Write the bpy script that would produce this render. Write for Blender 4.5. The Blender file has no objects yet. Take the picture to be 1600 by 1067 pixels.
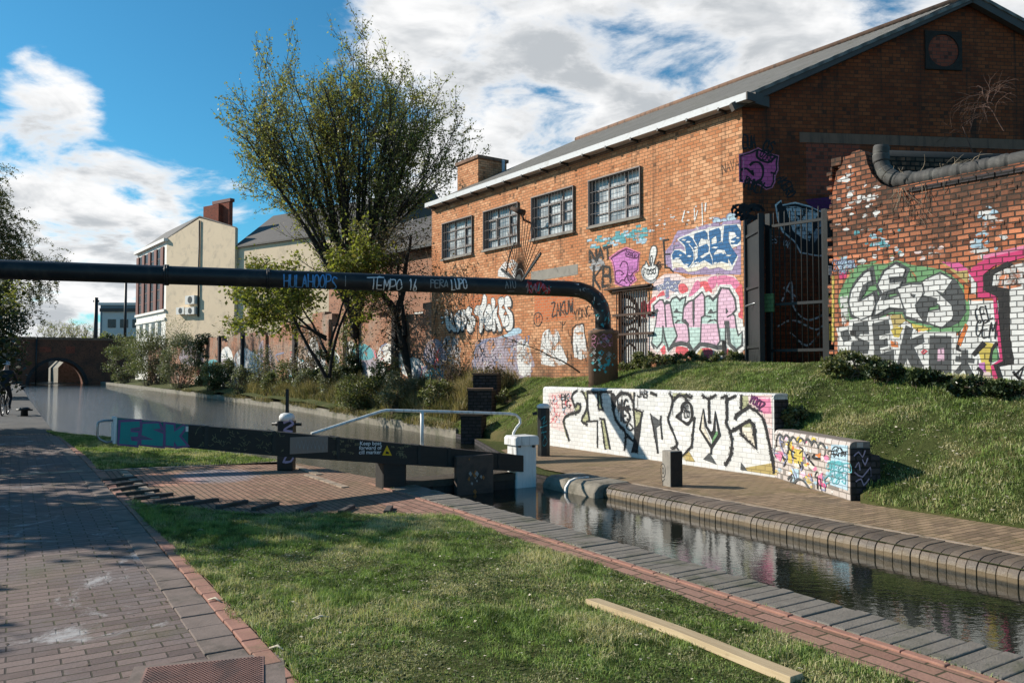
import bpy, bmesh, math, random
import numpy as np
from math import sin, cos, pi, radians, atan2, sqrt
from mathutils import Vector, Matrix
from mathutils.geometry import tessellate_polygon

SC = bpy.context.scene
COL = SC.collection

# ------------------------------------------------------------------ camera
FPX, HORIZON, EYE = 1244.0, 578.0, 1.5
PITCH = math.atan((HORIZON - 533.5) / FPX)
cam_data = bpy.data.cameras.new("camera")
cam_data.sensor_fit = 'HORIZONTAL'
cam_data.sensor_width = 36.0
cam_data.lens = FPX / 1600 * 36.0
cam_data.clip_end = 3000
cam_data.clip_start = 0.05
cam = bpy.data.objects.new("camera", cam_data)
cam.location = (0, 0, EYE)
cam.rotation_euler = (pi / 2 + PITCH, 0, 0)
COL.objects.link(cam)
SC.camera = cam

# ------------------------------------------------------------------ light
SUN_ELEV = radians(29)
SUN_DIR = Vector((-0.971 * cos(SUN_ELEV), 0.239 * cos(SUN_ELEV), sin(SUN_ELEV)))   # towards the sun
SC.view_settings.view_transform = 'Standard'
SC.view_settings.look = 'None'
SC.view_settings.gamma = 1.0
SC.view_settings.use_curve_mapping = False
SC.view_settings.exposure = 0.42
sun_data = bpy.data.lights.new("sun", 'SUN')
sun_data.energy = 5.0
sun_data.angle = radians(0.53)
sun_data.color = (1.0, 0.93, 0.82)
sun = bpy.data.objects.new("sun", sun_data)
sun.rotation_euler = SUN_DIR.to_track_quat('Z', 'Y').to_euler()
sun.location = (-20, 0, 30)
COL.objects.link(sun)

def ray(px, py):
    u = (px - 800.0) / FPX
    v = (533.5 - py) / FPX
    return Vector((u, cos(PITCH) - v * sin(PITCH), sin(PITCH) + v * cos(PITCH)))

def build_world():
    w = bpy.data.worlds.new("World")
    SC.world = w
    w.use_nodes = True
    nt = w.node_tree
    nt.nodes.clear()
    N, L = nt.nodes, nt.links
    out = N.new('ShaderNodeOutputWorld')
    bg = N.new('ShaderNodeBackground')
    sky = N.new('ShaderNodeTexSky')
    sky.sky_type = 'NISHITA'
    sky.sun_disc = False
    sky.sun_elevation = SUN_ELEV
    sky.sun_rotation = atan2(SUN_DIR.x, SUN_DIR.y)
    sky.air_density = 1.0
    sky.dust_density = 0.3
    sky.ozone_density = 2.5
    tc = N.new('ShaderNodeTexCoord')

    def vm(op, a, b=None):
        n = N.new('ShaderNodeVectorMath'); n.operation = op
        for i, q in enumerate((a, b)):
            if q is None: continue
            if isinstance(q, (tuple, list, Vector)): n.inputs[i].default_value = tuple(q)
            else: L.new(q, n.inputs[i])
        return n
    def mm(op, a, b=None, c=None, clamp=False):
        n = N.new('ShaderNodeMath'); n.operation = op; n.use_clamp = clamp
        for i, q in enumerate((a, b, c)):
            if q is None: continue
            if isinstance(q, (int, float)): n.inputs[i].default_value = q
            else: L.new(q, n.inputs[i])
        return n.outputs[0]
    d = vm('NORMALIZE', tc.outputs['Generated']).outputs[0]
    sep = N.new('ShaderNodeSeparateXYZ'); L.new(d, sep.inputs[0])
    # flatten the sky dome to a cloud deck: x/(z+k), y/(z+k)
    zz = mm('ADD', mm('MAXIMUM', sep.outputs[2], 0.0), 0.22)
    comb = N.new('ShaderNodeCombineXYZ')
    L.new(mm('DIVIDE', sep.outputs[0], zz), comb.inputs[0])
    L.new(mm('DIVIDE', sep.outputs[1], zz), comb.inputs[1])
    L.new(mm('MULTIPLY', sep.outputs[2], 1.6), comb.inputs[2])
    def noise(scale, detail, rough, vec, dist=0.0):
        n = N.new('ShaderNodeTexNoise')
        n.inputs['Scale'].default_value = scale
        n.inputs['Detail'].default_value = detail
        n.inputs['Roughness'].default_value = rough
        n.inputs['Distortion'].default_value = dist
        L.new(vec, n.inputs['Vector'])
        return n.outputs[0]
    n1 = noise(3.6, 10, 0.60, comb.outputs[0], 0.3)
    n3 = noise(7.0, 6, 0.6, comb.outputs[0], 0.5)
    # cloud banks where the weather of that day put them
    banks = [(1000, 90, .90, .62), (1290, 60, .92, .55), (790, 200, .975, .45), (900, 130, .97, .3), (1250, 120, .95, .3), (1500, 70, .95, .22), (620, 25, .985, .30), (510, 20, .994, .16),
             (200, 255, .988, .36), (30, 235, .992, .36), (325, 268, .992, .30), (120, 335, .992, .22), (180, 345, .995, .26), (130, 385, .993, .24),
             (300, 65, .9965, .40), (80, 140, .9975, .42), (215, 5, .9965, .35), (395, 55, .998, .15), (-350, 200, .9, .35), (1900, 200, .9, .4), (640, 330, .985, .25),
             (430, 90, .985, -.24), (130, 70, .968, -.52), (340, 150, .990, -.30), (620, 170, .990, -.20), (560, 260, .99, -.15), (1590, 5, .996, -.4), (30, 330, .996, -.12)]
    bias = None
    for (px, py, c0, amt) in banks:
        v = ray(px, py).normalized()
        dt = vm('DOT_PRODUCT', d, v).outputs['Value']
        mr = N.new('ShaderNodeMapRange'); mr.interpolation_type = 'SMOOTHSTEP'
        mr.inputs['From Min'].default_value = c0
        mr.inputs['From Max'].default_value = 1.0
        mr.inputs['To Min'].default_value = 0.0
        mr.inputs['To Max'].default_value = amt
        L.new(dt, mr.inputs['Value'])
        bias = mr.outputs[0] if bias is None else mm('ADD', bias, mr.outputs[0])
    # haze of thin cloud towards the horizon
    hz = N.new('ShaderNodeMapRange'); hz.interpolation_type = 'SMOOTHSTEP'
    hz.inputs['From Min'].default_value = 0.15; hz.inputs['From Max'].default_value = -0.02
    hz.inputs['To Min'].default_value = 0.0; hz.inputs['To Max'].default_value = 0.85
    L.new(sep.outputs[2], hz.inputs['Value'])
    dens = mm('ADD', mm('MULTIPLY_ADD', n1, 2.5, -0.93), mm('MULTIPLY', n3, 0.22))
    dens = mm('ADD', dens, mm('MINIMUM', bias, 0.78))
    dens = mm('ADD', dens, hz.outputs[0])
    cov = N.new('ShaderNodeMapRange'); cov.interpolation_type = 'SMOOTHSTEP'
    cov.inputs['From Min'].default_value = 0.72; cov.inputs['From Max'].default_value = 1.22
    L.new(dens, cov.inputs['Value'])
    # thick middles of the clouds are grey underneath
    n4 = noise(2.6, 5, 0.55, comb.outputs[0], 0.4)
    t1 = N.new('ShaderNodeMapRange'); t1.interpolation_type = 'SMOOTHSTEP'
    t1.inputs['From Min'].default_value = 0.36; t1.inputs['From Max'].default_value = 0.60
    L.new(mm('ADD', n4, mm('MULTIPLY_ADD', n3, 0.30, -0.15)), t1.inputs['Value'])
    t2 = N.new('ShaderNodeMapRange'); t2.interpolation_type = 'SMOOTHSTEP'
    t2.inputs['From Min'].default_value = 0.95; t2.inputs['From Max'].default_value = 1.35
    L.new(dens, t2.inputs['Value'])
    thick = N.new('ShaderNodeMath'); thick.operation = 'MULTIPLY'
    L.new(t1.outputs[0], thick.inputs[0]); L.new(t2.outputs[0], thick.inputs[1])
    ccol = N.new('ShaderNodeMix'); ccol.data_type = 'RGBA'
    ccol.inputs['A'].default_value = (7.7, 7.7, 7.7, 1)
    ccol.inputs['B'].default_value = (4.0, 4.25, 4.5, 1)
    L.new(thick.outputs[0], ccol.inputs['Factor'])
    # blue sky a little deeper than the model gives
    tint = N.new('ShaderNodeMix'); tint.data_type = 'RGBA'; tint.blend_type = 'MULTIPLY'
    tint.inputs['Factor'].default_value = 1.0
    tint.inputs['B'].default_value = (0.30, 0.82, 0.95, 1)
    L.new(sky.outputs[0], tint.inputs['A'])
    mx = N.new('ShaderNodeMix'); mx.data_type = 'RGBA'
    L.new(cov.outputs[0], mx.inputs['Factor'])
    L.new(tint.outputs['Result'], mx.inputs['A'])
    L.new(ccol.outputs['Result'], mx.inputs['B'])
    L.new(mx.outputs['Result'], bg.inputs['Color'])
    bg.inputs['Strength'].default_value = 0.10
    L.new(bg.outputs[0], out.inputs['Surface'])
build_world()

# ------------------------------------------------------------------ frames
ANG = radians(32.1)
DV = Vector((-sin(ANG), cos(ANG), 0))      # along the canal, away from the camera  (s)
NV = Vector((cos(ANG), sin(ANG), 0))       # across the canal to the right          (p)
CANAL = Matrix.Rotation(ANG, 4, 'Z')       # local (p, s, z) -> world

def G(px, py, z=0.0):
    """ground point under a pixel measured on the photograph"""
    r = ray(px, py)
    t = (z - EYE) / r.z
    return Vector((r.x * t, r.y * t, z))

def DP(px, py, Y):
    r = ray(px, py)
    t = Y / r.y
    return Vector((r.x * t, Y, EYE + r.z * t))

def PS(px, py, z=0.0):
    w = G(px, py, z)
    return (w.dot(NV), w.dot(DV))

def W(p, s, z=0.0):
    return NV * p + DV * s + Vector((0, 0, z))

class Frame:
    """upright plane: local x along u, local z up, local y = outward normal"""
    def __init__(self, origin, u):
        u = Vector((u[0], u[1], 0)).normalized()
        self.u = u
        self.n = Vector((-u.y, u.x, 0))
        self.o = Vector((origin[0], origin[1], 0))
        self.mat = Matrix(((u.x, self.n.x, 0, self.o.x), (u.y, self.n.y, 0, self.o.y), (0, 0, 1, 0), (0, 0, 0, 1)))
    def px(self, px, py, off=0.0):
        r = ray(px, py)
        c = Vector((0, 0, EYE)) - self.o
        t = (off - c.dot(self.n)) / r.dot(self.n)
        q = c + r * t
        return (q.dot(self.u), q.z)
    def w(self, x, y, z):
        return self.o + self.u * x + self.n * y + Vector((0, 0, z))

def ZF(ox, oy, sc):
    return lambda pts: [(ox + x / sc, oy + y / sc) for (x, y) in pts]

# ------------------------------------------------------------------ mesh helpers
class MB:
    def __init__(self):
        self.v, self.f, self.m = [], [], []
        self.sm = []
    def add(self, vs, fs, mi=0, smooth=False):
        b = len(self.v)
        self.v.extend([tuple(q) for q in vs])
        for f in fs:
            self.f.append([b + i for i in f]); self.m.append(mi); self.sm.append(smooth)
    def hexa(self, a, mi=0):
        """8 points: bottom ring 0-3, top ring 4-7"""
        self.add(a, [(3, 2, 1, 0), (4, 5, 6, 7), (0, 1, 5, 4), (1, 2, 6, 5), (2, 3, 7, 6), (3, 0, 4, 7)], mi)
    def box(self, x0, x1, y0, y1, z0, z1, mi=0):
        self.hexa([(x0, y0, z0), (x1, y0, z0), (x1, y1, z0), (x0, y1, z0), (x0, y0, z1), (x1, y0, z1), (x1, y1, z1), (x0, y1, z1)], mi)
    def bar(self, a, b, w, h, mi=0, up=(0, 0, 1)):
        a, b = Vector(a), Vector(b)
        d = (b - a).normalized()
        upv = Vector(up)
        if abs(d.dot(upv)) > 0.98: upv = Vector((0, 1, 0))
        sd = d.cross(upv).normalized() * (w / 2)
        tp = sd.cross(d).normalized() * (h / 2)
        self.hexa([a - sd - tp, a + sd - tp, b + sd - tp, b - sd - tp, a - sd + tp, a + sd + tp, b + sd + tp, b - sd + tp], mi)
    def tube(self, pts, rad, n=8, mi=0, caps=True, smooth=True):
        pts = [Vector(q) for q in pts]
        if isinstance(rad, (int, float)): rad = [rad] * len(pts)
        b = len(self.v)
        prev = None
        for i, q in enumerate(pts):
            if i == 0: d = pts[1] - q
            elif i == len(pts) - 1: d = q - pts[i - 1]
            else: d = (pts[i + 1] - q).normalized() + (q - pts[i - 1]).normalized()
            if d.length < 1e-9: d = Vector((0, 0, 1))
            d.normalize()
            if prev is None:
                a = Vector((0, 0, 1)) if abs(d.z) < 0.9 else Vector((1, 0, 0))
                x = d.cross(a).normalized()
            else:
                x = (prev - d * prev.dot(d))
                x = x.normalized() if x.length > 1e-6 else d.orthogonal().normalized()
            prev = x
            y = d.cross(x)
            for k in range(n):
                t = 2 * pi * k / n
                self.v.append(tuple(q + (x * cos(t) + y * sin(t)) * rad[i]))
        for i in range(len(pts) - 1):
            for k in range(n):
                k2 = (k + 1) % n
                self.f.append([b + i * n + k, b + i * n + k2, b + (i + 1) * n + k2, b + (i + 1) * n + k])
                self.m.append(mi); self.sm.append(smooth)
        if caps:
            self.f.append([b + k for k in range(n)][::-1]); self.m.append(mi); self.sm.append(False)
            e = b + (len(pts) - 1) * n
            self.f.append([e + k for k in range(n)]); self.m.append(mi); self.sm.append(False)
    def lathe(self, c, prof, n=20, mi=0, smooth=True):
        """prof: (radius, z) from bottom to top"""
        b = len(self.v)
        for (r, z) in prof:
            for k in range(n):
                t = 2 * pi * k / n
                self.v.append((c[0] + r * cos(t), c[1] + r * sin(t), c[2] + z))
        for i in range(len(prof) - 1):
            for k in range(n):
                k2 = (k + 1) % n
                self.f.append([b + i * n + k, b + i * n + k2, b + (i + 1) * n + k2, b + (i + 1) * n + k]); self.m.append(mi); self.sm.append(smooth)
        self.f.append([b + k for k in range(n)][::-1]); self.m.append(mi); self.sm.append(False)
        e = b + (len(prof) - 1) * n
        self.f.append([e + k for k in range(n)]); self.m.append(mi); self.sm.append(False)
    def prism(self, poly, fn, y0, y1, mi=0):
        """poly in 2D; fn(x, z, y) -> 3D; extruded between y0 and y1 (closed solid)"""
        n = len(poly)
        b = len(self.v)
        for y in (y0, y1):
            for (x, z) in poly: self.v.append(tuple(fn(x, z, y)))
        tris = tessellate_polygon([[Vector((x, z, 0)) for (x, z) in poly]])
        for t in tris:
            self.f.append([b + i for i in t]); self.m.append(mi); self.sm.append(False)
            self.f.append([b + n + i for i in t][::-1]); self.m.append(mi); self.sm.append(False)
        for i in range(n):
            j = (i + 1) % n
            self.f.append([b + i, b + j, b + n + j, b + n + i]); self.m.append(mi); self.sm.append(False)
    def build(self, name, mats, parent=None, matrix=None, fix=True, bevel=0.0, local=False):
        me = bpy.data.meshes.new(name)
        me.from_pydata(self.v, [], self.f)
        if not isinstance(mats, (list, tuple)): mats = [mats]
        for q in mats: me.materials.append(q)
        me.polygons.foreach_set('material_index', self.m)
        me.polygons.foreach_set('use_smooth', self.sm)
        if fix:
            bm = bmesh.new(); bm.from_mesh(me)
            bmesh.ops.recalc_face_normals(bm, faces=bm.faces)
            bm.to_mesh(me); bm.free()
        me.update()
        o = bpy.data.objects.new(name, me)
        COL.objects.link(o)
        if matrix is not None: o.matrix_world = matrix
        if parent is not None:
            o.parent = parent
            if not local:
                pw = parent.get('_w')
                o.matrix_parent_inverse = WORLD[parent.name].inverted()
        WORLD[o.name] = matrix.copy() if matrix is not None else Matrix()
        if bevel:
            md = o.modifiers.new("edge_wear", 'BEVEL'); md.width = bevel; md.segments = 2; md.limit_method = 'ANGLE'
        return o

WORLD = {}
def raw_mesh(name, verts, faces_flat, nper, mats, parent=None, smooth=False):
    """fast mesh: verts (N,3) array; faces given as a flat index array with nper corners each"""
    me = bpy.data.meshes.new(name)
    nv = len(verts); nf = len(faces_flat) // nper
    me.vertices.add(nv); me.loops.add(nf * nper); me.polygons.add(nf)
    me.vertices.foreach_set('co', np.asarray(verts, dtype=np.float32).ravel())
    me.loops.foreach_set('vertex_index', np.asarray(faces_flat, dtype=np.int32))
    me.polygons.foreach_set('loop_start', np.arange(0, nf * nper, nper, dtype=np.int32))
    me.polygons.foreach_set('loop_total', np.full(nf, nper, dtype=np.int32))
    if not isinstance(mats, (list, tuple)): mats = [mats]
    for q in mats: me.materials.append(q)
    if smooth: me.polygons.foreach_set('use_smooth', np.ones(nf, dtype=bool))
    me.update(calc_edges=True)
    o = bpy.data.objects.new(name, me)
    COL.objects.link(o)
    WORLD[o.name] = Matrix()
    if parent is not None:
        o.parent = parent
        o.matrix_parent_inverse = WORLD[parent.name].inverted()
    return o

def thing(name, label, cat, loc=(0, 0, 0), group=None):
    o = bpy.data.objects.new(name, None)
    o.empty_display_size = 0.2
    COL.objects.link(o)
    o.location = loc
    WORLD[o.name] = Matrix.Translation(Vector(loc))
    return tag(o, label, cat, group)
def tag(o, label, cat, group=None, kind=None):
    o['label'] = label; o['category'] = cat
    if group: o['group'] = group
    if kind: o['kind'] = kind
    return o
def struct(o, label=None, cat=None):
    o['kind'] = 'structure'
    if label: o['label'] = label
    if cat: o['category'] = cat
    return o
def copy_thing(root, loc, label=None, rotz=None, scale=None):
    """a copy of a thing with copies of its parts and their sub-parts"""
    def rec(o, par):
        c = o.copy(); COL.objects.link(c)
        WORLD[c.name] = WORLD.get(o.name, Matrix()).copy()
        if par is not None: c.parent = par
        for ch in o.children: rec(ch, c)
        return c
    r = rec(root, None)
    r.location = loc
    if rotz is not None: r.rotation_euler[2] = rotz
    if scale is not None: r.scale = (scale,) * 3 if isinstance(scale, (int, float)) else scale
    if label: r['label'] = label
    return r

def catmull(pts, closed=True, k=5):
    out = []
    n = len(pts)
    rng = range(n) if closed else range(n - 1)
    for i in rng:
        if closed: p0, p1, p2, p3 = pts[i - 1], pts[i], pts[(i + 1) % n], pts[(i + 2) % n]
        else: p0, p1, p2, p3 = pts[max(i - 1, 0)], pts[i], pts[i + 1], pts[min(i + 2, n - 1)]
        for j in range(k):
            t = j / k; t2 = t * t; t3 = t2 * t
            out.append(tuple(0.5 * ((2 * p1[a]) + (-p0[a] + p2[a]) * t + (2 * p0[a] - 5 * p1[a] + 4 * p2[a] - p3[a]) * t2 +
                                    (-p0[a] + 3 * p1[a] - 3 * p2[a] + p3[a]) * t3) for a in (0, 1)))
    if not closed: out.append(tuple(pts[-1]))
    return out
# ------------------------------------------------------------------ materials
class NT:
    def __init__(self, name):
        self.mat = bpy.data.materials.new(name)
        self.mat.use_nodes = True
        self.t = self.mat.node_tree
        self.t.nodes.clear()
        self.out = self.t.nodes.new('ShaderNodeOutputMaterial')
    def n(self, typ, **kw):
        x = self.t.nodes.new(typ)
        for k, v in kw.items(): setattr(x, k, v)
        return x
    def set(self, sock, v):
        if isinstance(v, bpy.types.NodeSocket): self.t.links.new(v, sock)
        elif isinstance(v, (int, float)):
            try: sock.default_value = v
            except TypeError: sock.default_value = (v, v, v, 1)[:len(sock.default_value)]
        else:
            v = tuple(v)
            if len(sock.default_value) == 4 and len(v) == 3: v = v + (1.0,)
            sock.default_value = v
    def math(self, op, a, b=0.0, c=0.0, clamp=False):
        x = self.n('ShaderNodeMath', operation=op, use_clamp=clamp)
        self.set(x.inputs[0], a); self.set(x.inputs[1], b); self.set(x.inputs[2], c)
        return x.outputs[0]
    def mix(self, f, a, b, blend='MIX'):
        x = self.n('ShaderNodeMix', data_type='RGBA', blend_type=blend)
        self.set(x.inputs['Factor'], f); self.set(x.inputs['A'], a); self.set(x.inputs['B'], b)
        return x.outputs['Result']
    def noise(self, scale, detail=4, rough=0.55, vec=None, dist=0.0):
        x = self.n('ShaderNodeTexNoise')
        x.inputs['Scale'].default_value = scale; x.inputs['Detail'].default_value = detail
        x.inputs['Roughness'].default_value = rough; x.inputs['Distortion'].default_value = dist
        if vec is not None: self.t.links.new(vec, x.inputs['Vector'])
        return x.outputs[0]
    def ramp(self, v, a, b, lo=0.0, hi=1.0):
        x = self.n('ShaderNodeMapRange', interpolation_type='SMOOTHSTEP')
        self.set(x.inputs['Value'], v)
        x.inputs['From Min'].default_value = a; x.inputs['From Max'].default_value = b
        x.inputs['To Min'].default_value = lo; x.inputs['To Max'].default_value = hi
        return x.outputs[0]
    def obj(self):
        return self.n('ShaderNodeTexCoord').outputs['Object']
    def geo(self, s):
        return self.n('ShaderNodeNewGeometry').outputs[s]
    def island(self):
        return self.geo('Random Per Island')
    def wallvec(self):
        """(x+y, z) of the object's own space: course lines follow the wall whichever face they lie on"""
        s = self.n('ShaderNodeSeparateXYZ'); self.t.links.new(self.obj(), s.inputs[0])
        c = self.n('ShaderNodeCombineXYZ')
        self.t.links.new(self.math('ADD', s.outputs[0], s.outputs[1]), c.inputs[0])
        self.t.links.new(s.outputs[2], c.inputs[1])
        return c.outputs[0]
    def bump(self, h, strength=0.5, dist=0.01, normal=None):
        b = self.n('ShaderNodeBump')
        b.inputs['Strength'].default_value = strength; b.inputs['Distance'].default_value = dist
        self.set(b.inputs['Height'], h)
        if normal is not None: self.t.links.new(normal, b.inputs['Normal'])
        return b.outputs[0]
    def pbr(self, color, rough=0.8, normal=None, metal=0.0, spec=0.4, **kw):
        p = self.n('ShaderNodeBsdfPrincipled')
        self.set(p.inputs['Base Color'], color); self.set(p.inputs['Roughness'], rough); self.set(p.inputs['Metallic'], metal)
        p.inputs['Specular IOR Level'].default_value = spec
        if normal is not None: self.t.links.new(normal, p.inputs['Normal'])
        for k, v in kw.items(): self.set(p.inputs[k.replace('_', ' ')], v)
        return p.outputs[0]
    def done(self, sh):
        self.t.links.new(sh, self.out.inputs['Surface'])
        return self.mat

def brick_nodes(k, vec, bw=0.165, bh=0.075, mort=0.009, seed=0.0, wob=0.006):
    """returns (mortar mask, random value per brick)"""
    # a little wobble so that no course is ruler straight
    nz = k.n('ShaderNodeTexNoise'); nz.inputs['Scale'].default_value = 2.3; nz.inputs['Detail'].default_value = 2
    k.t.links.new(vec, nz.inputs['Vector'])
    sub = k.n('ShaderNodeVectorMath', operation='SUBTRACT'); k.t.links.new(nz.outputs['Color'], sub.inputs[0]); sub.inputs[1].default_value = (.5, .5, .5)
    scl = k.n('ShaderNodeVectorMath', operation='SCALE'); k.t.links.new(sub.outputs[0], scl.inputs[0]); scl.inputs['Scale'].default_value = wob * 2
    add = k.n('ShaderNodeVectorMath', operation='ADD'); k.t.links.new(vec, add.inputs[0]); k.t.links.new(scl.outputs[0], add.inputs[1])
    b = k.n('ShaderNodeTexBrick')
    k.t.links.new(add.outputs[0], b.inputs['Vector'])
    b.inputs['Scale'].default_value = 1.0
    b.inputs['Brick Width'].default_value = bw; b.inputs['Row Height'].default_value = bh
    b.inputs['Mortar Size'].default_value = mort; b.inputs['Mortar Smooth'].default_value = 0.35
    b.inputs['Color1'].default_value = (0, 0, 0, 1); b.inputs['Color2'].default_value = (1, 1, 1, 1)
    b.inputs['Mortar'].default_value = (0.5, 0.5, 0.5, 1)
    b.inputs['Bias'].default_value = 0.0
    return b.outputs['Fac'], b.outputs['Color']

def wavefade(k, z0, z1):
    s = k.n('ShaderNodeSeparateXYZ'); k.t.links.new(k.obj(), s.inputs[0])
    return k.ramp(s.outputs[2], z0, z1)

def brick_mat(name, cols, mortar, dark=(0.03, 0.025, 0.02), stain=0.35, mort=0.009, bump=0.6, bw=0.165, bh=0.075, wob=0.006, vec=None,
              damp=None, streak=0.0, darkbricks=0.12, lime=0.0):
    k = NT(name)
    v = k.wallvec() if vec is None else vec(k)
    fac, rnd = brick_nodes(k, v, bw, bh, mort, wob=wob)
    c = k.mix(rnd, cols[0], cols[1])
    big = k.noise(0.7, 5, 0.6, v)
    c = k.mix(k.ramp(big, 0.42, 0.68), c, cols[2])
    fine = k.noise(38, 3, 0.6, v)
    c = k.mix(0.55, c, k.mix(fine, (0.45, 0.45, 0.45), (1.25, 1.25, 1.25)), 'MULTIPLY')
    # scattered burnt bricks
    cell = k.n('ShaderNodeTexWhiteNoise', noise_dimensions='2D')
    snap = k.n('ShaderNodeVectorMath', operation='SNAP'); k.t.links.new(v, snap.inputs[0]); snap.inputs[1].default_value = (bw / 2, bh, 1)
    k.t.links.new(snap.outputs[0], cell.inputs['Vector'])
    c = k.mix(k.math('MULTIPLY', k.math('LESS_THAN', cell.outputs['Value'], darkbricks), 0.6), c, dark)
    mc = k.mix(k.noise(9, 3, 0.6, v), mortar, tuple(q * 0.55 for q in mortar))
    c = k.mix(fac, c, mc)
    st = k.noise(1.6, 6, 0.68, v, 0.4)
    c = k.mix(k.math('MULTIPLY', k.ramp(st, 0.52, 0.78), stain), c, dark)
    if lime:
        ln = k.noise(2.7, 7, 0.7, v, 0.8)
        c = k.mix(k.math('MULTIPLY', k.ramp(ln, 0.58, 0.75), lime), c, (0.55, 0.5, 0.44))
    if streak:
        s = k.n('ShaderNodeMapping'); s.inputs['Scale'].default_value = (2.2, 0.13, 1); k.t.links.new(v, s.inputs['Vector'])
        sn = k.noise(1.0, 6, 0.7, s.outputs[0])
        c = k.mix(k.math('MULTIPLY', k.ramp(sn, 0.53, 0.66), streak), c, dark)
    if damp:
        f = wavefade(k, damp[1], damp[0])
        f = k.math('MULTIPLY', f, k.ramp(k.noise(1.3, 5, 0.6, v), 0.3, 0.6))
        c = k.mix(k.math('MULTIPLY', f, 0.8), c, (0.045, 0.036, 0.028))
    h = k.math('ADD', k.math('MULTIPLY', fac, -1.0), k.math('MULTIPLY', fine, 0.35))
    h = k.math('ADD', h, k.math('MULTIPLY', rnd, 0.25))
    return k.done(k.pbr(c, 0.9, k.bump(h, bump, 0.012), spec=0.2))

def paint_mat(name, col, wear=0.5, mortar=0.55, bw=0.165, bh=0.075, mort=0.009, brick=True, rough=0.75, vary=0.18, edge=0.12, wscale=3.0, wob=0.006, mdark=0.3):
    """sprayed paint lying on brickwork: mortar courses show through it, worn patches let the brick show"""
    k = NT(name)
    v = k.wallvec()
    c = k.mix(k.noise(7, 4, 0.6, v), tuple(q * (1 - vary) for q in col), tuple(min(q * (1 + vary), 0.95) for q in col))
    nrm = None
    worn = k.noise(wscale, 8, 0.72, v, 0.6)
    if brick:
        fac, rnd = brick_nodes(k, v, bw, bh, mort, wob=wob)
        c = k.mix(k.math('MULTIPLY', fac, mortar), c, tuple(q * mdark + 0.015 for q in col))
        c = k.mix(0.18, c, rnd, 'MULTIPLY')
        fine = k.noise(38, 3, 0.6, v)
        h = k.math('ADD', k.math('MULTIPLY', fac, -1.0), k.math('MULTIPLY', fine, 0.3))
        nrm = k.bump(h, 0.5, 0.012)
        worn = k.math('ADD', worn, k.math('MULTIPLY', rnd, 0.10))
        worn = k.math('ADD', worn, k.math('MULTIPLY', fac, 0.05))
    dirt = k.noise(14, 5, 0.65, v)
    c = k.mix(k.math('MULTIPLY', k.ramp(dirt, 0.5, 0.8), 0.35), c, (0.1, 0.085, 0.07))
    p = k.pbr(c, rough, nrm, spec=0.3)
    if wear > 0:
        tr = k.n('ShaderNodeBsdfTransparent')
        m = k.n('ShaderNodeMixShader')
        a = k.ramp(worn, 0.86 - wear * 0.5, 0.86 - wear * 0.5 + edge)
        k.t.links.new(a, m.inputs[0]); k.t.links.new(p, m.inputs[1]); k.t.links.new(tr.outputs[0], m.inputs[2])
        return k.done(m.outputs[0])
    return k.done(p)

def plain(name, col, rough=0.6, var=0.3, scale=6.0, bump=0.15, metal=0.0, spec=0.4, dirt=None, dscale=3.0, bdist=0.004, streak=False):
    k = NT(name)
    v = k.obj()
    n = k.noise(scale, 5, 0.6, v)
    c = k.mix(n, tuple(q * (1 - var) for q in col), tuple(min(q * (1 + var), 1) for q in col))
    if dirt is not None:
        if streak:
            mp = k.n('ShaderNodeMapping'); mp.inputs['Scale'].default_value = (3, 3, 0.25); k.t.links.new(v, mp.inputs['Vector'])
            dn = k.noise(dscale, 6, 0.7, mp.outputs[0])
        else: dn = k.noise(dscale, 6, 0.7, v, 0.5)
        c = k.mix(k.math('MULTIPLY', k.ramp(dn, 0.47, 0.7), 0.8), c, dirt)
    f = k.noise(scale * 9, 3, 0.6, v)
    nr = k.bump(k.math('ADD', f, n), bump, bdist)
    rg = k.math('MULTIPLY_ADD', f, 0.25, rough - 0.12)
    return k.done(k.pbr(c, rg, nr, metal=metal, spec=spec))

def leaf_mat(name, c1, c2, c3=None, trans=0.35, rough=0.5):
    k = NT(name)
    r = k.island()
    c = k.mix(r, c1, c2)
    if c3 is not None: c = k.mix(k.ramp(k.math('FRACT', k.math('MULTIPLY', r, 7.31)), 0.7, 0.95), c, c3)
    p = k.pbr(c, rough, spec=0.35)
    t = k.n('ShaderNodeBsdfTranslucent'); k.set(t.inputs['Color'], k.mix(1.0, c, (1.1, 1.25, 0.7), 'MULTIPLY'))
    m = k.n('ShaderNodeMixShader'); m.inputs[0].default_value = trans
    k.t.links.new(p, m.inputs[1]); k.t.links.new(t.outputs[0], m.inputs[2])
    return k.done(m.outputs[0])

M = {}
# brickwork
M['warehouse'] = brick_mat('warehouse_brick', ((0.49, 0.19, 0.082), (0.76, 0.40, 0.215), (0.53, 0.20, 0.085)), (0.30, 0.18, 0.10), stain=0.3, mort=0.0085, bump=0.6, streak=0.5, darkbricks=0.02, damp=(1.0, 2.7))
M['warehouse_gable'] = brick_mat('shaded_gable_brick', ((0.21, 0.050, 0.018), (0.34, 0.092, 0.033), (0.12, 0.032, 0.016)), (0.09, 0.05, 0.03), stain=0.85, mort=0.008, bump=0.5, streak=0.75, darkbricks=0.04)  # same bricks as the side wall, with the gable's shade darkened into the colour
M['infill'] = brick_mat('infill_brick', ((0.52, 0.14, 0.055), (0.60, 0.19, 0.075), (0.48, 0.14, 0.05)), (0.5, 0.32, 0.2), stain=0.2, mort=0.008, bump=0.4, darkbricks=0.02)
M['infill_dark'] = brick_mat('dark_infill_brick', ((0.30, 0.07, 0.04), (0.38, 0.095, 0.05), (0.26, 0.06, 0.035)), (0.12, 0.08, 0.06), stain=0.4, mort=0.008, bump=0.4)
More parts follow.
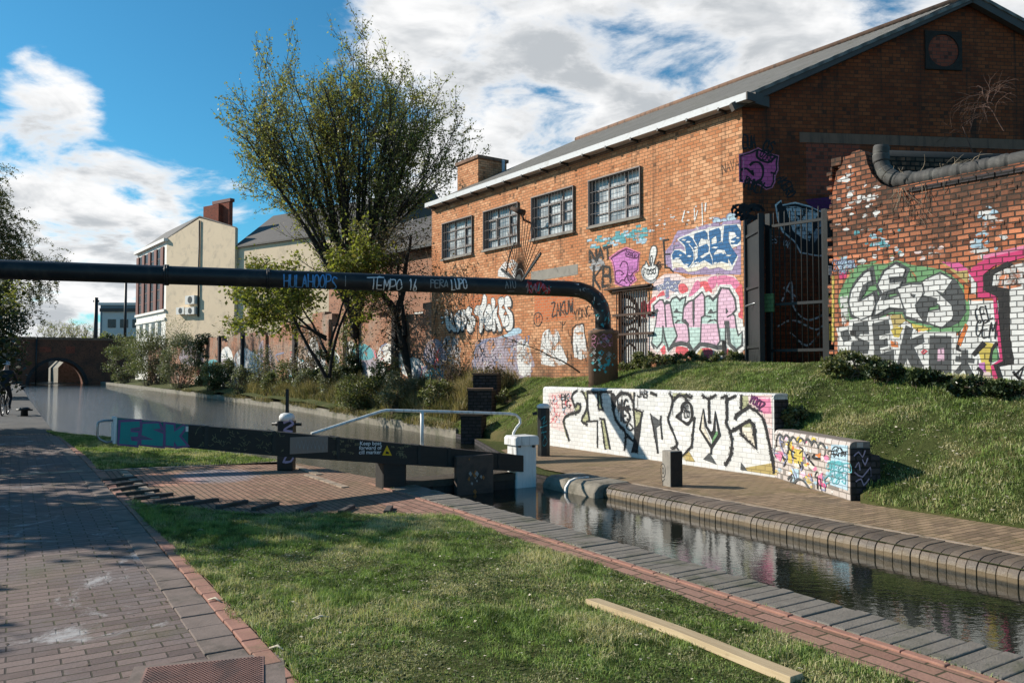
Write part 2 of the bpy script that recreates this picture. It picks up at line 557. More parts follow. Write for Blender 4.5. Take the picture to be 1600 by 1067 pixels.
M['old_red'] = brick_mat('old_red_brick', ((0.36, 0.105, 0.05), (0.80, 0.30, 0.15), (0.36, 0.14, 0.075)), (0.07, 0.054, 0.045), stain=0.65, mort=0.0115, bump=1.0, wob=0.016, darkbricks=0.30, lime=0.12, damp=(3.9, 2.9))
M['old_soot'] = brick_mat('sooty_brick', ((0.16, 0.085, 0.055), (0.30, 0.13, 0.075), (0.10, 0.075, 0.055)), (0.03, 0.026, 0.022), stain=0.6, mort=0.014, bump=1.0, wob=0.016, darkbricks=0.35)
M['bank_brick'] = brick_mat('bank_wall_brick', ((0.36, 0.14, 0.075), (0.47, 0.21, 0.12), (0.36, 0.28, 0.22)), (0.25, 0.2, 0.15), stain=0.55, mort=0.01, bump=0.6, streak=0.4, lime=0.7)
M['bridge_brick'] = brick_mat('bridge_brick', ((0.20, 0.075, 0.045), (0.28, 0.105, 0.06), (0.13, 0.06, 0.042)), (0.08, 0.06, 0.045), stain=0.6, mort=0.012, bump=0.5)
M['house_brick'] = brick_mat('house_brick', ((0.40, 0.17, 0.10), (0.5, 0.24, 0.15), (0.36, 0.16, 0.1)), (0.4, 0.3, 0.22), stain=0.2, mort=0.009, bump=0.3)
M['blue_brick'] = brick_mat('blue_engineering_brick', ((0.05, 0.045, 0.05), (0.085, 0.07, 0.07), (0.04, 0.035, 0.035)), (0.03, 0.03, 0.028), stain=0.5, mort=0.012, bump=0.8)
M['white_wall'] = paint_mat('white_painted_brick', (0.76, 0.745, 0.71), wear=0.0, mortar=0.35, mort=0.006, vary=.12)
M['lower_wall'] = brick_mat('low_wall_brick', ((0.46, 0.40, 0.36), (0.58, 0.52, 0.48), (0.5, 0.46, 0.45)), (0.26, 0.22, 0.19), stain=0.3, mort=0.009, bump=0.6)
M['blue_coping'] = plain('sooty_coping_brick', (0.058, 0.054, 0.05), 0.75, 0.4, 7, 0.4, dirt=(0.13, 0.125, 0.11), dscale=3)
# paint
OLD = {}
def P(name, col, wear=0.25, **kw):
    M['p_' + name] = paint_mat('paint_' + name, col, wear, **kw)
    OLD[name] = (col, wear, kw)
def old_paint(m):
    '''the same spray on the ruined wall with its deep black joints'''
    n = m[2:]
    if 'o_' + n not in M:
        col, wear, kw = OLD[n]
        M['o_' + n] = paint_mat('old_wall_' + n, tuple(q * .9 for q in col), min(wear + .10, .7), mortar=0.85, mort=0.0095, wob=0.016, mdark=0.06, wscale=4.5, vary=.25)
    return 'o_' + n
P('white', (0.78, 0.765, 0.73), 0.24)
P('white_worn', (0.74, 0.72, 0.69), 0.62)
P('grey_worn', (0.36, 0.35, 0.35), 0.66)
P('mauve_worn', (0.40, 0.34, 0.40), 0.64)
P('black', (0.022, 0.021, 0.022), 0.14)
P('black_worn', (0.025, 0.024, 0.024), 0.5)
P('mist', (0.03, 0.03, 0.03), 0.72, wscale=26.0, edge=0.05)
P('charcoal', (0.085, 0.09, 0.092), 0.22, vary=0.35)
P('grey', (0.34, 0.34, 0.35), 0.3)
P('pink', (0.78, 0.50, 0.62), 0.12)
P('mint', (0.52, 0.68, 0.62), 0.12)
P('blush', (0.80, 0.62, 0.58), 0.3)
P('red', (0.72, 0.12, 0.14), 0.35)
P('hotpink', (0.62, 0.05, 0.17), 0.3)
P('rose', (0.72, 0.22, 0.36), 0.4)
P('magenta', (0.58, 0.20, 0.50), 0.12)
P('purple', (0.74, 0.13, 0.34), 0.15)
P('purple_dark', (0.12, 0.02, 0.10), 0.1)
P('lilac', (0.36, 0.27, 0.42), 0.5)
P('blue', (0.025, 0.13, 0.30), 0.16, vary=0.3)
P('slate', (0.22, 0.24, 0.36), 0.3)
P('sky', (0.42, 0.58, 0.68), 0.55)
P('teal', (0.10, 0.36, 0.40), 0.55)
P('green', (0.16, 0.34, 0.15), 0.3)
P('olive', (0.42, 0.42, 0.24), 0.25)
P('yellow', (0.62, 0.48, 0.10), 0.35)
P('ochre', (0.50, 0.38, 0.14), 0.5)
P('orange', (0.70, 0.20, 0.05), 0.35)
P('cream', (0.80, 0.72, 0.58), 0.3)
# the same sprays on smooth things
def S(name, col, wear=0.2):
    M['s_' + name] = paint_mat('spray_' + name, col, wear, brick=False)
S('white', (0.75, 0.75, 0.74), 0.2); S('blue', (0.10, 0.30, 0.58), 0.2); S('red', (0.42, 0.03, 0.03), 0.5); S('teal', (0.06, 0.33, 0.36), 0.35)
S('purple', (0.20, 0.10, 0.22), 0.3); S('lilac', (0.42, 0.33, 0.46), 0.3); S('grey', (0.30, 0.30, 0.29), 0.45); S('pink', (0.55, 0.22, 0.33), 0.45)
S('black', (0.02, 0.02, 0.02), 0.2); S('olive', (0.2, 0.18, 0.1), 0.45); S('teal_panel', (0.02, 0.155, 0.15), 0.06); S('teal_letter', (0.035, 0.275, 0.26), 0.06)
S('brown', (0.26, 0.2, 0.17), 0.4); S('rust', (0.34, 0.14, 0.04), 0.5); S('sign_white', (0.8, 0.8, 0.8), 0.0); S('sign_yellow', (0.75, 0.46, 0.02), 0.0)
# plain stuff
M['black_paint'] = plain('black_gloss_paint', (0.014, 0.014, 0.015), 0.42, 0.4, 5, 0.2, dirt=(0.045, 0.042, 0.035), dscale=2.5)
M['pipe'] = plain('pipe_black', (0.017, 0.018, 0.019), 0.42, 0.4, 3, 0.25, dirt=(0.060, 0.050, 0.042), dscale=2.6)
M['iron'] = plain('gate_iron', (0.016, 0.018, 0.018), 0.5, 0.4, 8, 0.2)
M['rusty'] = plain('rusty_iron', (0.07, 0.038, 0.024), 0.8, 0.5, 14, 0.3, dirt=(0.03, 0.02, 0.016))
M['white_paint'] = plain('white_gloss_paint', (0.74, 0.73, 0.70), 0.5, 0.1, 5, 0.15, dirt=(0.34, 0.31, 0.26), dscale=5, streak=True)
M['wood_white'] = plain('white_painted_timber', (0.72, 0.71, 0.68), 0.65, 0.12, 9, 0.35, dirt=(0.15, 0.13, 0.11), dscale=4, streak=True)
M['stone'] = plain('coping_stone', (0.24, 0.21, 0.165), 0.85, 0.35, 7, 0.6, dirt=(0.06, 0.055, 0.035), dscale=2.2, bdist=0.01)
M['stone_light'] = plain('bank_stone', (0.22, 0.195, 0.155), 0.9, 0.45, 3, 0.8, dirt=(0.06, 0.07, 0.028), dscale=2.0, bdist=0.02)
M['concrete'] = plain('concrete', (0.26, 0.235, 0.2), 0.9, 0.25, 5, 0.4, dirt=(0.1, 0.09, 0.08))
M['concrete_dark'] = plain('sooty_concrete', (0.20, 0.115, 0.075), 0.9, 0.3, 5, 0.4, dirt=(0.05, 0.04, 0.035), streak=True)
M['gutter'] = plain('white_gutter', (0.50, 0.51, 0.52), 0.55, 0.08, 4, 0.1, dirt=(0.36, 0.35, 0.33), dscale=4)
M['frame_grey'] = plain('grey_window_steel', (0.15, 0.125, 0.115), 0.6, 0.25, 9, 0.2)
M['brown_plate'] = plain('brown_steel_plate', (0.085, 0.058, 0.045), 0.65, 0.4, 6, 0.3, dirt=(0.025, 0.02, 0.02))
M['timber'] = None
M['bark'] = plain('bark', (0.075, 0.06, 0.045), 0.9, 0.5, 12, 0.8, bdist=0.02)
M['bark_dark'] = plain('dark_bark', (0.038, 0.03, 0.024), 0.9, 0.5, 12, 0.8, bdist=0.02)
M['twig'] = plain('dry_twigs', (0.14, 0.10, 0.07), 0.9, 0.4, 12, 0.2)
M['twig_pale'] = plain('pale_twigs', (0.30, 0.24, 0.17), 0.9, 0.4, 12, 0.2)
M['twig_red'] = plain('birch_twigs', (0.13, 0.075, 0.055), 0.9, 0.4, 12, 0.2)
M['cream_render'] = plain('cream_render', (0.74, 0.58, 0.40), 0.9, 0.06, 1.2, 0.2, dirt=(0.50, 0.40, 0.29), dscale=0.8)
M['white_trim'] = plain('white_trim', (0.75, 0.72, 0.66), 0.7, 0.08, 2, 0.1)
M['maroon'] = plain('maroon_pilaster', (0.15, 0.045, 0.03), 0.7, 0.2, 4, 0.1)
M['dark_glass'] = NT('dark_glass').done(NT('tmp').pbr((0, 0, 0))) if False else None
M['slate'] = plain('roof_slate', (0.085, 0.074, 0.066), 0.7, 0.3, 3, 0.3)
M['far_concrete'] = plain('far_concrete', (0.62, 0.61, 0.58), 0.9, 0.08, 0.6, 0.05)
M['far_glass'] = plain('far_glazing', (0.10, 0.15, 0.19), 0.3, 0.2, 0.6, 0.05)
M['asphalt'] = plain('asphalt', (0.075, 0.07, 0.066), 0.9, 0.35, 30, 0.6, dirt=(0.14, 0.125, 0.11), dscale=0.8)
M['soil'] = plain('soil', (0.085, 0.07, 0.042), 0.95, 0.4, 9, 0.8, dirt=(0.05, 0.075, 0.02), dscale=1.2, bdist=0.02)
M['jacket'] = plain('black_jacket', (0.018, 0.018, 0.02), 0.8, 0.3, 20, 0.2)
M['trousers'] = plain('dark_trousers', (0.024, 0.026, 0.032), 0.85, 0.3, 20, 0.2)
M['skin'] = plain('skin', (0.48, 0.28, 0.2), 0.55, 0.08, 20, 0.05)
M['helmet_white'] = plain('white_helmet', (0.62, 0.64, 0.68), 0.35, 0.08, 6, 0.05)
M['rubber'] = plain('tyre_rubber', (0.015, 0.015, 0.015), 0.85, 0.2, 20, 0.2)
M['steel'] = plain('bare_steel', (0.35, 0.35, 0.36), 0.35, 0.15, 9, 0.1, metal=0.9)
M['plastic'] = plain('grey_plastic', (0.36, 0.35, 0.33), 0.6, 0.12, 6, 0.1)
M['litter'] = plain('dry_leaf_litter', (0.55, 0.48, 0.36), 0.9, 0.2, 20, 0.1)

def glass_mat(name, base=(0.05, 0.06, 0.065), rough=0.12, var=0.6, spec=0.6, scale=2.5, lite=(0.2, 0.22, 0.23)):
    k = NT(name)
    n = k.noise(scale, 4, 0.6, k.obj())
    c = k.mix(k.ramp(n, 0.35, 0.7), base, lite)
    return k.done(k.pbr(c, k.math('MULTIPLY_ADD', n, 0.3, rough), k.bump(n, 0.15, 0.01), spec=spec))
M['glass'] = glass_mat('pale_reflecting_glass', (0.22, 0.23, 0.235), 0.10, lite=(0.58, 0.59, 0.58))  # bright reflection on the panes put into the glass colour
M['glass_dark'] = glass_mat('dark_window_glass', (0.02, 0.025, 0.03), 0.08, lite=(0.05, 0.055, 0.06))
M['glass_house'] = glass_mat('house_window_glass', (0.14, 0.18, 0.22), 0.1, lite=(0.3, 0.34, 0.38))

def corrugated():
    k = NT('corrugated_roof')
    s = k.n('ShaderNodeSeparateXYZ'); k.t.links.new(k.obj(), s.inputs[0])
    n = k.noise(1.7, 6, 0.65, k.obj(), 0.4)
    c = k.mix(n, (0.15, 0.142, 0.13), (0.32, 0.30, 0.27))
    w = k.math('SINE', k.math('MULTIPLY', s.outputs[0], 2 * pi / 0.146))
    c = k.mix(k.math('MULTIPLY', k.ramp(w, 0.2, -1.0), 0.5), c, (0.055, 0.05, 0.045))
    c = k.mix(k.math('MULTIPLY', k.ramp(k.noise(5, 4, 0.6, k.obj()), 0.55, 0.7), 0.5), c, (0.1, 0.1, 0.05))
    return k.done(k.pbr(c, 0.9, k.bump(w, 0.9, 0.03), spec=0.2))
M['corrugated'] = corrugated()

def timber():
    k = NT('pale_sawn_timber')
    mp = k.n('ShaderNodeMapping'); mp.inputs['Scale'].default_value = (1.2, 22, 22); k.t.links.new(k.obj(), mp.inputs['Vector'])
    g = k.noise(2.2, 5, 0.6, mp.outputs[0], 0.6)
    c = k.mix(g, (0.30, 0.20, 0.10), (0.66, 0.52, 0.33))
    kn = k.n('ShaderNodeTexVoronoi'); kn.inputs['Scale'].default_value = 1.0
    km = k.n('ShaderNodeMapping'); km.inputs['Scale'].default_value = (3.2, 9, 9); k.t.links.new(k.obj(), km.inputs['Vector']); k.t.links.new(km.outputs[0], kn.inputs['Vector'])
    c = k.mix(k.math('MULTIPLY', k.ramp(kn.outputs['Distance'], 0.16, 0.08), 0.75), c, (0.15, 0.085, 0.04))
    d = k.noise(5, 5, 0.7, k.obj())
    c = k.mix(k.math('MULTIPLY', k.ramp(d, 0.55, 0.75), 0.6), c, (0.16, 0.11, 0.06))
    return k.done(k.pbr(c, 0.8, k.bump(g, 0.3, 0.004), spec=0.25))
M['timber'] = timber()

def gate_wood():
    k = NT('tarred_gate_timber')
    mp = k.n('ShaderNodeMapping'); mp.inputs['Scale'].default_value = (1.0, 14, 14); k.t.links.new(k.obj(), mp.inputs['Vector'])
    g = k.noise(2.0, 5, 0.6, mp.outputs[0], 0.4)
    c = k.mix(g, (0.013, 0.012, 0.011), (0.034, 0.030, 0.026))
    d = k.noise(3, 5, 0.7, k.obj())
    c = k.mix(k.math('MULTIPLY', k.ramp(d, 0.55, 0.8), 0.5), c, (0.055, 0.05, 0.04))
    return k.done(k.pbr(c, 0.6, k.bump(g, 0.35, 0.006), spec=0.35))
M['gate_wood'] = gate_wood()

def mossy_pavers(name, cols, mortar, bw, bh, mort, moss=0.5, mosscol=(0.10, 0.10, 0.035), chalk=0.0, swap=False, bump=0.8, marks=None, wet=0.0):
    """ground brickwork in the object's own (x, y)"""
    k = NT(name)
    s = k.n('ShaderNodeSeparateXYZ'); k.t.links.new(k.obj(), s.inputs[0])
    cb = k.n('ShaderNodeCombineXYZ')
    k.t.links.new(s.outputs[1 if swap else 0], cb.inputs[0]); k.t.links.new(s.outputs[0 if swap else 1], cb.inputs[1])
    v = cb.outputs[0]
    fac, rnd = brick_nodes(k, v, bw, bh, mort, wob=0.010)
    c = k.mix(rnd, cols[0], cols[1])
    c = k.mix(k.ramp(k.noise(0.9, 5, 0.65, v), 0.42, 0.66), c, cols[2])
    fine = k.noise(55, 4, 0.65, v)
    c = k.mix(0.6, c, k.mix(fine, (0.45, 0.45, 0.45), (1.3, 1.3, 1.3)), 'MULTIPLY')
    lift = k.noise(2.1, 4, 0.6, v)
    c = k.mix(fac, c, k.mix(k.noise(4, 4, 0.6, v), mortar, tuple(q * 0.5 for q in mortar)))
    mo = k.noise(1.15, 8, 0.72, v, 0.5)
    mo = k.math('ADD', mo, k.math('MULTIPLY', fac, 0.12))
    c = k.mix(k.math('MULTIPLY', k.ramp(mo, 0.52, 0.68), moss), c, mosscol)
    if chalk:
        cn = k.noise(0.8, 9, 0.78, v, 1.6)
        c = k.mix(k.math('MULTIPLY', k.ramp(cn, 0.545, 0.67), chalk), c, (0.42, 0.40, 0.39))
    if marks:
        for (cx, cy, rx, ry, col, amt) in marks:
            dx = k.math('DIVIDE', k.math('SUBTRACT', s.outputs[0], cx), rx); dy = k.math('DIVIDE', k.math('SUBTRACT', s.outputs[1], cy), ry)
            rr = k.math('ADD', k.math('MULTIPLY', dx, dx), k.math('MULTIPLY', dy, dy))
            rr = k.math('ADD', rr, k.math('MULTIPLY_ADD', k.noise(3.2, 8, 0.8, v, 1.5), 2.2, -1.1))
            c = k.mix(k.math('MULTIPLY', k.math('MULTIPLY', k.ramp(rr, 1.0, 0.45), amt), k.math('SUBTRACT', 1.0, k.math('MULTIPLY', fac, 0.7))), c, col)
    h = k.math('ADD', k.math('MULTIPLY', fac, -1.0), k.math('MULTIPLY', fine, 0.4))
    h = k.math('ADD', h, k.math('MULTIPLY', rnd, 0.3))
    nr = k.bump(h, bump, 0.010)
    nr = k.bump(lift, 0.4, 0.04, nr)
    return k.done(k.pbr(c, 0.88, nr, spec=0.25))

M['towpath'] = mossy_pavers('towpath_pavers', ((0.135, 0.098, 0.088), (0.245, 0.178, 0.155), (0.185, 0.15, 0.142)), (0.085, 0.068, 0.058), 0.24, 0.092, 0.006, moss=0.4, chalk=0.85)
M['apron'] = mossy_pavers('apron_bricks', ((0.25, 0.14, 0.095), (0.36, 0.21, 0.145), (0.30, 0.19, 0.13)), (0.09, 0.07, 0.05), 0.225, 0.075, 0.008, moss=0.35, swap=True,
                          marks=[(1.75, 11.9, .62, .85, (0.62, 0.28, 0.19), .6), (2.5, 11.9, .62, .9, (0.24, 0.28, 0.36), .45)])
M['brick_path'] = mossy_pavers('lockside_red_brick', ((0.27, 0.145, 0.105), (0.38, 0.215, 0.16), (0.31, 0.185, 0.14)), (0.10, 0.075, 0.05), 0.225, 0.11, 0.008, moss=0.25, swap=True)
M['platform'] = mossy_pavers('mossy_lockside_brick', ((0.19, 0.13, 0.085), (0.38, 0.26, 0.165), (0.29, 0.205, 0.12)), (0.10, 0.08, 0.045), 0.225, 0.075, 0.006, moss=0.6, mosscol=(0.16, 0.13, 0.05), bump=1.0)
M['slab'] = plain('blue_brick_slab', (0.185, 0.162, 0.135), 0.8, 0.4, 9, 0.6, dirt=(0.07, 0.075, 0.035), dscale=2.0, bdist=0.008)
M['red_edge'] = plain('red_edging_brick', (0.33, 0.165, 0.12), 0.85, 0.35, 7, 0.5, dirt=(0.2, 0.13, 0.08), dscale=3)
M['edge_slab'] = plain('path_edge_slab', (0.19, 0.145, 0.122), 0.88, 0.4, 8, 0.6, dirt=(0.055, 0.05, 0.035), dscale=2)
def bullnose():
    k = NT('bullnose_brick'); v = k.obj(); r = k.island()
    c = k.mix(r, (0.105, 0.082, 0.064), (0.170, 0.128, 0.094))
    n = k.noise(9, 6, 0.65, v); c = k.mix(0.6, c, k.mix(n, (0.4, 0.4, 0.4), (1.35, 1.35, 1.35)), 'MULTIPLY')
    z = k.n('ShaderNodeSeparateXYZ'); k.t.links.new(v, z.inputs[0])
    zz = k.math('ADD', z.outputs[2], k.math('MULTIPLY_ADD', k.noise(6, 5, 0.7, v), 0.12, -0.06))
    c = k.mix(k.math('MULTIPLY', k.ramp(zz, -0.045, -0.10), 0.6), c, (0.17, 0.115, 0.05))      # algae above the waterline
    c = k.mix(k.math('MULTIPLY', k.ramp(z.outputs[2], -0.118, -0.142), 0.9), c, (0.02, 0.018, 0.012))      # wet band
    f = k.noise(60, 3, 0.6, v)
    return k.done(k.pbr(c, k.math('MULTIPLY_ADD', n, 0.3, 0.38), k.bump(k.math('ADD', n, k.math('MULTIPLY', f, .5)), 0.5, 0.008), spec=0.45))
M['bullnose'] = bullnose()
M['edging_line'] = plain('pale_edging_brick', (0.36, 0.28, 0.21), 0.9, 0.3, 6, 0.4, dirt=(0.1, 0.08, 0.05))
M['ridge'] = plain('raised_foot_brick', (0.075, 0.062, 0.055), 0.85, 0.4, 8, 0.5, dirt=(0.04, 0.04, 0.025))

def grass_ground():
    k = NT('grass_sward')
    v = k.geo('Position')
    n1 = k.noise(0.9, 6, 0.65, v); n2 = k.noise(14, 5, 0.7, v)
    c = k.mix(n2, (0.030, 0.040, 0.010), (0.075, 0.085, 0.024))
    c = k.mix(k.math('MULTIPLY', k.ramp(n1, 0.5, 0.7), 0.75), c, (0.13, 0.105, 0.045))
    return k.done(k.pbr(c, 0.95, k.bump(n2, 0.9, 0.04), spec=0.15))
M['sward'] = grass_ground()

def blade_mat(name, g1, g2, straw, bias):
    k = NT(name)
    r = k.island(); v = k.geo('Position')
    c = k.mix(r, g1, g2)
    patch = k.noise(1.25, 7, 0.7, v, 0.5)
    tuft = k.noise(6.0, 4, 0.6, v)
    c = k.mix(k.ramp(tuft, 0.42, 0.62), c, tuple(q * .5 for q in g1))
    pr = k.math('ADD', k.ramp(patch, 0.40, 0.66), k.math('MULTIPLY_ADD', k.math('FRACT', k.math('MULTIPLY', r, 13.7)), 0.9, -0.55 + bias))
    c = k.mix(k.ramp(pr, 0.35, 0.95), c, straw)
    p = k.pbr(c, 0.55, spec=0.3)
    t = k.n('ShaderNodeBsdfTranslucent'); k.set(t.inputs['Color'], k.mix(1.0, c, (1.1, 1.2, 0.7), 'MULTIPLY'))
    m = k.n('ShaderNodeMixShader'); m.inputs[0].default_value = 0.3
    k.t.links.new(p, m.inputs[1]); k.t.links.new(t.outputs[0], m.inputs[2])
    return k.done(m.outputs[0])
M['blade'] = blade_mat('lawn_blades', (0.15, 0.23, 0.05), (0.37, 0.47, 0.145), (0.60, 0.53, 0.30), 0.12)
M['blade_bank'] = blade_mat('bank_blades', (0.15, 0.225, 0.05), (0.36, 0.45, 0.14), (0.52, 0.46, 0.25), 0.07)
M['reed'] = blade_mat('reed_blades', (0.13, 0.13, 0.05), (0.22, 0.19, 0.08), (0.36, 0.28, 0.15), 0.3)

def water_mat(name, amp, scale, stretch, ior=1.333):
    k = NT(name)
    mp = k.n('ShaderNodeMapping'); mp.inputs['Scale'].default_value = stretch; k.t.links.new(k.geo('Position'), mp.inputs['Vector'])
    n = k.noise(scale, 3, 0.5, mp.outputs[0], 0.3)
    n2 = k.noise(scale * 3.1, 2, 0.5, mp.outputs[0])
    h = k.math('ADD', n, k.math('MULTIPLY', n2, 0.35))
    return k.done(k.pbr((0.012, 0.014, 0.010), 0.02, k.bump(h, 1.0, amp), spec=0.5, IOR=ior))
M['water_lock'] = water_mat('lock_water', 0.0013, 9.0, (1.0, 1.7, 1), 1.8)
M['water_pound'] = water_mat('pound_water', 0.020, 8.0, (1.0, 1.9, 1), 1.8)

M['leaf_maple'] = leaf_mat('young_maple_leaves', (0.16, 0.165, 0.036), (0.29, 0.285, 0.065), (0.20, 0.15, 0.05), 0.45)
M['leaf_bud'] = leaf_mat('opening_buds', (0.19, 0.185, 0.06), (0.35, 0.33, 0.115), (0.24, 0.18, 0.08), 0.5)
M['leaf_shrub'] = leaf_mat('shrub_leaves', (0.085, 0.10, 0.038), (0.19, 0.195, 0.08), (0.28, 0.26, 0.14), 0.3)
M['leaf_shrub_grey'] = leaf_mat('buddleia_leaves', (0.105, 0.11, 0.058), (0.22, 0.22, 0.125), (0.32, 0.29, 0.2), 0.25)
M['leaf_ivy'] = leaf_mat('ivy_leaves', (0.016, 0.028, 0.010), (0.045, 0.065, 0.022), (0.09, 0.11, 0.05), 0.1, 0.35)
M['leaf_dark'] = leaf_mat('evergreen_leaves', (0.020, 0.028, 0.010), (0.05, 0.062, 0.02), (0.07, 0.075, 0.03), 0.15)
M['leaf_birch'] = leaf_mat('birch_catkins', (0.09, 0.09, 0.035), (0.15, 0.14, 0.05), (0.09, 0.10, 0.03), 0.35)
M['leaf_brown'] = leaf_mat('dry_leaves', (0.10, 0.07, 0.04), (0.17, 0.12, 0.07), (0.09, 0.09, 0.04), 0.2)
# ------------------------------------------------------------------ ground and canal
RNG = random.Random(7)
NPR = np.random.default_rng(11)
WATER = -0.15
def PL(s): return float(np.interp(s, [-20, 9.6, 10.55, 12.2, 14.2, 20.5, 22.1, 42, 130], [4.47, 4.47, 4.26, 4.05, 3.6, 1.7, .88, .78, .6]))
def PR(s): return float(np.interp(s, [-20, 10.2, 12.5, 16.2, 17.8, 23.2, 31.3, 50, 70, 130], [6.53, 6.53, 7.6, 9.0, 9.13, 9.26, 9.73, 9.9, 9.6, 8.6]))

def fbm(x, y, seed=0):
    v = 0
    for i, (f, a) in enumerate(((.7, 1), (1.9, .5), (4.3, .25))):
        v = v + a * np.sin(f * x * 1.7 + seed + i * 1.3) * np.cos(f * y * 1.3 - seed * 0.7 + i * 2.1) + a * .5 * np.sin(f * (x + y) + i)
    return v

def HR(p, s):
    """height of the right-hand bank"""
    p0 = np.interp(s, [-15, 5.6, 5.75, 7.5, 13.3, 14.5, 16.5, 22, 95], [8.15, 8.15, 8.45, 9.2, 9.25, 8.9, 9.1, 9.35, 9.9])
    z0 = np.interp(s, [-15, 5.5, 5.75, 6.2, 7.4, 7.7, 12.9, 13.4, 14.3, 16, 95], [0, 0, .12, .42, .58, .82, .9, .45, .12, .1, .1])
    p1 = np.interp(s, [-15, 5, 8, 13, 22, 95], [11.3, 11.1, 11.0, 11.4, 11.2, 12.2])
    z1 = np.interp(s, [-15, 3, 5.2, 8, 12, 16, 20, 26, 50, 95], [.9, 1.15, 1.32, 1.64, 1.58, 1.3, 1.1, .8, .6, .5])
    t = np.clip((p - p0) / (p1 - p0), 0, 1)
    z = z0 + (z1 - z0) * (t ** 0.9)
    z = z + 0.035 * fbm(p * 1.3, s * 1.3, 2.0) * np.clip(t * 6, 0, 1) * np.clip((p1 + 1 - p), 0, 1)
    return np.where(p < p0 - 1e-4, -0.02, z)

# the one big sheet under everything, reaching the horizon
g = MB()
g.add([(-1500, -300, -1.7), (1500, -300, -1.7), (1500, 2200, -1.7), (-1500, 2200, -1.7)], [(0, 1, 2, 3)])
struct(g.build('ground', M['soil']))

def sheet(name, pts, z, mat, thick=None):
    """flat sheet in the canal frame"""
    b = MB()
    tris = tessellate_polygon([[Vector((x, y, 0)) for (x, y) in pts]])
    b.add([(x, y, z) for (x, y) in pts], [tuple(t) for t in tris])
    o = b.build(name, mat, matrix=CANAL)
    for poly in o.data.polygons:
        if poly.normal.z < 0: poly.flip()
    return struct(o)

SS = list(np.arange(-14, 24, 1.0)) + list(np.arange(24, 108, 4.0)) + [108.0]
# left-hand land: top sheet of brick apron and its bank wall
left_edge = [(PL(s), s) for s in SS]
sheet('brick_apron', [(PL(s) - (.2 if s < 9.6 else 0), s) for s in SS if s <= 22] + [(-9, 22), (-9, -14)], 0.0, M['apron'])
sheet('far_towpath', [(PL(s), s) for s in SS if s >= 22] + [(-60, 108), (-60, 22)], -0.004, M['asphalt'])
sheet('left_ground', [(-9, -14), (-9, 22), (-60, 22), (-60, -14)], -0.006, M['soil'])

def bank_wall(name, edge, ss, side, z0, z1, mat, thick=0.35):
    b = MB()
    for a, c in zip(ss[:-1], ss[1:]):
        pa, pc = edge(a), edge(c)
        t = thick * side
        b.hexa([(pa, a, z0), (pa + t, a, z0), (pc + t, c, z0), (pc, c, z0), (pa, a, z1), (pa + t, a, z1), (pc + t, c, z1), (pc, c, z1)])
    return struct(b.build(name, mat, matrix=CANAL))
bank_wall('left_bank_wall', PL, SS, -1, -1.65, -0.008, M['blue_brick'])
bank_wall('right_bank_wall', lambda s: PR(s) + (.25 if s < 9.25 else 0), [s for s in SS if s <= 9] + [9.2, 9.3, 10.2, 11, 12, 12.5, 13.4, 14.3, 15.2, 16.1, 17], 1, -1.65, -0.03, M['blue_brick'])
bank_wall('right_bank_stonework', PR, list(np.arange(17, 108, 1.5)), 1, -1.65, 0.09, M['stone_light'], 0.32)

# water
def water(name, s0, s1, mat):
    ss = [s for s in SS if s0 < s < s1]
    ss = [s0] + ss + [s1]
    pts = [(PL(s) - .02, s) for s in ss] + [(PR(s) + .02, s) for s in reversed(ss)]
    return sheet(name, pts, WATER, mat)
water('lock_water', -14, 9.45, M['water_lock'])
water('canal_water', 9.45, 108, M['water_pound'])

# right-hand bank: a grid following HR
cols = []
ss = np.concatenate([np.arange(-14, 20, 0.22), np.arange(20, 108, 1.2)])
fr = np.concatenate([[0.0], np.linspace(0, 1, 16)])
vs, fs = [], []
P0 = np.interp(ss, [-15, 5.6, 5.75, 7.5, 13.3, 14.5, 16.5, 22, 95], [8.15, 8.15, 8.45, 9.2, 9.25, 8.9, 9.1, 9.35, 9.9])
for i, s in enumerate(ss):
    pe = PR(s) + .02
    p0 = max(P0[i], pe + .02)
    row = [pe, p0 - .0005] + list(p0 + .0005 + np.linspace(0, 1, 18) * (12.6 - p0)) + [16, 60]
    for p in row: vs.append((p, s, float(HR(p, s)) if p < 16 else float(HR(12.5, s))))
nc = len(row)
for i in range(len(ss) - 1):
    for j in range(nc - 1): fs.append((i * nc + j, i * nc + j + 1, (i + 1) * nc + j + 1, (i + 1) * nc + j))
b = MB(); b.add(vs, fs, 0, True)
struct(b.build('grass_bank', M['sward'], matrix=CANAL))
# mossy brick platform beside the lock
plat = [(6.85, s) for s in np.arange(-14, 10.3, 1)] + [(PR(11.5) + .15, 11.5), (PR(12.6) + .15, 12.8), (9.1, 13.6), (9.3, 13.2), (9.3, 7.4), (8.5, 5.75), (8.14, 5.5), (8.14, -14)]
sheet('lock_platform', plat, 0.0, M['platform'])

# coping: left-hand blue brick slabs, right-hand bullnose bricks, the red edging course
b = MB()
s = -3.0
while s < 9.55:
    w = .098 + RNG.uniform(-.009, .009)
    j = RNG.uniform(-.004, .006); e = RNG.uniform(-.012, .012)
    b.box(4.07 + RNG.uniform(-.008, .008), 4.475 + e, s + .002, s + w - .003, -.24, .012 + j)
    s += w
struct(b.build('left_lock_coping', M['slab'], matrix=CANAL, bevel=0.007))
b = MB()
s = -3.0
while s < 9.9:
    w = .24
    b.box(4.005 + RNG.uniform(-.006, .006), 4.058, s + .003, s + w - .003, -.1, .016 + RNG.uniform(-.003, .003)); s += w
struct(b.build('red_edging', M['red_edge'], matrix=CANAL, bevel=0.006))
sheet('lockside_brick_path', [(3.5, -14), (4.03, -14), (4.03, 8.9), (3.5, 8.9)], 0.006, M['brick_path'])
b = MB()
s = -4.0
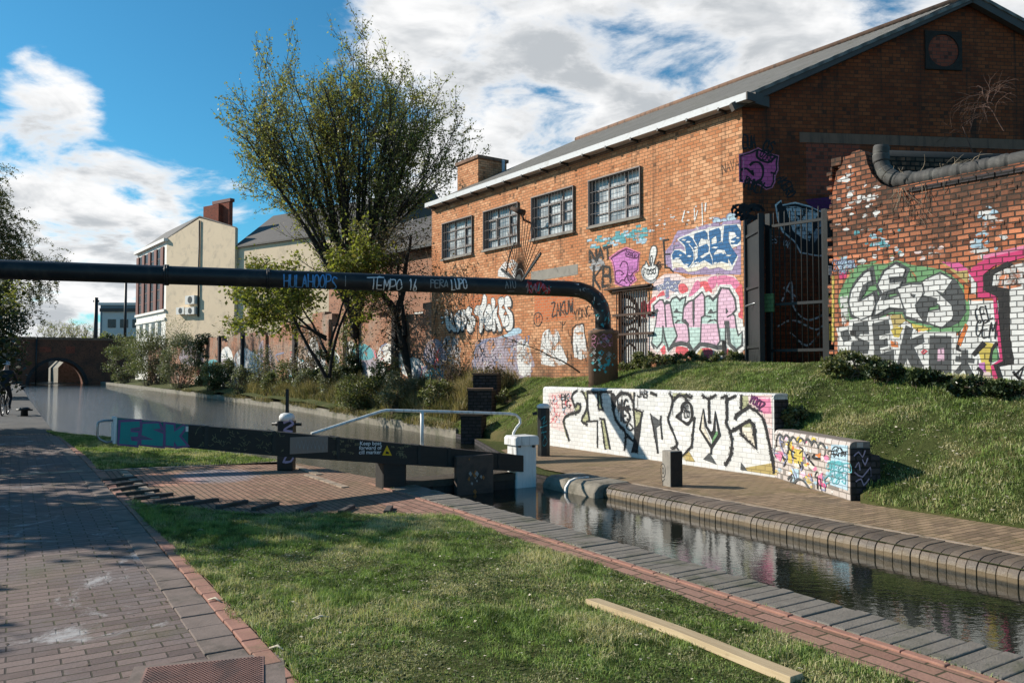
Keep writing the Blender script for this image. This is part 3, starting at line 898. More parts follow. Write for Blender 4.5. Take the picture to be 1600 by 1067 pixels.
while s < 8.15:
    w = .079 + RNG.uniform(-.008, .008)
    R = .17; RV = .10
    e = RNG.uniform(-.006, .006); top = .010 + RNG.uniform(-.004, .003)
    prof = [(6.52 + e, -.3)] + [(6.52 + e + R - R * cos(t), top - RV + RV * sin(t)) for t in np.linspace(0, pi / 2, 6)] + [(6.93, top), (6.93, -.3)]
    b.prism([(x, z) for (x, z) in prof], lambda x, z, y: (x, y, z), s + .0015, s + w - .002)
    s += w
struct(b.build('right_lock_coping', M['bullnose'], matrix=CANAL, bevel=0.004))
b = MB()
b.box(6.945, 6.985, -4, 8.1, -.1, .010)
struct(b.build('platform_edging', M['edging_line'], matrix=CANAL))

# the big coping stone at the gate with its cill marker line
b = MB()
prof = [(6.36, -.35), (6.38, -.08), (6.44, -.01), (6.52, .02), (6.98, .025), (6.98, -.35)]
b.prism(prof, lambda x, z, y: (x, y, z), 8.17, 8.78)
b.prism([(x - (.03 if x < 6.9 else 0), z) for (x, z) in prof], lambda x, z, y: (x, y, z), 8.79, 9.32)
o = b.build('coping_stone', M['stone'], matrix=CANAL, bevel=.03)
tag(o, 'worn pale coping stones at the lock mouth beside the white gate post', 'coping stone')
b = MB()
b.prism([(6.335, -.22), (6.355, -.08), (6.425, .005), (6.52, .034), (6.75, .040), (6.75, .0), (6.46, -.06), (6.40, -.22)], lambda x, z, y: (x, y, z), 8.765, 8.80)
b.build('painted_line', M['white_paint'], parent=o, matrix=CANAL)

# towpath and its edge courses
sheet('towpath', [(.66, 21.6), (.72, 20.2), (.80, 16), (.86, 13.2), (.88, 9), (.90, -14), (-8.5, -14), (-8.5, 21.6)], 0.006, M['towpath'])
def edge_course(name, pa, pb, s0, s1, step, mat, z, jit=.004, off=lambda s: 0):
    b = MB(); s = s0
    while s < s1:
        o = off(s)
        b.box(pa + o + RNG.uniform(-jit, jit), pb + o + RNG.uniform(-jit, jit), s + .003, s + step - .004, -.1, z + RNG.uniform(-.004, .004)); s += step
    return struct(b.build(name, mat, matrix=CANAL, bevel=.006))
eoff = lambda s: float(np.interp(s, [-9, 9, 13.2, 16, 20.2, 22], [0, -.02, -.06, -.1, -.22, -.34]))
edge_course('path_edge_slabs', .90, 1.10, -3, 20.6, .24, M['edge_slab'], .012, off=eoff)
edge_course('path_edge_bricks', 1.106, 1.205, -3, 20.6, .215, M['red_edge'], .018, off=eoff)
b = MB(); 
for i in range(40): b.box(-.16 - i * .215 + .003 + .86, -.16 - i * .215 + .212 + .86, 13.35, 13.47, -.1, .014)
struct(b.build('cross_course', M['edging_line'], matrix=CANAL, bevel=.005))
b = MB()
for i in range(14): b.box(.98 + i * .2, .98 + i * .2 + .193, 13.3 - i * .02, 13.4 - i * .02, -.1, .013)
struct(b.build('apron_edging', M['edging_line'], matrix=CANAL, bevel=.005))
# second pale course running towards the lock across the apron
a0, a1 = PS(193, 737), PS(243, 779)
b = MB()
for i in range(8):
    t0, t1 = i / 8, (i + 1) / 8 - .01
    b.bar((a0[0] + (a1[0] - a0[0]) * t0, a0[1] + (a1[1] - a0[1]) * t0, -.02), (a0[0] + (a1[0] - a0[0]) * t1, a0[1] + (a1[1] - a0[1]) * t1, -.02), .1, .07)
for (q0, q1) in (((440, 722), (500, 742)), ((480, 742), (540, 762))):
    a0, a1 = PS(*q0), PS(*q1)
    for i in range(7):
        t0, t1 = i / 7, (i + 1) / 7 - .012
        b.bar((a0[0] + (a1[0] - a0[0]) * t0, a0[1] + (a1[1] - a0[1]) * t0, -.022), (a0[0] + (a1[0] - a0[0]) * t1, a0[1] + (a1[1] - a0[1]) * t1, -.022), .1, .07)
struct(b.build('apron_cross_edging', M['edging_line'], matrix=CANAL))

# lawns
lawn_px = [(195, 786), (260, 792), (330, 799), (420, 805), (520, 806), (620, 805), (715, 809), (745, 822), (800, 841), (900, 874), (1000, 907), (1100, 947), (1200, 987), (1300, 1027), (1430, 1069)]
near_lawn = [PS(*q) for q in lawn_px] + [(3.66, -2), (1.21, -2), (1.21, 6)]
far_lawn = [PS(*q) for q in [(152, 735), (250, 730), (369, 726), (445, 721)]] + [(PL(12.7) - .12, 12.7)] + [(PL(s) - .1, s) for s in (14.2, 16, 18, 20, 21.5, 22.4)] + [(.72, 22.6), (.92, 20.4), (1.02, 18), (1.12, 15)]
sheet('near_lawn', near_lawn, 0.010, M['sward'])
sheet('far_lawn', far_lawn, 0.010, M['sward'])

def in_poly(px, py, poly):
    r = np.zeros(len(px), bool)
    n = len(poly)
    for i in range(n):
        x0, y0 = poly[i]; x1, y1 = poly[(i + 1) % n]
        if y0 == y1: continue
        c = ((y0 > py) != (y1 > py)) & (px < (x1 - x0) * (py - y0) / (y1 - y0) + x0)
        r ^= c
    return r

def blades(name, pts, mat, h, w, lean=0.5, hvar=None, seed=1, label=None):
    """pts (N,3) in the canal frame; a bent two-segment blade for each"""
    rng = np.random.default_rng(seed)
    n = len(pts)
    a = rng.uniform(0, 2 * pi, n)
    hh = h * rng.uniform(.45, 1.25, n) * (1 if hvar is None else hvar)
    ww = w * rng.uniform(.6, 1.3, n)
    ln = np.abs(rng.normal(0, lean, n))
    la = rng.uniform(0, 2 * pi, n)
    side = np.stack([np.cos(a), np.sin(a), np.zeros(n)], 1) * ww[:, None] / 2
    bend = np.stack([np.cos(la), np.sin(la), np.zeros(n)], 1)
    mid = pts + bend * (hh * ln * .3)[:, None] + np.array([0, 0, 1]) * (hh * .55)[:, None]
    tip = pts + bend * (hh * ln)[:, None] + np.array([0, 0, 1]) * (hh * np.clip(1 - .35 * ln, .3, 1))[:, None]
    v = np.stack([pts - side, pts + side, mid + side * .8, mid - side * .8, tip], 1).reshape(-1, 3)
    base = np.arange(n) * 5
    f = np.stack([base, base + 1, base + 2, base, base + 2, base + 3, base + 3, base + 2, base + 4], 1).ravel()
    o = raw_mesh(name, v, f, 3, mat)
    o.matrix_world = CANAL
    return tag(o, label, 'grass', kind='stuff')

def sample(poly, n, seed, z):
    rng = np.random.default_rng(seed)
    q = np.array(poly); lo, hi = q.min(0), q.max(0)
    out = []
    tot = 0
    while tot < n:
        c = rng.uniform(lo, hi, (n * 2, 2))
        c = c[in_poly(c[:, 0], c[:, 1], poly)]
        out.append(c); tot += len(c)
    c = np.concatenate(out)[:n]
    zz = z(c[:, 0], c[:, 1]) if callable(z) else np.full(n, z)
    return np.column_stack([c, zz])

vis_near = [PS(*q) for q in lawn_px] + [PS(1250, 1100), (1.21, 2.2), (1.21, 6)]
pt = sample(vis_near, 190000, 3, 0.004)
cl = fbm(pt[:, 0] * 3.0, pt[:, 1] * 3.0, 1.0)
far_boost = np.interp(pt[:, 1], [2, 6, 9], [.75, 1.0, 1.55])
blades('lawn_grass', pt, M['blade'], .038, .0044, .85, np.clip(1 + .5 * cl, .55, 2.4) * far_boost, 4, 'rough mown grass of the lawn between the towpath and the lock')
pt = sample(far_lawn, 42000, 5, 0.004)
blades('far_grass', pt, M['blade'], .055, .009, .7, np.clip(1 + .3 * fbm(pt[:, 0] * 2, pt[:, 1] * 2, 4.0), .4, 2), 6, 'sunlit grass between the balance beam and the canal water')
bank_poly = [(8.17, -2), (8.17, 5.55), (8.62, 5.75), (9.42, 7.45), (9.42, 13.25), (9.0, 14.6), (9.15, 17.2), (11.3, 19.5), (11.5, 13), (11.1, 8), (11.2, 5), (11.3, 2)]
pt = sample(bank_poly, 150000, 8, lambda p, s: HR(p, s) - .004)
blades('bank_grass', pt, M['blade_bank'], .052, .0072, .75, np.clip(1 + .45 * fbm(pt[:, 0] * 2.2, pt[:, 1] * 2.2, 3.0), .35, 2.2), 9, 'rough grass of the bank rising from the lock to the graffitied walls')
reed_poly = [(9.3, 17.5), (9.7, 22), (10.0, 31), (10.2, 45), (11.6, 45), (11.3, 31), (11.0, 22), (11.2, 17.5)]
pt = sample(reed_poly, 66000, 12, lambda p, s: HR(p, s) - .01)
hv = np.clip(1 + .5 * fbm(pt[:, 0] * 1.5, pt[:, 1] * 1.5, 5.0), .2, 2)
blades('waterside_grass', pt, M['reed'], .46, .017, .55, hv, 13, 'tall yellowish grass along the far bank of the canal under the brick wall')
es = NPR.uniform(17, 60, 9000); ep = np.interp(es, [17, 23.2, 31.3, 50, 70], [9.1, 9.26, 9.73, 9.9, 9.75]) + NPR.normal(.05, .07, 9000)
pt = np.column_stack([ep, es, np.full(9000, .05)]); pt = pt[fbm(es * 1.1, es * .4, 6.0) > -.25]
blades('edge_reeds', pt, M['reed'], .26, .018, 1.3, None, 15, 'grass and reeds hanging over the far stone edge of the canal')
# thin fringe of weeds in the joints of the lockside
pt = np.column_stack([4.06 + NPR.normal(0, .02, 1500), NPR.uniform(-1, 9.5, 1500), np.full(1500, .004)])
pt = pt[fbm(pt[:, 1] * 2.3, pt[:, 1] * 0.7, 1.4) > .25]
blades('joint_weeds', pt, M['blade'], .028, .004, .7, None, 14, 'thin weeds growing in the joints of the lock coping')

# ------------------------------------------------------------------ walls with holes
def wall_solid(b, profile, holes, y0, y1, mi=0, reveal=None):
    """upright slab in a Frame's local space; profile/holes in (x, z); front at y0 (outward +y), back at y1"""
    loops = [[Vector((x, z, 0)) for (x, z) in profile]] + [[Vector((x, z, 0)) for (x, z) in h] for h in holes]
    flat = [q for l in loops for q in l]
    tris = tessellate_polygon(loops)
    b.add([(q.x, y0, q.y) for q in flat], [tuple(t) for t in tris], mi)
    b.add([(q.x, y1, q.y) for q in flat], [tuple(t)[::-1] for t in tris], mi)
    for li, l in enumerate([profile] + holes):
        n = len(l)
        for i in range(n):
            (xa, za), (xb, zb) = l[i], l[(i + 1) % n]
            b.add([(xa, y0, za), (xb, y0, zb), (xb, y1, zb), (xa, y1, za)], [(0, 1, 2, 3)], mi if li == 0 or reveal is None else reveal)

def fbox(b, x0, x1, y0, y1, z0, z1, mi=0): b.box(min(x0, x1), max(x0, x1), min(y0, y1), max(y0, y1), min(z0, z1), max(z0, z1), mi)

# ------------------------------------------------------------------ warehouse
CORNER = Vector((4.47, 15.3, 0))
FS = Frame(CORNER, (-.580, .8146))                # lit side wall, x runs away from the camera
FG = Frame(CORNER, (-.994, -.11))                 # shaded gable, x negative to the right
SIDE_LEN = 12.1
EAVE = FS.px(1156, 168)[1]
apx, apz = FG.px(1511, 2)
WH = thing('brick_warehouse', 'big orange brick warehouse with corrugated roof and graffiti on its sunlit side', 'warehouse', CORNER)
win_px = [((921.5, 281), (1002, 258), (1002, 338), (921.5, 354)), ((832, 309), (897.5, 290.5), (897.5, 361), (832, 374)), ((757, 332), (810.5, 316.5), (810.5, 383), (757, 393)), ((692.5, 350), (739, 336.5), (739, 397), (692.5, 404))]
holes = []
for q in win_px:
    l = [FS.px(*c) for c in q]
    x0 = (l[0][0] + l[3][0]) / 2; x1 = (l[1][0] + l[2][0]) / 2
    holes.append((x1, x0, (l[2][1] + l[3][1]) / 2, (l[0][1] + l[1][1]) / 2))
zlo = sum(h[2] for h in holes) / 4; zhi = sum(h[3] for h in holes) / 4
holes = [(h[0], h[1], zlo, zhi) for h in holes]
drx0, drx1 = FS.px(1012, 500)[0], FS.px(966, 500)[0]
door_hole = (drx0, drx1, 0.6, FS.px(990, 452)[1])
b = MB()
wall_solid(b, [(0, 0), (SIDE_LEN, 0), (SIDE_LEN, EAVE), (0, EAVE)], [[(h[0], h[2]), (h[1], h[2]), (h[1], h[3]), (h[0], h[3])] for h in holes] + [[(door_hole[0], .6), (door_hole[1], .6), (door_hole[1], door_hole[3]), (door_hole[0], door_hole[3])]], 0, -.3)
WSIDE = b.build('wall', M['warehouse'], parent=WH, matrix=FS.mat)
WSIDE['label'] = 'sunlit orange brick side wall with four steel windows'
b = MB()
gw = -apx
ridge_z = apz
gprof = [(-.004, 0), (-.004, EAVE + .0), (apx, ridge_z - .02), (2 * apx, EAVE), (2 * apx, 0)]
wall_solid(b, gprof, [], 0, -.3)
# end wall and far side so that the building is closed
e0 = FG.w(2 * apx, 0, 0) - CORNER
b2 = MB()
far0 = FS.w(SIDE_LEN, -.3, 0); 
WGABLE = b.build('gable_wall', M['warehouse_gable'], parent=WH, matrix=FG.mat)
WGABLE['label'] = 'shaded gable end of the same brick, darkened for shade, with a bricked-up round opening'
gv = FG.w(2 * apx, 0, 0) - CORNER
u3 = Vector((FS.u.x, FS.u.y, 0))
pA = CORNER + u3 * SIDE_LEN; pB = pA + gv; pC = CORNER + gv; ap = FG.w(apx, 0, 0)
b = MB()
b.add([pA, pB, pB + Vector((0, 0, EAVE)), ap + u3 * SIDE_LEN + Vector((0, 0, ridge_z - .05)), pA + Vector((0, 0, EAVE))], [(0, 1, 2, 3, 4)])
b.add([pC, pB, pB + Vector((0, 0, EAVE)), pC + Vector((0, 0, EAVE))], [(0, 1, 2, 3)])
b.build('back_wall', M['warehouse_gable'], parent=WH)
# roof
b = MB()
def roofslab(a, c, d, e, th=.07):
    up = Vector((0, 0, th))
    b.hexa([a, c, d, e, a + up, c + up, d + up, e + up])
over = .22
nS = FS.n
rg0 = ap - u3 * over + Vector((0, 0, ridge_z)); rg1 = ap + u3 * (SIDE_LEN + .1) + Vector((0, 0, ridge_z))
sl = (ridge_z - EAVE)
ev0 = CORNER + Vector((0, 0, EAVE + .16)) - u3 * over; ev1 = CORNER + u3 * (SIDE_LEN + .1) + Vector((0, 0, EAVE + .16))
outv = (ev0 - rg0); outv = outv.normalized() * .2
inv = FS.mat.inverted()
rr = [inv @ q for q in (ev0 + outv, ev1 + outv, rg1, rg0)]
roofslab(*rr)
fe0 = pC + Vector((0, 0, EAVE + .12)) - u3 * over; fe1 = pB + Vector((0, 0, EAVE + .12)) + u3 * .1
rr2 = [inv @ q for q in (rg0, rg1, fe1, fe0)]
roofslab(*rr2)
ROOF = b.build('roof', M['corrugated'], parent=WH, matrix=FS.mat)
b = MB()
b.tube([inv @ (rg0 + Vector((0, 0, .07))), inv @ (rg1 + Vector((0, 0, .07)))], .09, 8)
b.build('ridge_capping', M['concrete_dark'], parent=ROOF, matrix=FS.mat)
# verge boards along the gable
b = MB()
for (a, c) in ((Vector((0.25, 0.10, EAVE - .06)), Vector((apx, 0.10, ridge_z - .02))), (Vector((apx, 0.10, ridge_z - .02)), Vector((2 * apx - .2, 0.10, EAVE - .06)))):
    b.bar(a, c, .14, .15, 0)
b.build('verge_board', M['slate'], parent=WH, matrix=FG.mat)
# gutter with brackets
b = MB()
b.box(-.30, SIDE_LEN, .02, .26, EAVE + .01, EAVE + .145)
GUT = b.build('gutter', M['gutter'], parent=WH, matrix=FS.mat)
b = MB()
b.box(-.335, -.305, .0, .27, EAVE - .0, EAVE + .15); b.box(-.32, -.05, -.42, .0, EAVE - .02, EAVE + .2)
b.build('gutter_end', M['slate'], parent=GUT, matrix=FS.mat)
x = .35
while x < SIDE_LEN:
    b = MB(); b.box(x, x + .04, .015, .265, EAVE - .03, EAVE + .03); b.box(x, x + .045, .0, .05, EAVE - .06, EAVE - .02)
    b.build('gutter_bracket', M['iron'], parent=GUT, matrix=FS.mat)
    x += .82
b = MB(); b.box(0.0, SIDE_LEN, .002, .03, EAVE - .055, EAVE - .0)
b.build('eaves_course', M['concrete_dark'], parent=WH, matrix=FS.mat)
# windows
for wi, (x0, x1, z0, z1) in enumerate(holes):
    b = MB()
    t = .032
    fbox(b, x0 + .002, x0 + t, -.14, .04, z0 + .002, z1 - .002); fbox(b, x1 - t, x1 - .002, -.14, .04, z0 + .002, z1 - .002)
    fbox(b, x0 + t, x1 - t, -.14, .04, z0 + .002, z0 + t); fbox(b, x0 + t, x1 - t, -.14, .04, z1 - t, z1 - .002)
    wf = b.build('window', M['frame_grey'], parent=WH, matrix=FS.mat)
    b = MB(); fbox(b, x0 + t, x1 - t, -.128, -.12, z0 + t, z1 - t); b.build('window_pane', M['glass'], parent=wf, matrix=FS.mat)
    b = MB()
    n = 3
    for i in range(1, n):
        xx = x0 + (x1 - x0) * i / n; fbox(b, xx - .016, xx + .016, -.118, -.085, z0 + t, z1 - t)
    for j in range(1, 4):
        zz = z0 + (z1 - z0) * j / 4; fbox(b, x0 + t, x1 - t, -.116, -.09, zz - .014, zz + .014)
    for i in range(n):
        # opening casement with a thicker frame
        if i == (wi + 0) % 3 or i == 0:
            xa = x0 + (x1 - x0) * i / n; xb = x0 + (x1 - x0) * (i + 1) / n
            za = z0 + (z1 - z0) * .25; zb = z0 + (z1 - z0) * .75
            fbox(b, xa + .02, xa + .055, -.11, -.06, za, zb); fbox(b, xb - .055, xb - .02, -.11, -.06, za, zb)
            fbox(b, xa + .02, xb - .02, -.11, -.062, za - .02, za + .03); fbox(b, xa + .02, xb - .02, -.11, -.062, zb - .03, zb + .02)
    b.build('glazing_bars', M['frame_grey'], parent=wf, matrix=FS.mat)
    b = MB()
    for i in range(1, 14):
        xx = x0 + (x1 - x0) * i / 14; fbox(b, xx - .003, xx + .003, .026, .032, z0 + t, z1 - t)
    for zz in (z0 + .3, (z0 + z1) / 2, z1 - .3): fbox(b, x0 + t, x1 - t, .020, .026, zz - .004, zz + .004)
    fbox(b, x0 - .008, x0 + .01, .04, .055, z0 - .0, z1); fbox(b, x1 - .01, x1 + .008, .04, .055, z0, z1); fbox(b, x0 - .01, x1 + .01, .04, .061, z1 - .03, z1)
    b.build('window_guard', M['frame_grey'], parent=wf, matrix=FS.mat)
    b = MB(); fbox(b, x0 - .03, x1 + .03, -.1, .09, z0 - .05, z0 - .001); b.build('sill', M['concrete'], parent=wf, matrix=FS.mat)
    b = MB(); fbox(b, x0 - .1, x1 + .1, -.02, .004, z1 + .004, z1 + .15); b.build('lintel', M['warehouse'], parent=wf, matrix=FS.mat)
# bricked-up opening with a concrete lintel, behind the pipe
x0, z0 = FS.px(897, 500); x1 = FS.px(790, 500)[0]
x1 = FS.px(835, 500)[0]
b = MB(); fbox(b, x0, x1, -.05, .004, FS.px(870, 501)[1], FS.px(870, 436)[1]); b.build('bricked_up_window', M['infill'], parent=WH, matrix=FS.mat)
xa, xb = FS.px(797, 480)[0], FS.px(735, 480)[0]
b = MB(); fbox(b, xa, xb, -.05, .004, FS.px(765, 512)[1], FS.px(765, 458)[1]); b.build('bricked_up_window', M['infill'], parent=WH, matrix=FS.mat)
b = MB(); fbox(b, FS.px(903, 430)[0], FS.px(830, 430)[0], -.05, .006, FS.px(870, 434)[1], FS.px(870, 418)[1]); b.build('concrete_lintel', M['concrete'], parent=WH, matrix=FS.mat)
# gable details
def gpx(x, y): return FG.px(x, y)
b = MB(); l0 = gpx(1249, 207); l1 = gpx(1600, 222)
fbox(b, l0[0], 2 * apx + .3, -.05, .012, gpx(1255, 223)[1], l0[1]); b.build('concrete_lintel', M['concrete_dark'], parent=WH, matrix=FG.mat)
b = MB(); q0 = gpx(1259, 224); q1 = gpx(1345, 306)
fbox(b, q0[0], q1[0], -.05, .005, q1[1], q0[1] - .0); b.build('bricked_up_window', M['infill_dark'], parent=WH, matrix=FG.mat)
b = MB(); q0 = gpx(1444, 49); q1 = gpx(1502, 111)
cx, cz = (q0[0] + q1[0]) / 2, (q0[1] + q1[1]) / 2; hw = abs(q1[0] - q0[0]) / 2
wall_solid(b, [(cx - hw, cz - hw), (cx + hw, cz - hw), (cx + hw, cz + hw), (cx - hw, cz + hw)], [[(cx + hw * .84 * cos(t), cz + hw * .84 * sin(t)) for t in np.linspace(0, 2 * pi, 32, endpoint=False)]], .035, -.05)
rd = b.build('round_opening', M['bark_dark'], parent=WH, matrix=FG.mat)
b = MB(); b.tube([(cx, -.03, cz), (cx, .012, cz)], hw * .83, 32, smooth=False); b.build('brick_filling', M['infill_dark'], parent=rd, matrix=FG.mat)
# roof-top brick tower near the far end
b = MB(); b.box(11.1, 12.35, -2.2, -1.1, EAVE - .4, 8.2)
TW = b.build('roof_tower', M['warehouse'], parent=WH, matrix=FS.mat)
b = MB(); b.box(11.05, 12.4, -2.25, -1.05, 8.2, 8.3); b.build('tower_coping', M['concrete_dark'], parent=TW, matrix=FS.mat)
b = MB(); b.tube([(11.0, -2.0, 6.4), (11.0, -2.0, 8.25)], .05, 8); b.build('vent_pipe', M['gutter'], parent=TW, matrix=FS.mat)
b = MB(); b.box(11.6, 12.6, -4.2, -2.9, EAVE + .2, 8.0); b.build('roof_housing', M['slate'], parent=WH, matrix=FS.mat)
# floodlight bracket by the second window
qx, qz = FS.px(830, 333)
b = MB(); b.tube([(qx + .05, 0, qz - .25), (qx + .05, .2, qz - .2), (qx, .35, qz - .02)], .03, 6)
fl = b.build('floodlight_arm', M['rusty'], parent=WH, matrix=FS.mat)
b = MB(); b.tube([(qx - .12, .32, qz - .06), (qx + .2, .5, qz + .1)], [.09, .05], 8); b.build('floodlight', M['rusty'], parent=fl, matrix=FS.mat)
# barred doorway with a painted door behind the bars
b = MB(); fbox(b, door_hole[0] + .01, door_hole[1] - .01, -.2, -.12, .7, door_hole[3] - .01)
DOOR = b.build('door', M['white_wall'], parent=WH, matrix=FS.mat)
b = MB()
for i in range(13):
    xx = door_hole[0] + .0 + (door_hole[1] - door_hole[0]) * i / 12; b.tube([(xx, .05, .9), (xx, .05, door_hole[3] - .05)], .014, 5, 0)
for zz in (FS.px(990, 548)[1] + .35, FS.px(990, 493)[1], door_hole[3] - .02): fbox(b, door_hole[0] - .2, door_hole[1] + .12, .03, .075, zz, zz + .05)
fbox(b, door_hole[0] - .12, door_hole[1] + .35, .0, .12, door_hole[3] + .03, door_hole[3] + .07)
b.build('door_grille', M['rusty'], parent=WH, matrix=FS.mat)

# ------------------------------------------------------------------ ruined garden wall on the right
CW = Vector((5.1, 12.6, 0))
FC = Frame(CW, (-.588, .8089))
prof_px = [(1307, 300), (1307, 268), (1314, 262), (1318, 250), (1327, 247), (1331, 238), (1344, 234), (1352, 238), (1355, 255), (1362, 272), (1376, 287), (1392, 294)]
prof = [FC.px(*q) for q in prof_px]
prof[0] = (-.01, prof[0][1])
ztop = FC.px(1500, 272)[1]
prof = [(0, 0.4)] + [(min(x, -.003), z) for (x, z) in prof] + [(-2.2, ztop), (-9.5, ztop), (-9.5, 0.4)]
# ragged steps of broken bricks at the open end
b = MB(); wall_solid(b, prof, [], 0, -.34)
RW = thing('ruined_brick_wall', 'old red brick wall with round coping and white graffiti lettering on the right', 'wall', CW)
RWALL = b.build('wall', M['old_red'], parent=RW, matrix=FC.mat)
b = MB()
for i in range(46):
    zz = 1.6 + i * .075
    if zz > prof[2][1] + .1: break
    d = RNG.choice([.0, .03, .06, .1, .11])
    if d: b.box(0.0, d, -.33 + RNG.uniform(0, .1), -.012, zz, zz + .066)
for k in range(9):
    x = -.05 - k * .1; 
    if RNG.random() < .7: b.box(x - .1, x + .08, -.3, -.02 - RNG.uniform(0, .06), FC.px(1340, 240)[1] - .12 + RNG.uniform(-.1, .05) - k * .0, FC.px(1340, 240)[1] + RNG.uniform(-.03, .06)) if k < 4 else None
b.build('broken_brick_end', M['old_red'], parent=RWALL, matrix=FC.mat, bevel=.012)
# a few bricks that stand proud or are missing, to break the face
b = MB()
for i in range(90):
    x = -RNG.uniform(.1, 4.6); z = 1.4 + round(RNG.uniform(1.75, 2.7) / .075) * .075
    if z > ztop - .25: continue
    b.box(x, x + RNG.choice([.105, .21]), -.02, RNG.uniform(.004, .012), z + .006, z + .069)
b.build('proud_brick', M['old_red'], parent=RWALL, matrix=FC.mat, bevel=.008)['kind'] = 'stuff'
cp = [FC.px(*q) for q in [(1372, 226), (1371, 240), (1372, 253), (1376, 264), (1384, 273), (1396, 279), (1412, 279)]]
cpath = [(x, z) for (x, z) in cp] + [(-2.15, ztop + .055), (-9.5, ztop + .055)]
cpath = catmull(cpath, False, 14)
dense = []
acc = 0
for a, c in zip(cpath[:-1], cpath[1:]):
    L = math.hypot(c[0] - a[0], c[1] - a[1]); n = max(1, int(L / .02))
    for i in range(n): dense.append((a[0] + (c[0] - a[0]) * i / n, a[1] + (c[1] - a[1]) * i / n))
pts, rad, dist = [], [], 0.0
last = None; nxt = 0.0
for q in dense:
    if last is not None: dist += math.hypot(q[0] - last[0], q[1] - last[1])
    last = q
    ph = (dist % .125) / .125
    pts.append((q[0], -.10, q[1])); rad.append(.118 - (.010 if ph < .12 else 0) + .006 * sin(int(dist / .125) * 2.3))
b = MB(); b.tube(pts, rad, 14, smooth=True); b.build('round_coping', M['blue_coping'] if 'blue_coping' in M else M['slate'], parent=RW, matrix=FC.mat)
b = MB()
for i in range(60):
    x = -1.25 - i * .235
    b.box(x - .222, x, -.3, .022 + RNG.uniform(0, .012), ztop - .135 + RNG.uniform(-.004, .004), ztop - .068)
b.build('blue_brick_course', M['blue_brick'], parent=RW, matrix=FC.mat, bevel=.006)
# the lower parallel wall behind it with a dark coping
b = MB()
FD = Frame(FC.w(-.6, -1.15, 0), (-.994, -.11))
zb = FD.px(1450, 246)[1]
b.box(-6, .35, -.3, 0, .5, zb); 
rw2 = thing('yard_wall', 'dark brick yard wall with round coping between the ruined wall and the gable', 'wall', FC.w(-.6, -1.15, 0))
b.build('wall', M['old_soot'], parent=rw2, matrix=FD.mat)
b = MB(); b.tube([(.4, -.12, zb + .02), (-6, -.12, zb + .02)], .11, 12); b.build('round_coping', M['iron'], parent=rw2, matrix=FD.mat)

# ------------------------------------------------------------------ low white wall and its stepped-down end
W1A = W(9.05, 7.52); W1B = W(9.08, 13.3)
FW = Frame(W1A, (W1B - W1A))
w1len = (W1B - W1A).length; W1H = 1.16
LW = thing('graffitied_low_wall', 'low white painted brick wall with big black outlined letters, dropping to a lower multicoloured end', 'wall', W1A)
b = MB()
def nose(h, th, r=.07): return [(0.0, -.25)] + [(r * sin(0) * 0 - 0 + (-(r - r * cos(t))) , h - r + r * sin(t)) for t in np.linspace(0, pi / 2, 6)] + [(-th, h), (-th, -.25)]
for (xa, xb) in ((0, w1len),):
    b.prism(nose(W1H, .29), lambda y, z, x: (x, y, z), xa, xb)
W1 = b.build('wall', M['white_wall'], parent=LW, matrix=FW.mat)
W1['label'] = 'white painted higher length of the wall'
b = MB(); b.box(-.011, -.001, -.287, -.003, -.2, W1H - .075); b.build('shaded_end', M['blue_brick'], parent=W1, matrix=FW.mat)  # dark sheet over the end face, its shade put into the colour
b = MB()
for i in range(int(w1len / .075)):
    x = i * .075; b.prism([(y + .006 if y > -.1 else y, z + .006) for (y, z) in nose(W1H, .29)[1:-1]] + [(-.12, W1H - .1)], lambda y, z, xx: (xx, y, z), x + .004, x + .070)
b.build('brick_on_edge_coping', M['white_wall'], parent=W1, matrix=FW.mat)
W2B = W(8.18, 5.73)
FW2 = Frame(W2B, (W1A - W2B)); w2len = (W1A - W2B).length - .0; W2H = .675
b = MB(); b.prism(nose(W2H, .25), lambda y, z, x: (x, y, z), 0, w2len + .06)
W2 = b.build('wall', M['lower_wall'], parent=LW, matrix=FW2.mat)
W2['label'] = 'lower end of the wall covered in small multicoloured tags'
b = MB(); b.box(.0, w2len - .02, -.36, -.25, -.2, W2H - .16); b.build('wall_footing', M['blue_brick'], parent=W2, matrix=FW2.mat)
b = MB(); b.box(-.012, -.001, -.247, -.003, -.2, W2H - .075); b.box(-.016, -.013 + .012, -.36, -.25, -.2, W2H - .165); W2E = b.build('shaded_end', M['blue_brick'], parent=W2, matrix=FW2.mat)  # dark sheets stand for the shade on this end too

# stepped wing wall beyond the gate
SW = thing('stepped_wing_wall', 'dark stepped brick wing wall climbing the bank beyond the lock gate', 'wall', DP(735, 690, 19.3))
def px_box(b, x0, x1, ytop, ybot, Y, depth, mi=0):
    a = DP(x0, ytop, Y); c = DP(x1, ytop, Y); zt = a.z; zb = DP(x0, ybot, Y).z
    b.hexa([(a.x, Y, zb), (c.x, Y, zb), (c.x + .1, Y + depth, zb), (a.x + .1, Y + depth, zb), (a.x, Y, zt), (c.x, Y, zt), (c.x + .1, Y + depth, zt), (a.x + .1, Y + depth, zt)])
for (x0, x1, yt, yb, Y, dp) in ((720, 752, 650, 706, 17.8, .5), (731, 768, 610, 690, 18.9, .5), (739, 776, 586, 670, 19.8, .5)):
    b = MB(); px_box(b, x0, x1, yt, yb, Y, dp); o = b.build('wall_step', M['blue_brick'], parent=SW)
    b = MB(); a = DP(x0, yt, Y); c = DP(x1, yt, Y)
    b.box(a.x - .02, c.x + .03, Y - .02, Y + dp, a.z + .002, a.z + .05); b.build('step_coping', M['concrete_dark'], parent=o)

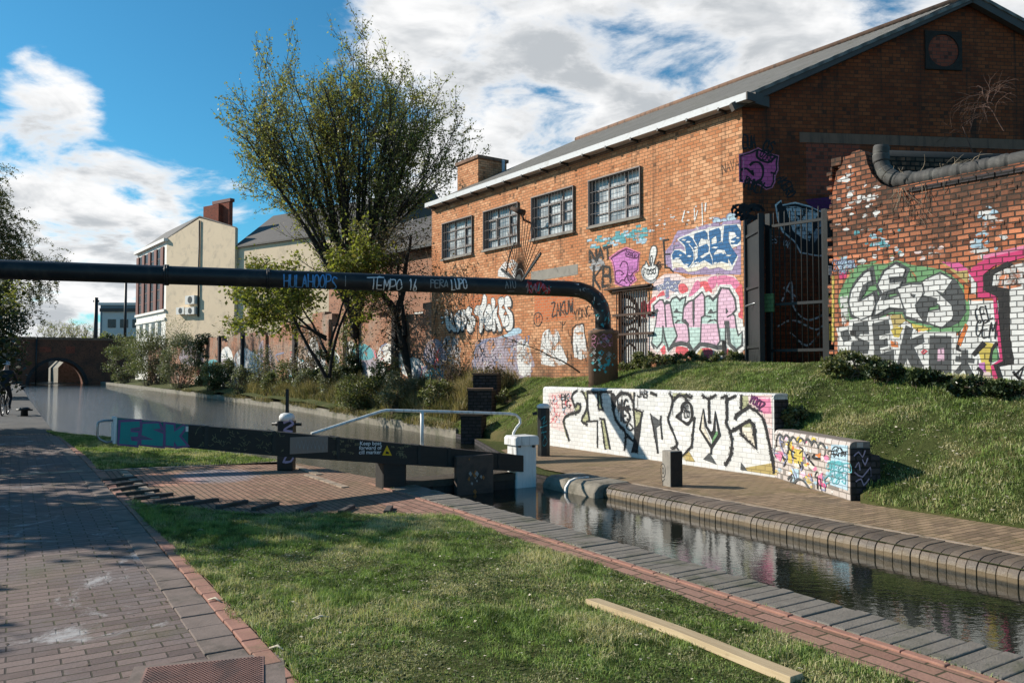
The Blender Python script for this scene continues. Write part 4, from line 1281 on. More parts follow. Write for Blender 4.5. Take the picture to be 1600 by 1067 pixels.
# ------------------------------------------------------------------ brick wall along the far bank
FB = Frame(FS.w(SIDE_LEN, 0, 0), DV)
b = MB()
tops = []
x = 0.0
while x < 62:
    w = RNG.uniform(.5, 1.6)
    h = 3.45 + RNG.uniform(-.25, .3) + (.25 if 8 < x < 16 else 0)
    tops += [(x, h), (min(x + w, 62), h)]; x += w
wall_solid(b, [(0, -.2)] + tops + [(62, -.2)], [], 0, -.3)
BW = thing('bank_brick_wall', 'ragged brick wall with faded white graffiti along the far bank behind the shrubs', 'wall', FB.o)
BWALL = b.build('wall', M['bank_brick'], parent=BW, matrix=FB.mat)
# brick piers
for x in (2.5, 7.6, 9.3, 14, 19, 24, 30):
    b = MB(); b.box(x, x + .35, 0.0, .14, 0, 3.5 + RNG.uniform(-.2, .2)); b.build('pier', M['blue_brick'] if RNG.random() < .6 else M['bank_brick'], parent=BWALL, matrix=FB.mat)

# ------------------------------------------------------------------ road bridge over the canal
FR = Frame(W(4.4, 108.7), (-NV.x, -NV.y))          # local x = -(p - 4.4)
BR = thing('canal_bridge', 'dark brick road bridge with a low arch over the canal in the distance', 'bridge', W(4.4, 108.7))
bz = FR.px(90, 527)[1]
crown = FR.px(90, 563)[1]
acx = (FR.px(45, 590)[0] + FR.px(133, 590)[0]) / 2; hwid = abs(FR.px(133, 590)[0] - FR.px(45, 590)[0]) / 2
arch = [(acx + hwid * cos(t), -.4 + (crown + .4) * sin(t)) for t in np.linspace(0, pi, 24)]
b = MB(); wall_solid(b, [(-60, -1.6), (acx - hwid, -1.6)] + arch[::-1] + [(acx + hwid, -1.6), (60, -1.6), (60, bz - .3), (-60, bz - .3)], [], 0, -7)
b.build('bridge_wall', M['bridge_brick'], parent=BR, matrix=FR.mat)
b = MB(); wall_solid(b, [(acx + (hwid + .35) * cos(t), -.4 + (crown + .75) * sin(t)) for t in np.linspace(0, pi, 24)] + arch[::-1], [], .06, -.2)
b.build('arch_ring', M['blue_brick'], parent=BR, matrix=FR.mat)
b = MB(); b.box(-60, 60, -.45, .08, bz - .3, bz); b.build('parapet_coping', M['concrete_dark'], parent=BR, matrix=FR.mat)
for (xa, ya, xb, yb) in ((62, 542, 80, 550), (103, 541, 117, 552)):
    q0 = FR.px(xa, ya); q1 = FR.px(xb, yb); b = MB(); fbox(b, q0[0], q1[0], -.05, .02, q1[1], q0[1]); b.build('brick_patch', M['infill_dark'], parent=BR, matrix=FR.mat)
q0 = FR.px(58, 500)[0]
b = MB(); b.tube([(q0, .12, -.2), (q0, .12, bz)], .09, 6); b.build('downpipe', M['iron'], parent=BR, matrix=FR.mat)
# lit stonework and water seen through the arch
b = MB()
b.box(2.0, 9, 117, 160, -1.6, WATER); struct(b.build('far_canal_water', M['water_pound'], matrix=CANAL))
b = MB(); b.prism([(5.0, -1.6), (5.0, 1.8), (6.0, 3.0), (14, 3.2), (14, -1.6)], lambda x, z, y: (x, y, z), 118, 150); b.prism([(-1.5, -1.6), (-1.5, 1.2), (-6, 1.6), (-6, -1.6)], lambda x, z, y: (x, y, z), 118, 150); b.box(4.6, 14, 150, 152, -1.6, 5.5)
struct(b.build('far_bank', M['stone_light'], matrix=CANAL))
b = MB(); b.box(-9, 4.6, 138, 142, -1.6, 6.0); tag(b.build('dark_arch_block', M['bridge_brick'], matrix=CANAL), 'dark brick block added to darken the opening of the bridge arch', 'wall')  # added block that keeps bright sky out of the arch
sheet('far_road', [(-60, 109), (60, 109), (60, 115), (-60, 115)], bz - 1.1, M['asphalt'])

# ------------------------------------------------------------------ buildings in the distance
CB = thing('cream_building', 'cream rendered building with brown pilasters and a brick chimney beyond the canal trees', 'building', (-34.86, 80, 0))
FCG = Frame((-34.86, 80), (-.82, .572)); FCL = Frame((-34.86, 80), (-.617, .787))
ez = FCG.px(258.5, 374)[1]; rx, rz = FCG.px(312, 341); gx = FCG.px(367, 400)[0]
b = MB(); wall_solid(b, [(0, -1), (0, ez), (rx, rz), (gx, ez), (gx, -1)], [], 0, -.3); b.build('gable_wall', M['cream_render'], parent=CB, matrix=FCG.mat)
b = MB(); wall_solid(b, [(0, -1), (12, -1), (12, ez), (0, ez)], [], -.002, -.3); b.build('side_wall', M['white_trim'], parent=CB, matrix=FCL.mat)
LB = 12.0
gvv = FCG.w(gx, 0, 0) - FCG.o; uL = FCL.u
b = MB(); b.add([FCG.o + uL * LB, FCG.o + uL * LB + gvv, FCG.o + uL * LB + gvv + Vector((0, 0, ez)), FCG.w(rx, 0, rz) + uL * LB, FCG.o + uL * LB + Vector((0, 0, ez))], [(0, 1, 2, 3, 4)])
b.add([FCG.o + gvv, FCG.o + gvv + uL * LB, FCG.o + gvv + uL * LB + Vector((0, 0, ez)), FCG.o + gvv + Vector((0, 0, ez))], [(0, 1, 2, 3)]); b.build('back_wall', M['cream_render'], parent=CB)
b = MB()
A0 = FCG.w(.35, .0, ez - .1); R0 = FCG.w(rx, 0, rz + .12); E0 = FCG.w(gx - .3, 0, ez - .1)
for (a, c) in ((A0, R0), (R0, E0)): b.hexa([a, c, c + uL * LB, a + uL * LB, a + Vector((0, 0, .12)), c + Vector((0, 0, .12)), c + uL * LB + Vector((0, 0, .12)), a + uL * LB + Vector((0, 0, .12))])
b.build('roof', M['slate'], parent=CB)
b = MB(); b.box(-.2, LB + .2, -.05, .35, ez - .25, ez + .05); b.build('eaves_fascia', M['white_trim'], parent=CB, matrix=FCL.mat)
zt = FCL.px(240, 393)[1]; zbt = FCL.px(240, 487)[1]
for i in range(4):
    xw = 1.3 + i * 2.5
    b = MB(); b.box(xw + .75, xw + 1.85, -.1, .03, zbt, zt); wn = b.build('tall_window', M['glass_dark'], parent=CB, matrix=FCL.mat)
    b = MB()
    for zz in np.linspace(zbt, zt, 7)[1:-1]: b.box(xw + .75, xw + 1.85, .03, .05, zz - .04, zz + .04)
    b.box(xw + 1.27, xw + 1.33, .03, .052, zbt, zt); b.build('glazing_bars', M['maroon'], parent=wn, matrix=FCL.mat)
for i in range(5):
    xw = 1.1 + i * 2.5
    b = MB(); b.box(xw - .25, xw + .75, -.05, .14, zbt, zt); b.build('pilaster', M['maroon'], parent=CB, matrix=FCL.mat)
b = MB(); b.box(0, LB, -.05, .2, zbt - .25, zbt); b.box(0, LB, -.05, .12, zbt - 1.1, zbt - .85); b.build('sill_band', M['white_trim'], parent=CB, matrix=FCL.mat)
for i in range(4):
    b = MB(); b.box(1.6 + i * 2.5, 2.9 + i * 2.5, -.1, .03, zbt - 2.6, zbt - 1.2); b.build('lower_window', M['glass_dark'], parent=CB, matrix=FCL.mat)
# chimney
q0 = FCG.px(314, 342); q1 = FCG.px(338, 318)
b = MB(); b.box(q1[0], q0[0] , -.65, -.25, rz - 1.2, q1[1]); b.box(FCG.px(349, 310)[0], FCG.px(325, 310)[0], -1.05, -.65, rz - 1, FCG.px(335, 316)[1]); ch = b.build('chimney', M['infill_dark'], parent=CB, matrix=FCG.mat)
b = MB(); b.box(FCG.px(351, 310)[0], FCG.px(323, 310)[0], -1.1, -.6, FCG.px(335, 316)[1], FCG.px(335, 311)[1]); b.build('chimney_cap', M['maroon'], parent=ch, matrix=FCG.mat)
q0 = FCG.px(313, 345); q1 = FCG.px(313, 495)
b = MB(); b.tube([(q0[0], .1, q1[1]), (q0[0], .1, q0[1])], .085, 6); b.build('downpipe', M['iron'], parent=CB, matrix=FCG.mat)
for (xa, ya, xb, yb) in ((295, 463, 309, 475), (281, 481, 293, 491), (295, 481, 309, 491)):
    q0 = FCG.px(xa, ya); q1 = FCG.px(xb, yb)
    b = MB(); fbox(b, q0[0], q1[0], .02, .4, q1[1], q0[1]); ac = b.build('air_conditioner', M['white_trim'], parent=CB, matrix=FCG.mat)
    b = MB(); cx, cz = (q0[0] + q1[0]) / 2 - .05, (q0[1] + q1[1]) / 2; b.tube([(cx, .395, cz), (cx, .42, cz)], abs(q0[1] - q1[1]) * .42, 14, smooth=False); b.build('fan', M['iron'], parent=ac, matrix=FCG.mat)
# lower wing to the right, behind the big tree
zwe = FCG.px(367, 386)[1]
b = MB(); b.box(gx - 20, gx + .2, -8.5, -.35, -1, zwe); wg = b.build('rear_wing', M['cream_render'], parent=CB, matrix=FCG.mat)
b = MB(); b.prism([(-.1, zwe - .05), (-.1, zwe + .1), (-4.5, rz + .35), (-8.9, zwe + .1), (-8.9, zwe - .05)], lambda y, z, x: (x, y, z), gx - 20.2, gx + .25); b.build('wing_roof', M['slate'], parent=wg, matrix=FCG.mat)

HB = thing('brick_house', 'red brick house with white windows and slate roof behind the big tree', 'house', (-5, 33.5, 0))
FH = Frame((-2.9, 32.5), (-.68, .733))
zc = FH.px(672, 380)[1]
whs = []
for (xa, ya, xb, yb) in ((647, 376, 671, 400), (609, 384, 632, 412)):
    q0 = FH.px(xa, (ya + yb) / 2); q1 = FH.px(xb, (ya + yb) / 2); z0 = FH.px((xa + xb) / 2, yb)[1]; z1 = FH.px((xa + xb) / 2, ya)[1]
    whs.append((q1[0], q0[0], z0, z1))
for (x0, x1, z0, z1) in list(whs): whs.append((x0, x1, z0 - 3.0, z1 - 3.0))
b = MB(); wall_solid(b, [(-1.2, -.5), (9, -.5), (9, zc), (-1.2, zc)], [[(x0, z0), (x1, z0), (x1, z1), (x0, z1)] for (x0, x1, z0, z1) in whs], 0, -.3); hw_ = b.build('wall', M['house_brick'], parent=HB, matrix=FH.mat)
for (x0, x1, z0, z1) in whs:
    b = MB(); fbox(b, x0 + .002, x0 + .08, -.1, -.02, z0 + .002, z1 - .002); fbox(b, x1 - .08, x1 - .002, -.1, -.02, z0 + .002, z1 - .002); fbox(b, x0 + .08, x1 - .08, -.1, -.02, z0 + .002, z0 + .08); fbox(b, x0 + .08, x1 - .08, -.1, -.02, z1 - .08, z1 - .002)
    for k in (1, 2): fbox(b, x0 + (x1 - x0) * k / 3 - .025, x0 + (x1 - x0) * k / 3 + .025, -.1, -.022, z0 + .08, z1 - .08)
    fbox(b, x0 + .08, x1 - .08, -.1, -.024, (z0 + z1) / 2 - .03, (z0 + z1) / 2 + .03)
    wn = b.build('window', M['white_trim'], parent=HB, matrix=FH.mat)
    b = MB(); fbox(b, x0 + .08, x1 - .08, -.09, -.08, z0 + .08, z1 - .08); b.build('window_pane', M['glass_house'], parent=wn, matrix=FH.mat)
b = MB(); b.prism([(.35, zc - .1), (.35, zc + .05), (-3.0, zc + 2.1), (-6.4, zc - .1)], lambda y, z, x: (x, y, z), -1.4, 9.2); b.build('roof', M['slate'], parent=HB, matrix=FH.mat)
b = MB(); b.box(-1.3, 9.1, .0, .4, zc - .22, zc - .102); b.build('gutter', M['iron'], parent=HB, matrix=FH.mat)

for (nm, xa, xb, yt, Y, mat, lab) in (('grey_office_block', 160, 222, 487, 168, M['far_concrete'], 'pale grey flat-roofed building behind the bridge'), ('glazed_office_block', 157, 224, 477, 215, M['far_glass'], 'blue-grey glazed upper storey of an office block far behind the bridge')):
    a = DP(xa, yt, Y); c = DP(xb, yt, Y)
    t = thing(nm, lab, 'building', (a.x, Y, 0))
    b = MB(); b.box(a.x, c.x + 10, Y, Y + 20, -1.7, a.z); wl = b.build('wall', mat, parent=t)
    b = MB(); b.box(a.x - .4, c.x + 10.4, Y - .4, Y + 20.4, a.z, a.z + .7); b.build('roof', M['far_concrete'] if mat is M['far_glass'] else M['slate'], parent=t)
    for i in range(6):
        b = MB(); xx = a.x + 1.2 + i * 2.6; b.box(xx, xx + 1.7, Y - .08, Y, a.z - 3.4, a.z - 1.6); b.build('window', M['glass_dark'], parent=t)
for (px, yt, Y, r, lab, nm) in ((150.5, 465, 104, .28, 'short thick dark pole rising from the bridge parapet', 'lamp_pole'), (197, 428, 106, .2, 'taller slim dark pole rising behind the bridge by the cream building', 'telegraph_pole')):
    a = DP(px, yt, Y)
    t = thing(nm, lab, 'pole', (a.x, Y, 0)); b = MB(); b.tube([(a.x, Y, 2), (a.x, Y, a.z)], [r * 1.05, r * .85], 8); b.build('post', M['iron'], parent=t)
    b = MB(); b.box(a.x - .35, a.x + .35, Y - .1, Y + .1, a.z - .6, a.z - .35) if nm == 'lamp_pole' else b.bar((a.x - .9, Y, a.z - .5), (a.x + .9, Y, a.z - .5), .12, .12)
    b.build('cross_arm', M['iron'], parent=t)
# ------------------------------------------------------------------ lock gate
GS = 9.41                                            # the gate stands square across the canal at this s
FGATE = Frame(W(0, GS), (-NV.x, -NV.y))              # local x = -p, outward normal = -DV (towards the camera)
def gx_(px, py, off=0.0):
    x, z = FGATE.px(px, py, off); return x, z
LG = thing('lock_gate', 'tarred timber lock gate with a long balance beam, teal painted end and white handrail', 'lock gate', W(4.2, GS))
# balance beam: section changes along its length
TH = .24
sec = []
for (px, yt, yb) in ((183, 653, 692), (294, 663.7, 699.5), (450, 676, 714), (600, 690.5, 724), (740, 704, 732), (818, 711.5, 737)):
    x, zt = gx_(px, yt); _, zb = gx_(px, yb); sec.append((x, zt, zb))
b = MB()
for (xa, ta, ba), (xc, tc, bc) in zip(sec[:-1], sec[1:]):
    b.hexa([(xa, -TH, ba), (xc, -TH, bc), (xc, 0, bc), (xa, 0, ba), (xa, -TH, ta), (xc, -TH, tc), (xc, 0, tc), (xa, 0, ta)])
BEAM = b.build('balance_beam', M['gate_wood'], parent=LG, matrix=FGATE.mat)
xe, zt, zb = sec[0]
b = MB(); b.hexa([(xe + .0, -TH - .006, zb - .006), (xe + .03, -TH - .006, zb - .006), (xe + .03, .006, zb - .006), (xe, .006, zb - .006), (xe, -TH - .006, zt + .006), (xe + .03, -TH - .006, zt + .006), (xe + .03, .006, zt + .006), (xe, .006, zt + .006)])
b.build('white_end', M['wood_white'], parent=BEAM, matrix=FGATE.mat)
xs1, zt1, zb1 = sec[1]
lx = lambda f: xe + (xs1 - xe) * f
lt = lambda f: zt + (zt1 - zt) * f
lb = lambda f: zb + (zb1 - zb) * f
b = MB(); b.hexa([(lx(0), .0, lb(0)), (lx(1), .0, lb(1)), (lx(1), .004, lb(1)), (lx(0), .004, lb(0)), (lx(0), .0, lt(0)), (lx(1), 0, lt(1)), (lx(1), .004, lt(1)), (lx(0), .004, lt(0))])
b.build('teal_panel', M['s_teal_panel'], parent=BEAM, matrix=FGATE.mat)
b = MB(); xh = xe + .025
b.tube([(xh, -.12, zt - .03), (xh + .09, -.12, zt - .03), (xh + .14, -.12, zt - .045), (xh + .15, -.12, zt - .08), (xh + .15, -.12, zb + .08), (xh + .13, -.12, zb + .04), (xh + .06, -.12, zb + .0), (xh, -.12, zb + .01)], .013, 7)
b.build('end_handle', M['steel'], parent=BEAM, matrix=FGATE.mat)
# bare brown board let into the beam
x0, z0 = gx_(453, 683); x1, z1 = gx_(512, 706)
b = MB(); fbox(b, x0, x1, -.01, .006, z1, z0); b.build('bare_board', M['s_brown'], parent=BEAM, matrix=FGATE.mat)
b = MB(); q0 = gx_(290, 666); q1 = gx_(294, 674); fbox(b, q0[0], q1[0], .0, .01, q1[1], q0[1]); b.build('white_tab', M['white_trim'], parent=BEAM, matrix=FGATE.mat)
# iron straps and bolts on the beam
for px in (322, 428, 528, 655, 702, 780):
    xq, _ = gx_(px, 690); i = max(k for k in range(len(sec)) if sec[k][0] >= xq); i = min(i, len(sec) - 2)
    f = (xq - sec[i][0]) / (sec[i + 1][0] - sec[i][0]); tz = sec[i][1] + (sec[i + 1][1] - sec[i][1]) * f; bz_ = sec[i][2] + (sec[i + 1][2] - sec[i][2]) * f
    b = MB(); b.box(xq - .022, xq + .022, -TH - .006, .007, tz - .002, tz + .007); b.box(xq - .022, xq + .022, .001, .008, bz_ + .01, tz)
    for zq in (tz - .05, bz_ + .05): b.tube([(xq, .006, zq), (xq, .018, zq)], .013, 6)
    b.build('iron_strap', M['iron'], parent=BEAM, matrix=FGATE.mat)
# heel post
x0, z0 = gx_(600, 716); x1, z1 = gx_(637, 752)
b = MB(); fbox(b, x0, x1, -.30, -.02, -.55, gx_(617, 700)[1]); b.build('heel_post', M['gate_wood'], parent=LG, matrix=FGATE.mat, bevel=.03)
# planked gate leaf, mostly under water, with its top rail
xr = -6.2
b = MB()
x = x0 + .2
xx = x1
while xx > xr + .05:
    w = .19; b.box(max(xx - w + .006, xr), xx, -.2, -.06, -1.5, -.035 + RNG.uniform(-.008, .008)); xx -= w
b.build('gate_planks', M['gate_wood'], parent=LG, matrix=FGATE.mat)
b = MB(); b.box(xr, x1, -.26, -.045, -.03, .06); b.box(xr, x1 - .1, -.48, -.27, .02, .055); b.build('footboard', M['bark'], parent=LG, matrix=FGATE.mat)
# paddle plate
x0, z0 = gx_(709, 712); x1, z1 = gx_(766, 764)
b = MB(); fbox(b, x0, x1, .006, .09, -.35, z0); b.build('paddle_plate', M['brown_plate'], parent=LG, matrix=FGATE.mat, bevel=.01)
# white mitre post with a cap
x0, z0 = gx_(808, 694); x1, z1 = gx_(840, 750)
b = MB(); fbox(b, x0, x1, -.27, -.02, -.9, z0); mp = b.build('mitre_post', M['wood_white'], parent=LG, matrix=FGATE.mat, bevel=.02)
b = MB(); q0 = gx_(805, 682); q1 = gx_(842, 694.5); b.prism([(q0[0] + .0, q1[1]), (q0[0], q0[1] - .03), (q0[0] - .03, q0[1]), (q1[0] + .03, q0[1]), (q1[0], q0[1] - .03), (q1[0], q1[1])], lambda x, z, y: (x, y, z), -.3, .012)
b.build('post_cap', M['wood_white'], parent=mp, matrix=FGATE.mat, bevel=.01)
b = MB(); 
for (px, py) in ((812, 697), (834, 697)): q = gx_(px, py); b.tube([(q[0], -.03, q[1]), (q[0], .012, q[1])], .018, 8)
b.build('bolt', M['iron'], parent=mp, matrix=FGATE.mat)
# white tubular handrail behind the beam
hp = [(486, 678), (494, 675.5), (596, 642.5), (604, 641), (700, 643.3), (796, 646.3), (806, 648), (812.5, 654), (813, 661), (807, 668), (802.5, 676), (801, 690), (800.5, 712)]
hpts = [gx_(px, py, -.30) for (px, py) in hp]
b = MB(); b.tube([(x, -.30, z) for (x, z) in hpts], .020, 8); rl = b.build('handrail', M['white_paint'], parent=LG, matrix=FGATE.mat)
q0 = gx_(659.5, 642, -.3); q1 = gx_(659.5, 697, -.3)
b = MB(); b.tube([(q0[0], -.3, q1[1] - .05), (q0[0], -.3, q0[1])], .026, 8); b.lathe((q0[0], -.3, q1[1] - .02), [(.07, 0), (.07, .02), (.035, .03)], 10); b.build('rail_post', M['white_paint'], parent=rl, matrix=FGATE.mat)

# ------------------------------------------------------------------ paddle stand behind the beam
c = G(447.5, 734)
PST = thing('paddle_stand', 'dark post with white domed top, side pins and tall black rod behind the balance beam', 'paddle gear', c)
hh = DP(449, 657, c.y).z; w2 = 12.2 * c.y / FPX
b = MB(); b.box(c.x - w2, c.x + w2, c.y - w2 * .8, c.y + w2 * .8, 0, hh); ps = b.build('post', M['black_paint'], parent=PST, bevel=.015)
dome = DP(449, 645, c.y).z
b = MB(); b.lathe((c.x, c.y, 0), [(w2 * .98, hh - .0), (w2 * .98, hh + (dome - hh) * .55), (w2 * .8, hh + (dome - hh) * .85), (w2 * .4, dome), (.01, dome + .002)], 16); b.build('white_cap', M['white_paint'], parent=PST)
b = MB(); b.box(c.x - .018, c.x + .024, c.y - .02, c.y + .02, dome - .03, DP(451, 608, c.y).z); b.build('rack_rod', M['iron'], parent=PST)
q = DP(425, 662, c.y); q2 = DP(471, 663, c.y); b = MB(); b.tube([(q.x, c.y, q.z), (q2.x, c.y, q2.z)], .022, 8); b.tube([(q.x + .06, c.y, q.z), (q.x + .13, c.y, q.z)], .035, 8); b.build('side_pin', M['iron'], parent=PST)

# ------------------------------------------------------------------ bollards
def octo(b, c, r, z0, z1, mi=0):
    pts = [(c[0] + r * cos(pi / 8 + k * pi / 4), c[1] + r * sin(pi / 8 + k * pi / 4)) for k in range(8)]
    b.prism(pts, lambda x, z, y: (x, z, y), z0, z1, mi)
c = G(849.5, 712); r = 10.2 * c.y / FPX
BO = thing('lock_bollard', 'tall black bollard with white top and pale painted tag beside the white wall', 'bollard', c)
zt = DP(849, 637, c.y).z
b = MB(); octo(b, c, r, -.1, zt); BOLLARD_POST = b.build('post', M['black_paint'], parent=BO, bevel=.01)
b = MB(); b.lathe((c.x, c.y, 0), [(r * 1.04, zt), (r * 1.04, zt + .04), (r * .6, zt + .07), (.01, zt + .075)], 8, smooth=False); b.build('white_cap', M['white_paint'], parent=BO)
b = MB(); q = DP(832, 645, c.y); b.bar((c.x - r, c.y, q.z), (q.x, c.y, q.z - .02), .03, .05); b.build('hook', M['iron'], parent=BO)
BOLLARD_C, BOLLARD_R = c, r

c = W(7.18, 7.62)
FST = Frame(c, (-.40, .916))                          # lit face to the left, dark face to the right
zt = DP(1044, 705, c.y).z
SB = thing('stone_bollard', 'short square stone bollard with a painted swirl on the mossy lockside', 'bollard', c)
b = MB(); b.prism([(-.0, -.19), (.19, -.19), (.19, 0), (0, 0)], lambda x, y, z: (x, y, z), -.1, zt)
STB = b.build('post', M['concrete'], parent=SB, matrix=FST.mat, bevel=.012)
b = MB(); b.box(-.003, -.0005, -.183, -.007, 0.0, zt - .01); b.build('shaded_face', M['bark_dark'], parent=STB, matrix=FST.mat)  # unlit side painted dark with a thin sheet

# small mooring bollards along the far towpath
first = None
for i, (px, py, lab) in enumerate(((38, 650, 'black iron mooring bollard on the far towpath, nearest to the lock'), (31, 632, 'black iron mooring bollard on the far towpath, middle one of three'), (27, 620, 'black iron mooring bollard on the far towpath, farthest toward the bridge'))):
    c = G(px, py)
    if first is None:
        first = thing('mooring_bollard', lab, 'bollard', c, 'mooring bollards along the far towpath')
        b = MB(); b.lathe((c.x, c.y, 0), [(.11, -.05), (.10, .18), (.17, .2), (.17, .25), (.1, .29)], 12); b.build('post', M['iron'], parent=first)
        b = MB(); b.tube([(c.x - .26, c.y, .2), (c.x + .26, c.y, .2)], .03, 6); b.build('cross_pin', M['iron'], parent=first)
    else: copy_thing(first, c, lab)

# ------------------------------------------------------------------ the big black pipe
PP = thing('overhead_pipe', 'long black pipe crossing above the canal with painted tags, bending down into a round pier', 'pipe', DP(942, 590, 16.5))
PR_ = .165
pl_ = DP(40, 422.3, 13.4); pr_ = DP(850, 450, 16.3)
dirp = (pr_ - pl_).normalized()
pts = [pl_ - dirp * 9, pl_, pl_ + (pr_ - pl_) * .5, pr_, DP(885, 451.2, 16.42)]
PIPE_END = pts[-1]
elb = [DP(905, 453, 16.48), DP(920, 458, 16.5), DP(932, 467, 16.52), DP(939, 479, 16.52), DP(942, 494, 16.52), DP(942.5, 525, 16.52)]
b = MB(); b.tube(pts + elb, PR_, 24); PIPE = b.build('pipe', M['pipe'], parent=PP)
for t in (.235, .42):
    q = pl_ + (pr_ - pl_) * t; b = MB(); b.tube([q - dirp * .03, q - dirp * .004], PR_ + .022, 24); b.tube([q + dirp * .004, q + dirp * .03], PR_ + .022, 24); [b.tube([q - dirp * .042 + (Vector((0, 0, cos(a))) + Vector((dirp.y, -dirp.x, 0)) * sin(a)) * (PR_ + .011), q + dirp * .042 + (Vector((0, 0, cos(a))) + Vector((dirp.y, -dirp.x, 0)) * sin(a)) * (PR_ + .011)], .008, 5) for a in np.linspace(0, 2 * pi, 12, endpoint=False)]; b.build('joint_band', M['pipe'], parent=PIPE)
c = DP(942.5, 590, 16.5); zt = DP(942, 516, 16.5).z; r = 23 * 16.5 / FPX
b = MB(); b.lathe((c.x, c.y, 0), [(r, c.z - .6), (r, zt - .09), (r * 1.04, zt - .085), (r * 1.04, zt - .03), (r * .98, zt)], 32)
PIER = b.build('pier', M['concrete_dark'], parent=PP); PIER_C, PIER_R = c, r
b = MB(); b.lathe((c.x, c.y, zt), [(PR_ + .05, 0), (PR_ + .05, .03), (PR_ + .005, .04)], 20); b.build('collar', M['iron'], parent=PIER)
# fan of spikes clamped on the pipe
q = DP(812, 444, 16.2); side = Vector((dirp.y, -dirp.x, 0)); side = -side      # away from the camera
FAN = thing('spiked_fan', 'rusty fan of anti-climb spikes standing on the black pipe by the warehouse', 'spiked guard', q + Vector((0, 0, PR_)))
b = MB()
R0, R1 = PR_ + .03, 1.36
for i in range(17):
    a = radians(-66 + 132 * i / 16)
    d = side * sin(a) + Vector((0, 0, cos(a)))
    b.tube([q + d * R0, q + d * (R1 + RNG.uniform(-.03, .08))], [.011, .007], 5)
b.build('spikes', M['rusty'], parent=FAN)
b = MB()
for a in (-70, 70):
    d = side * sin(radians(a)) + Vector((0, 0, cos(radians(a)))); d2 = side * cos(radians(a)) - Vector((0, 0, sin(radians(a))))
    b.bar(q + d * R0, q + d * (R1 * .98), .03, .05)
    for k in range(8):
        o = q + d * (R0 + .15 + k * .1); sg = 1 if a > 0 else -1
        b.tube([o, o + d2 * sg * .11], [.008, .003], 4)
b.build('side_bar', M['iron'], parent=FAN)
b = MB(); b.tube([q + (side * sin(a) + Vector((0, 0, cos(a)))) * (PR_ + .14) for a in np.linspace(-1.2, 1.2, 12)], .014, 6); b.tube([q + (side * sin(a) + Vector((0, 0, cos(a)))) * .95 for a in np.linspace(.35, 1.2, 8)], .016, 6); b.build('ring_bar', M['iron'], parent=FAN)
b = MB(); b.tube([q + dirp * -.03, q + dirp * .03], PR_ + .03, 20); b.build('clamp', M['iron'], parent=FAN)

# ------------------------------------------------------------------ palisade gate beside the gable
GP = thing('palisade_gate', 'black steel bar gate closing the yard beside the ruined wall', 'gate', DP(1205, 566, 14.4))
A = DP(1203, 562, 14.5); B_ = DP(1291, 551, 13.75)
FPG = Frame(B_, (A - B_))
L = (Vector((A.x, A.y, 0)) - Vector((B_.x, B_.y, 0))).length
zt = DP(1204, 338, 14.5).z; zb = A.z + .02
b = MB()
for i in range(1, 10):
    x = L * i / 10; b.tube([(x, 0, zb - .08), (x, 0, zt + .02), (x, 0, zt + .06)], [.012, .012, .004], 6)
b.build('bars', M['iron'], parent=GP, matrix=FPG.mat)
b = MB(); b.box(L - .045, L + .045, -.04, .04, zb - .25, zt + .04); b.box(-.04, .04, -.04, .04, zb - .2, zt - .02)
for z in (zt - .22 - .0, (zb + zt) / 2 - .35, zb + .12): b.box(.04, L - .045, -.02, .02, z, z + .05)
b.build('frame', M['iron'], parent=GP, matrix=FPG.mat)
b = MB(); q = FPG.px(1203, 475); b.box(q[0] - .11, q[0] + .15, .045, .10, q[1] - .15, q[1] + .18); b.build('lock_box', M['p_green'], parent=GP, matrix=FPG.mat)
b = MB(); b.tube([(L - .02, .06, q[1] + .1), (L + .45, .05, q[1] - .02)], .018, 6); b.build('bolt_arm', M['steel'], parent=GP, matrix=FPG.mat)
# posts
c = DP(1301, 548, 13.5); b = MB(); b.box(c.x - .10, c.x + .02, 13.4, 13.6, 1.1, DP(1301, 328, 13.5).z); b.box(c.x + .03, c.x + .07, 13.3, 13.5, 1.1, DP(1301, 325, 13.5).z); pg = b.build('hanging_post', M['iron'], parent=GP)
for (z, s_, m) in ((2.0, .28, 'p_yellow'), (2.45, .3, 'p_yellow'), (3.1, .16, 'p_white'), (2.8, .1, 'p_white')):
    b = MB(); b.box(c.x - .09, c.x - .03, 13.395, 13.398, z, z + s_); b.build('paint_drip', M[m], parent=pg)
b = MB(); q0 = DP(1168, 566, 15.1); q1 = DP(1189, 570, 14.3)
FS2 = Frame(q1, (q0 - q1)); L2 = (Vector((q0.x, q0.y, 0)) - Vector((q1.x, q1.y, 0))).length
zt2 = DP(1180, 347, 14.7).z
b.box(0, L2, -.03, .0, 1.2, zt2); b.box(-.05, .0, -.06, .03, 1.2, zt2 + .08); b.box(L2 - .06, L2, .0, .05, 1.2, zt2 + .1)
for z in (1.9, 3.0, zt2 - .25): b.box(.0, L2 - .06, .0, .03, z, z + .05)
b.build('fixed_leaf', M['iron'], parent=GP, matrix=FS2.mat)

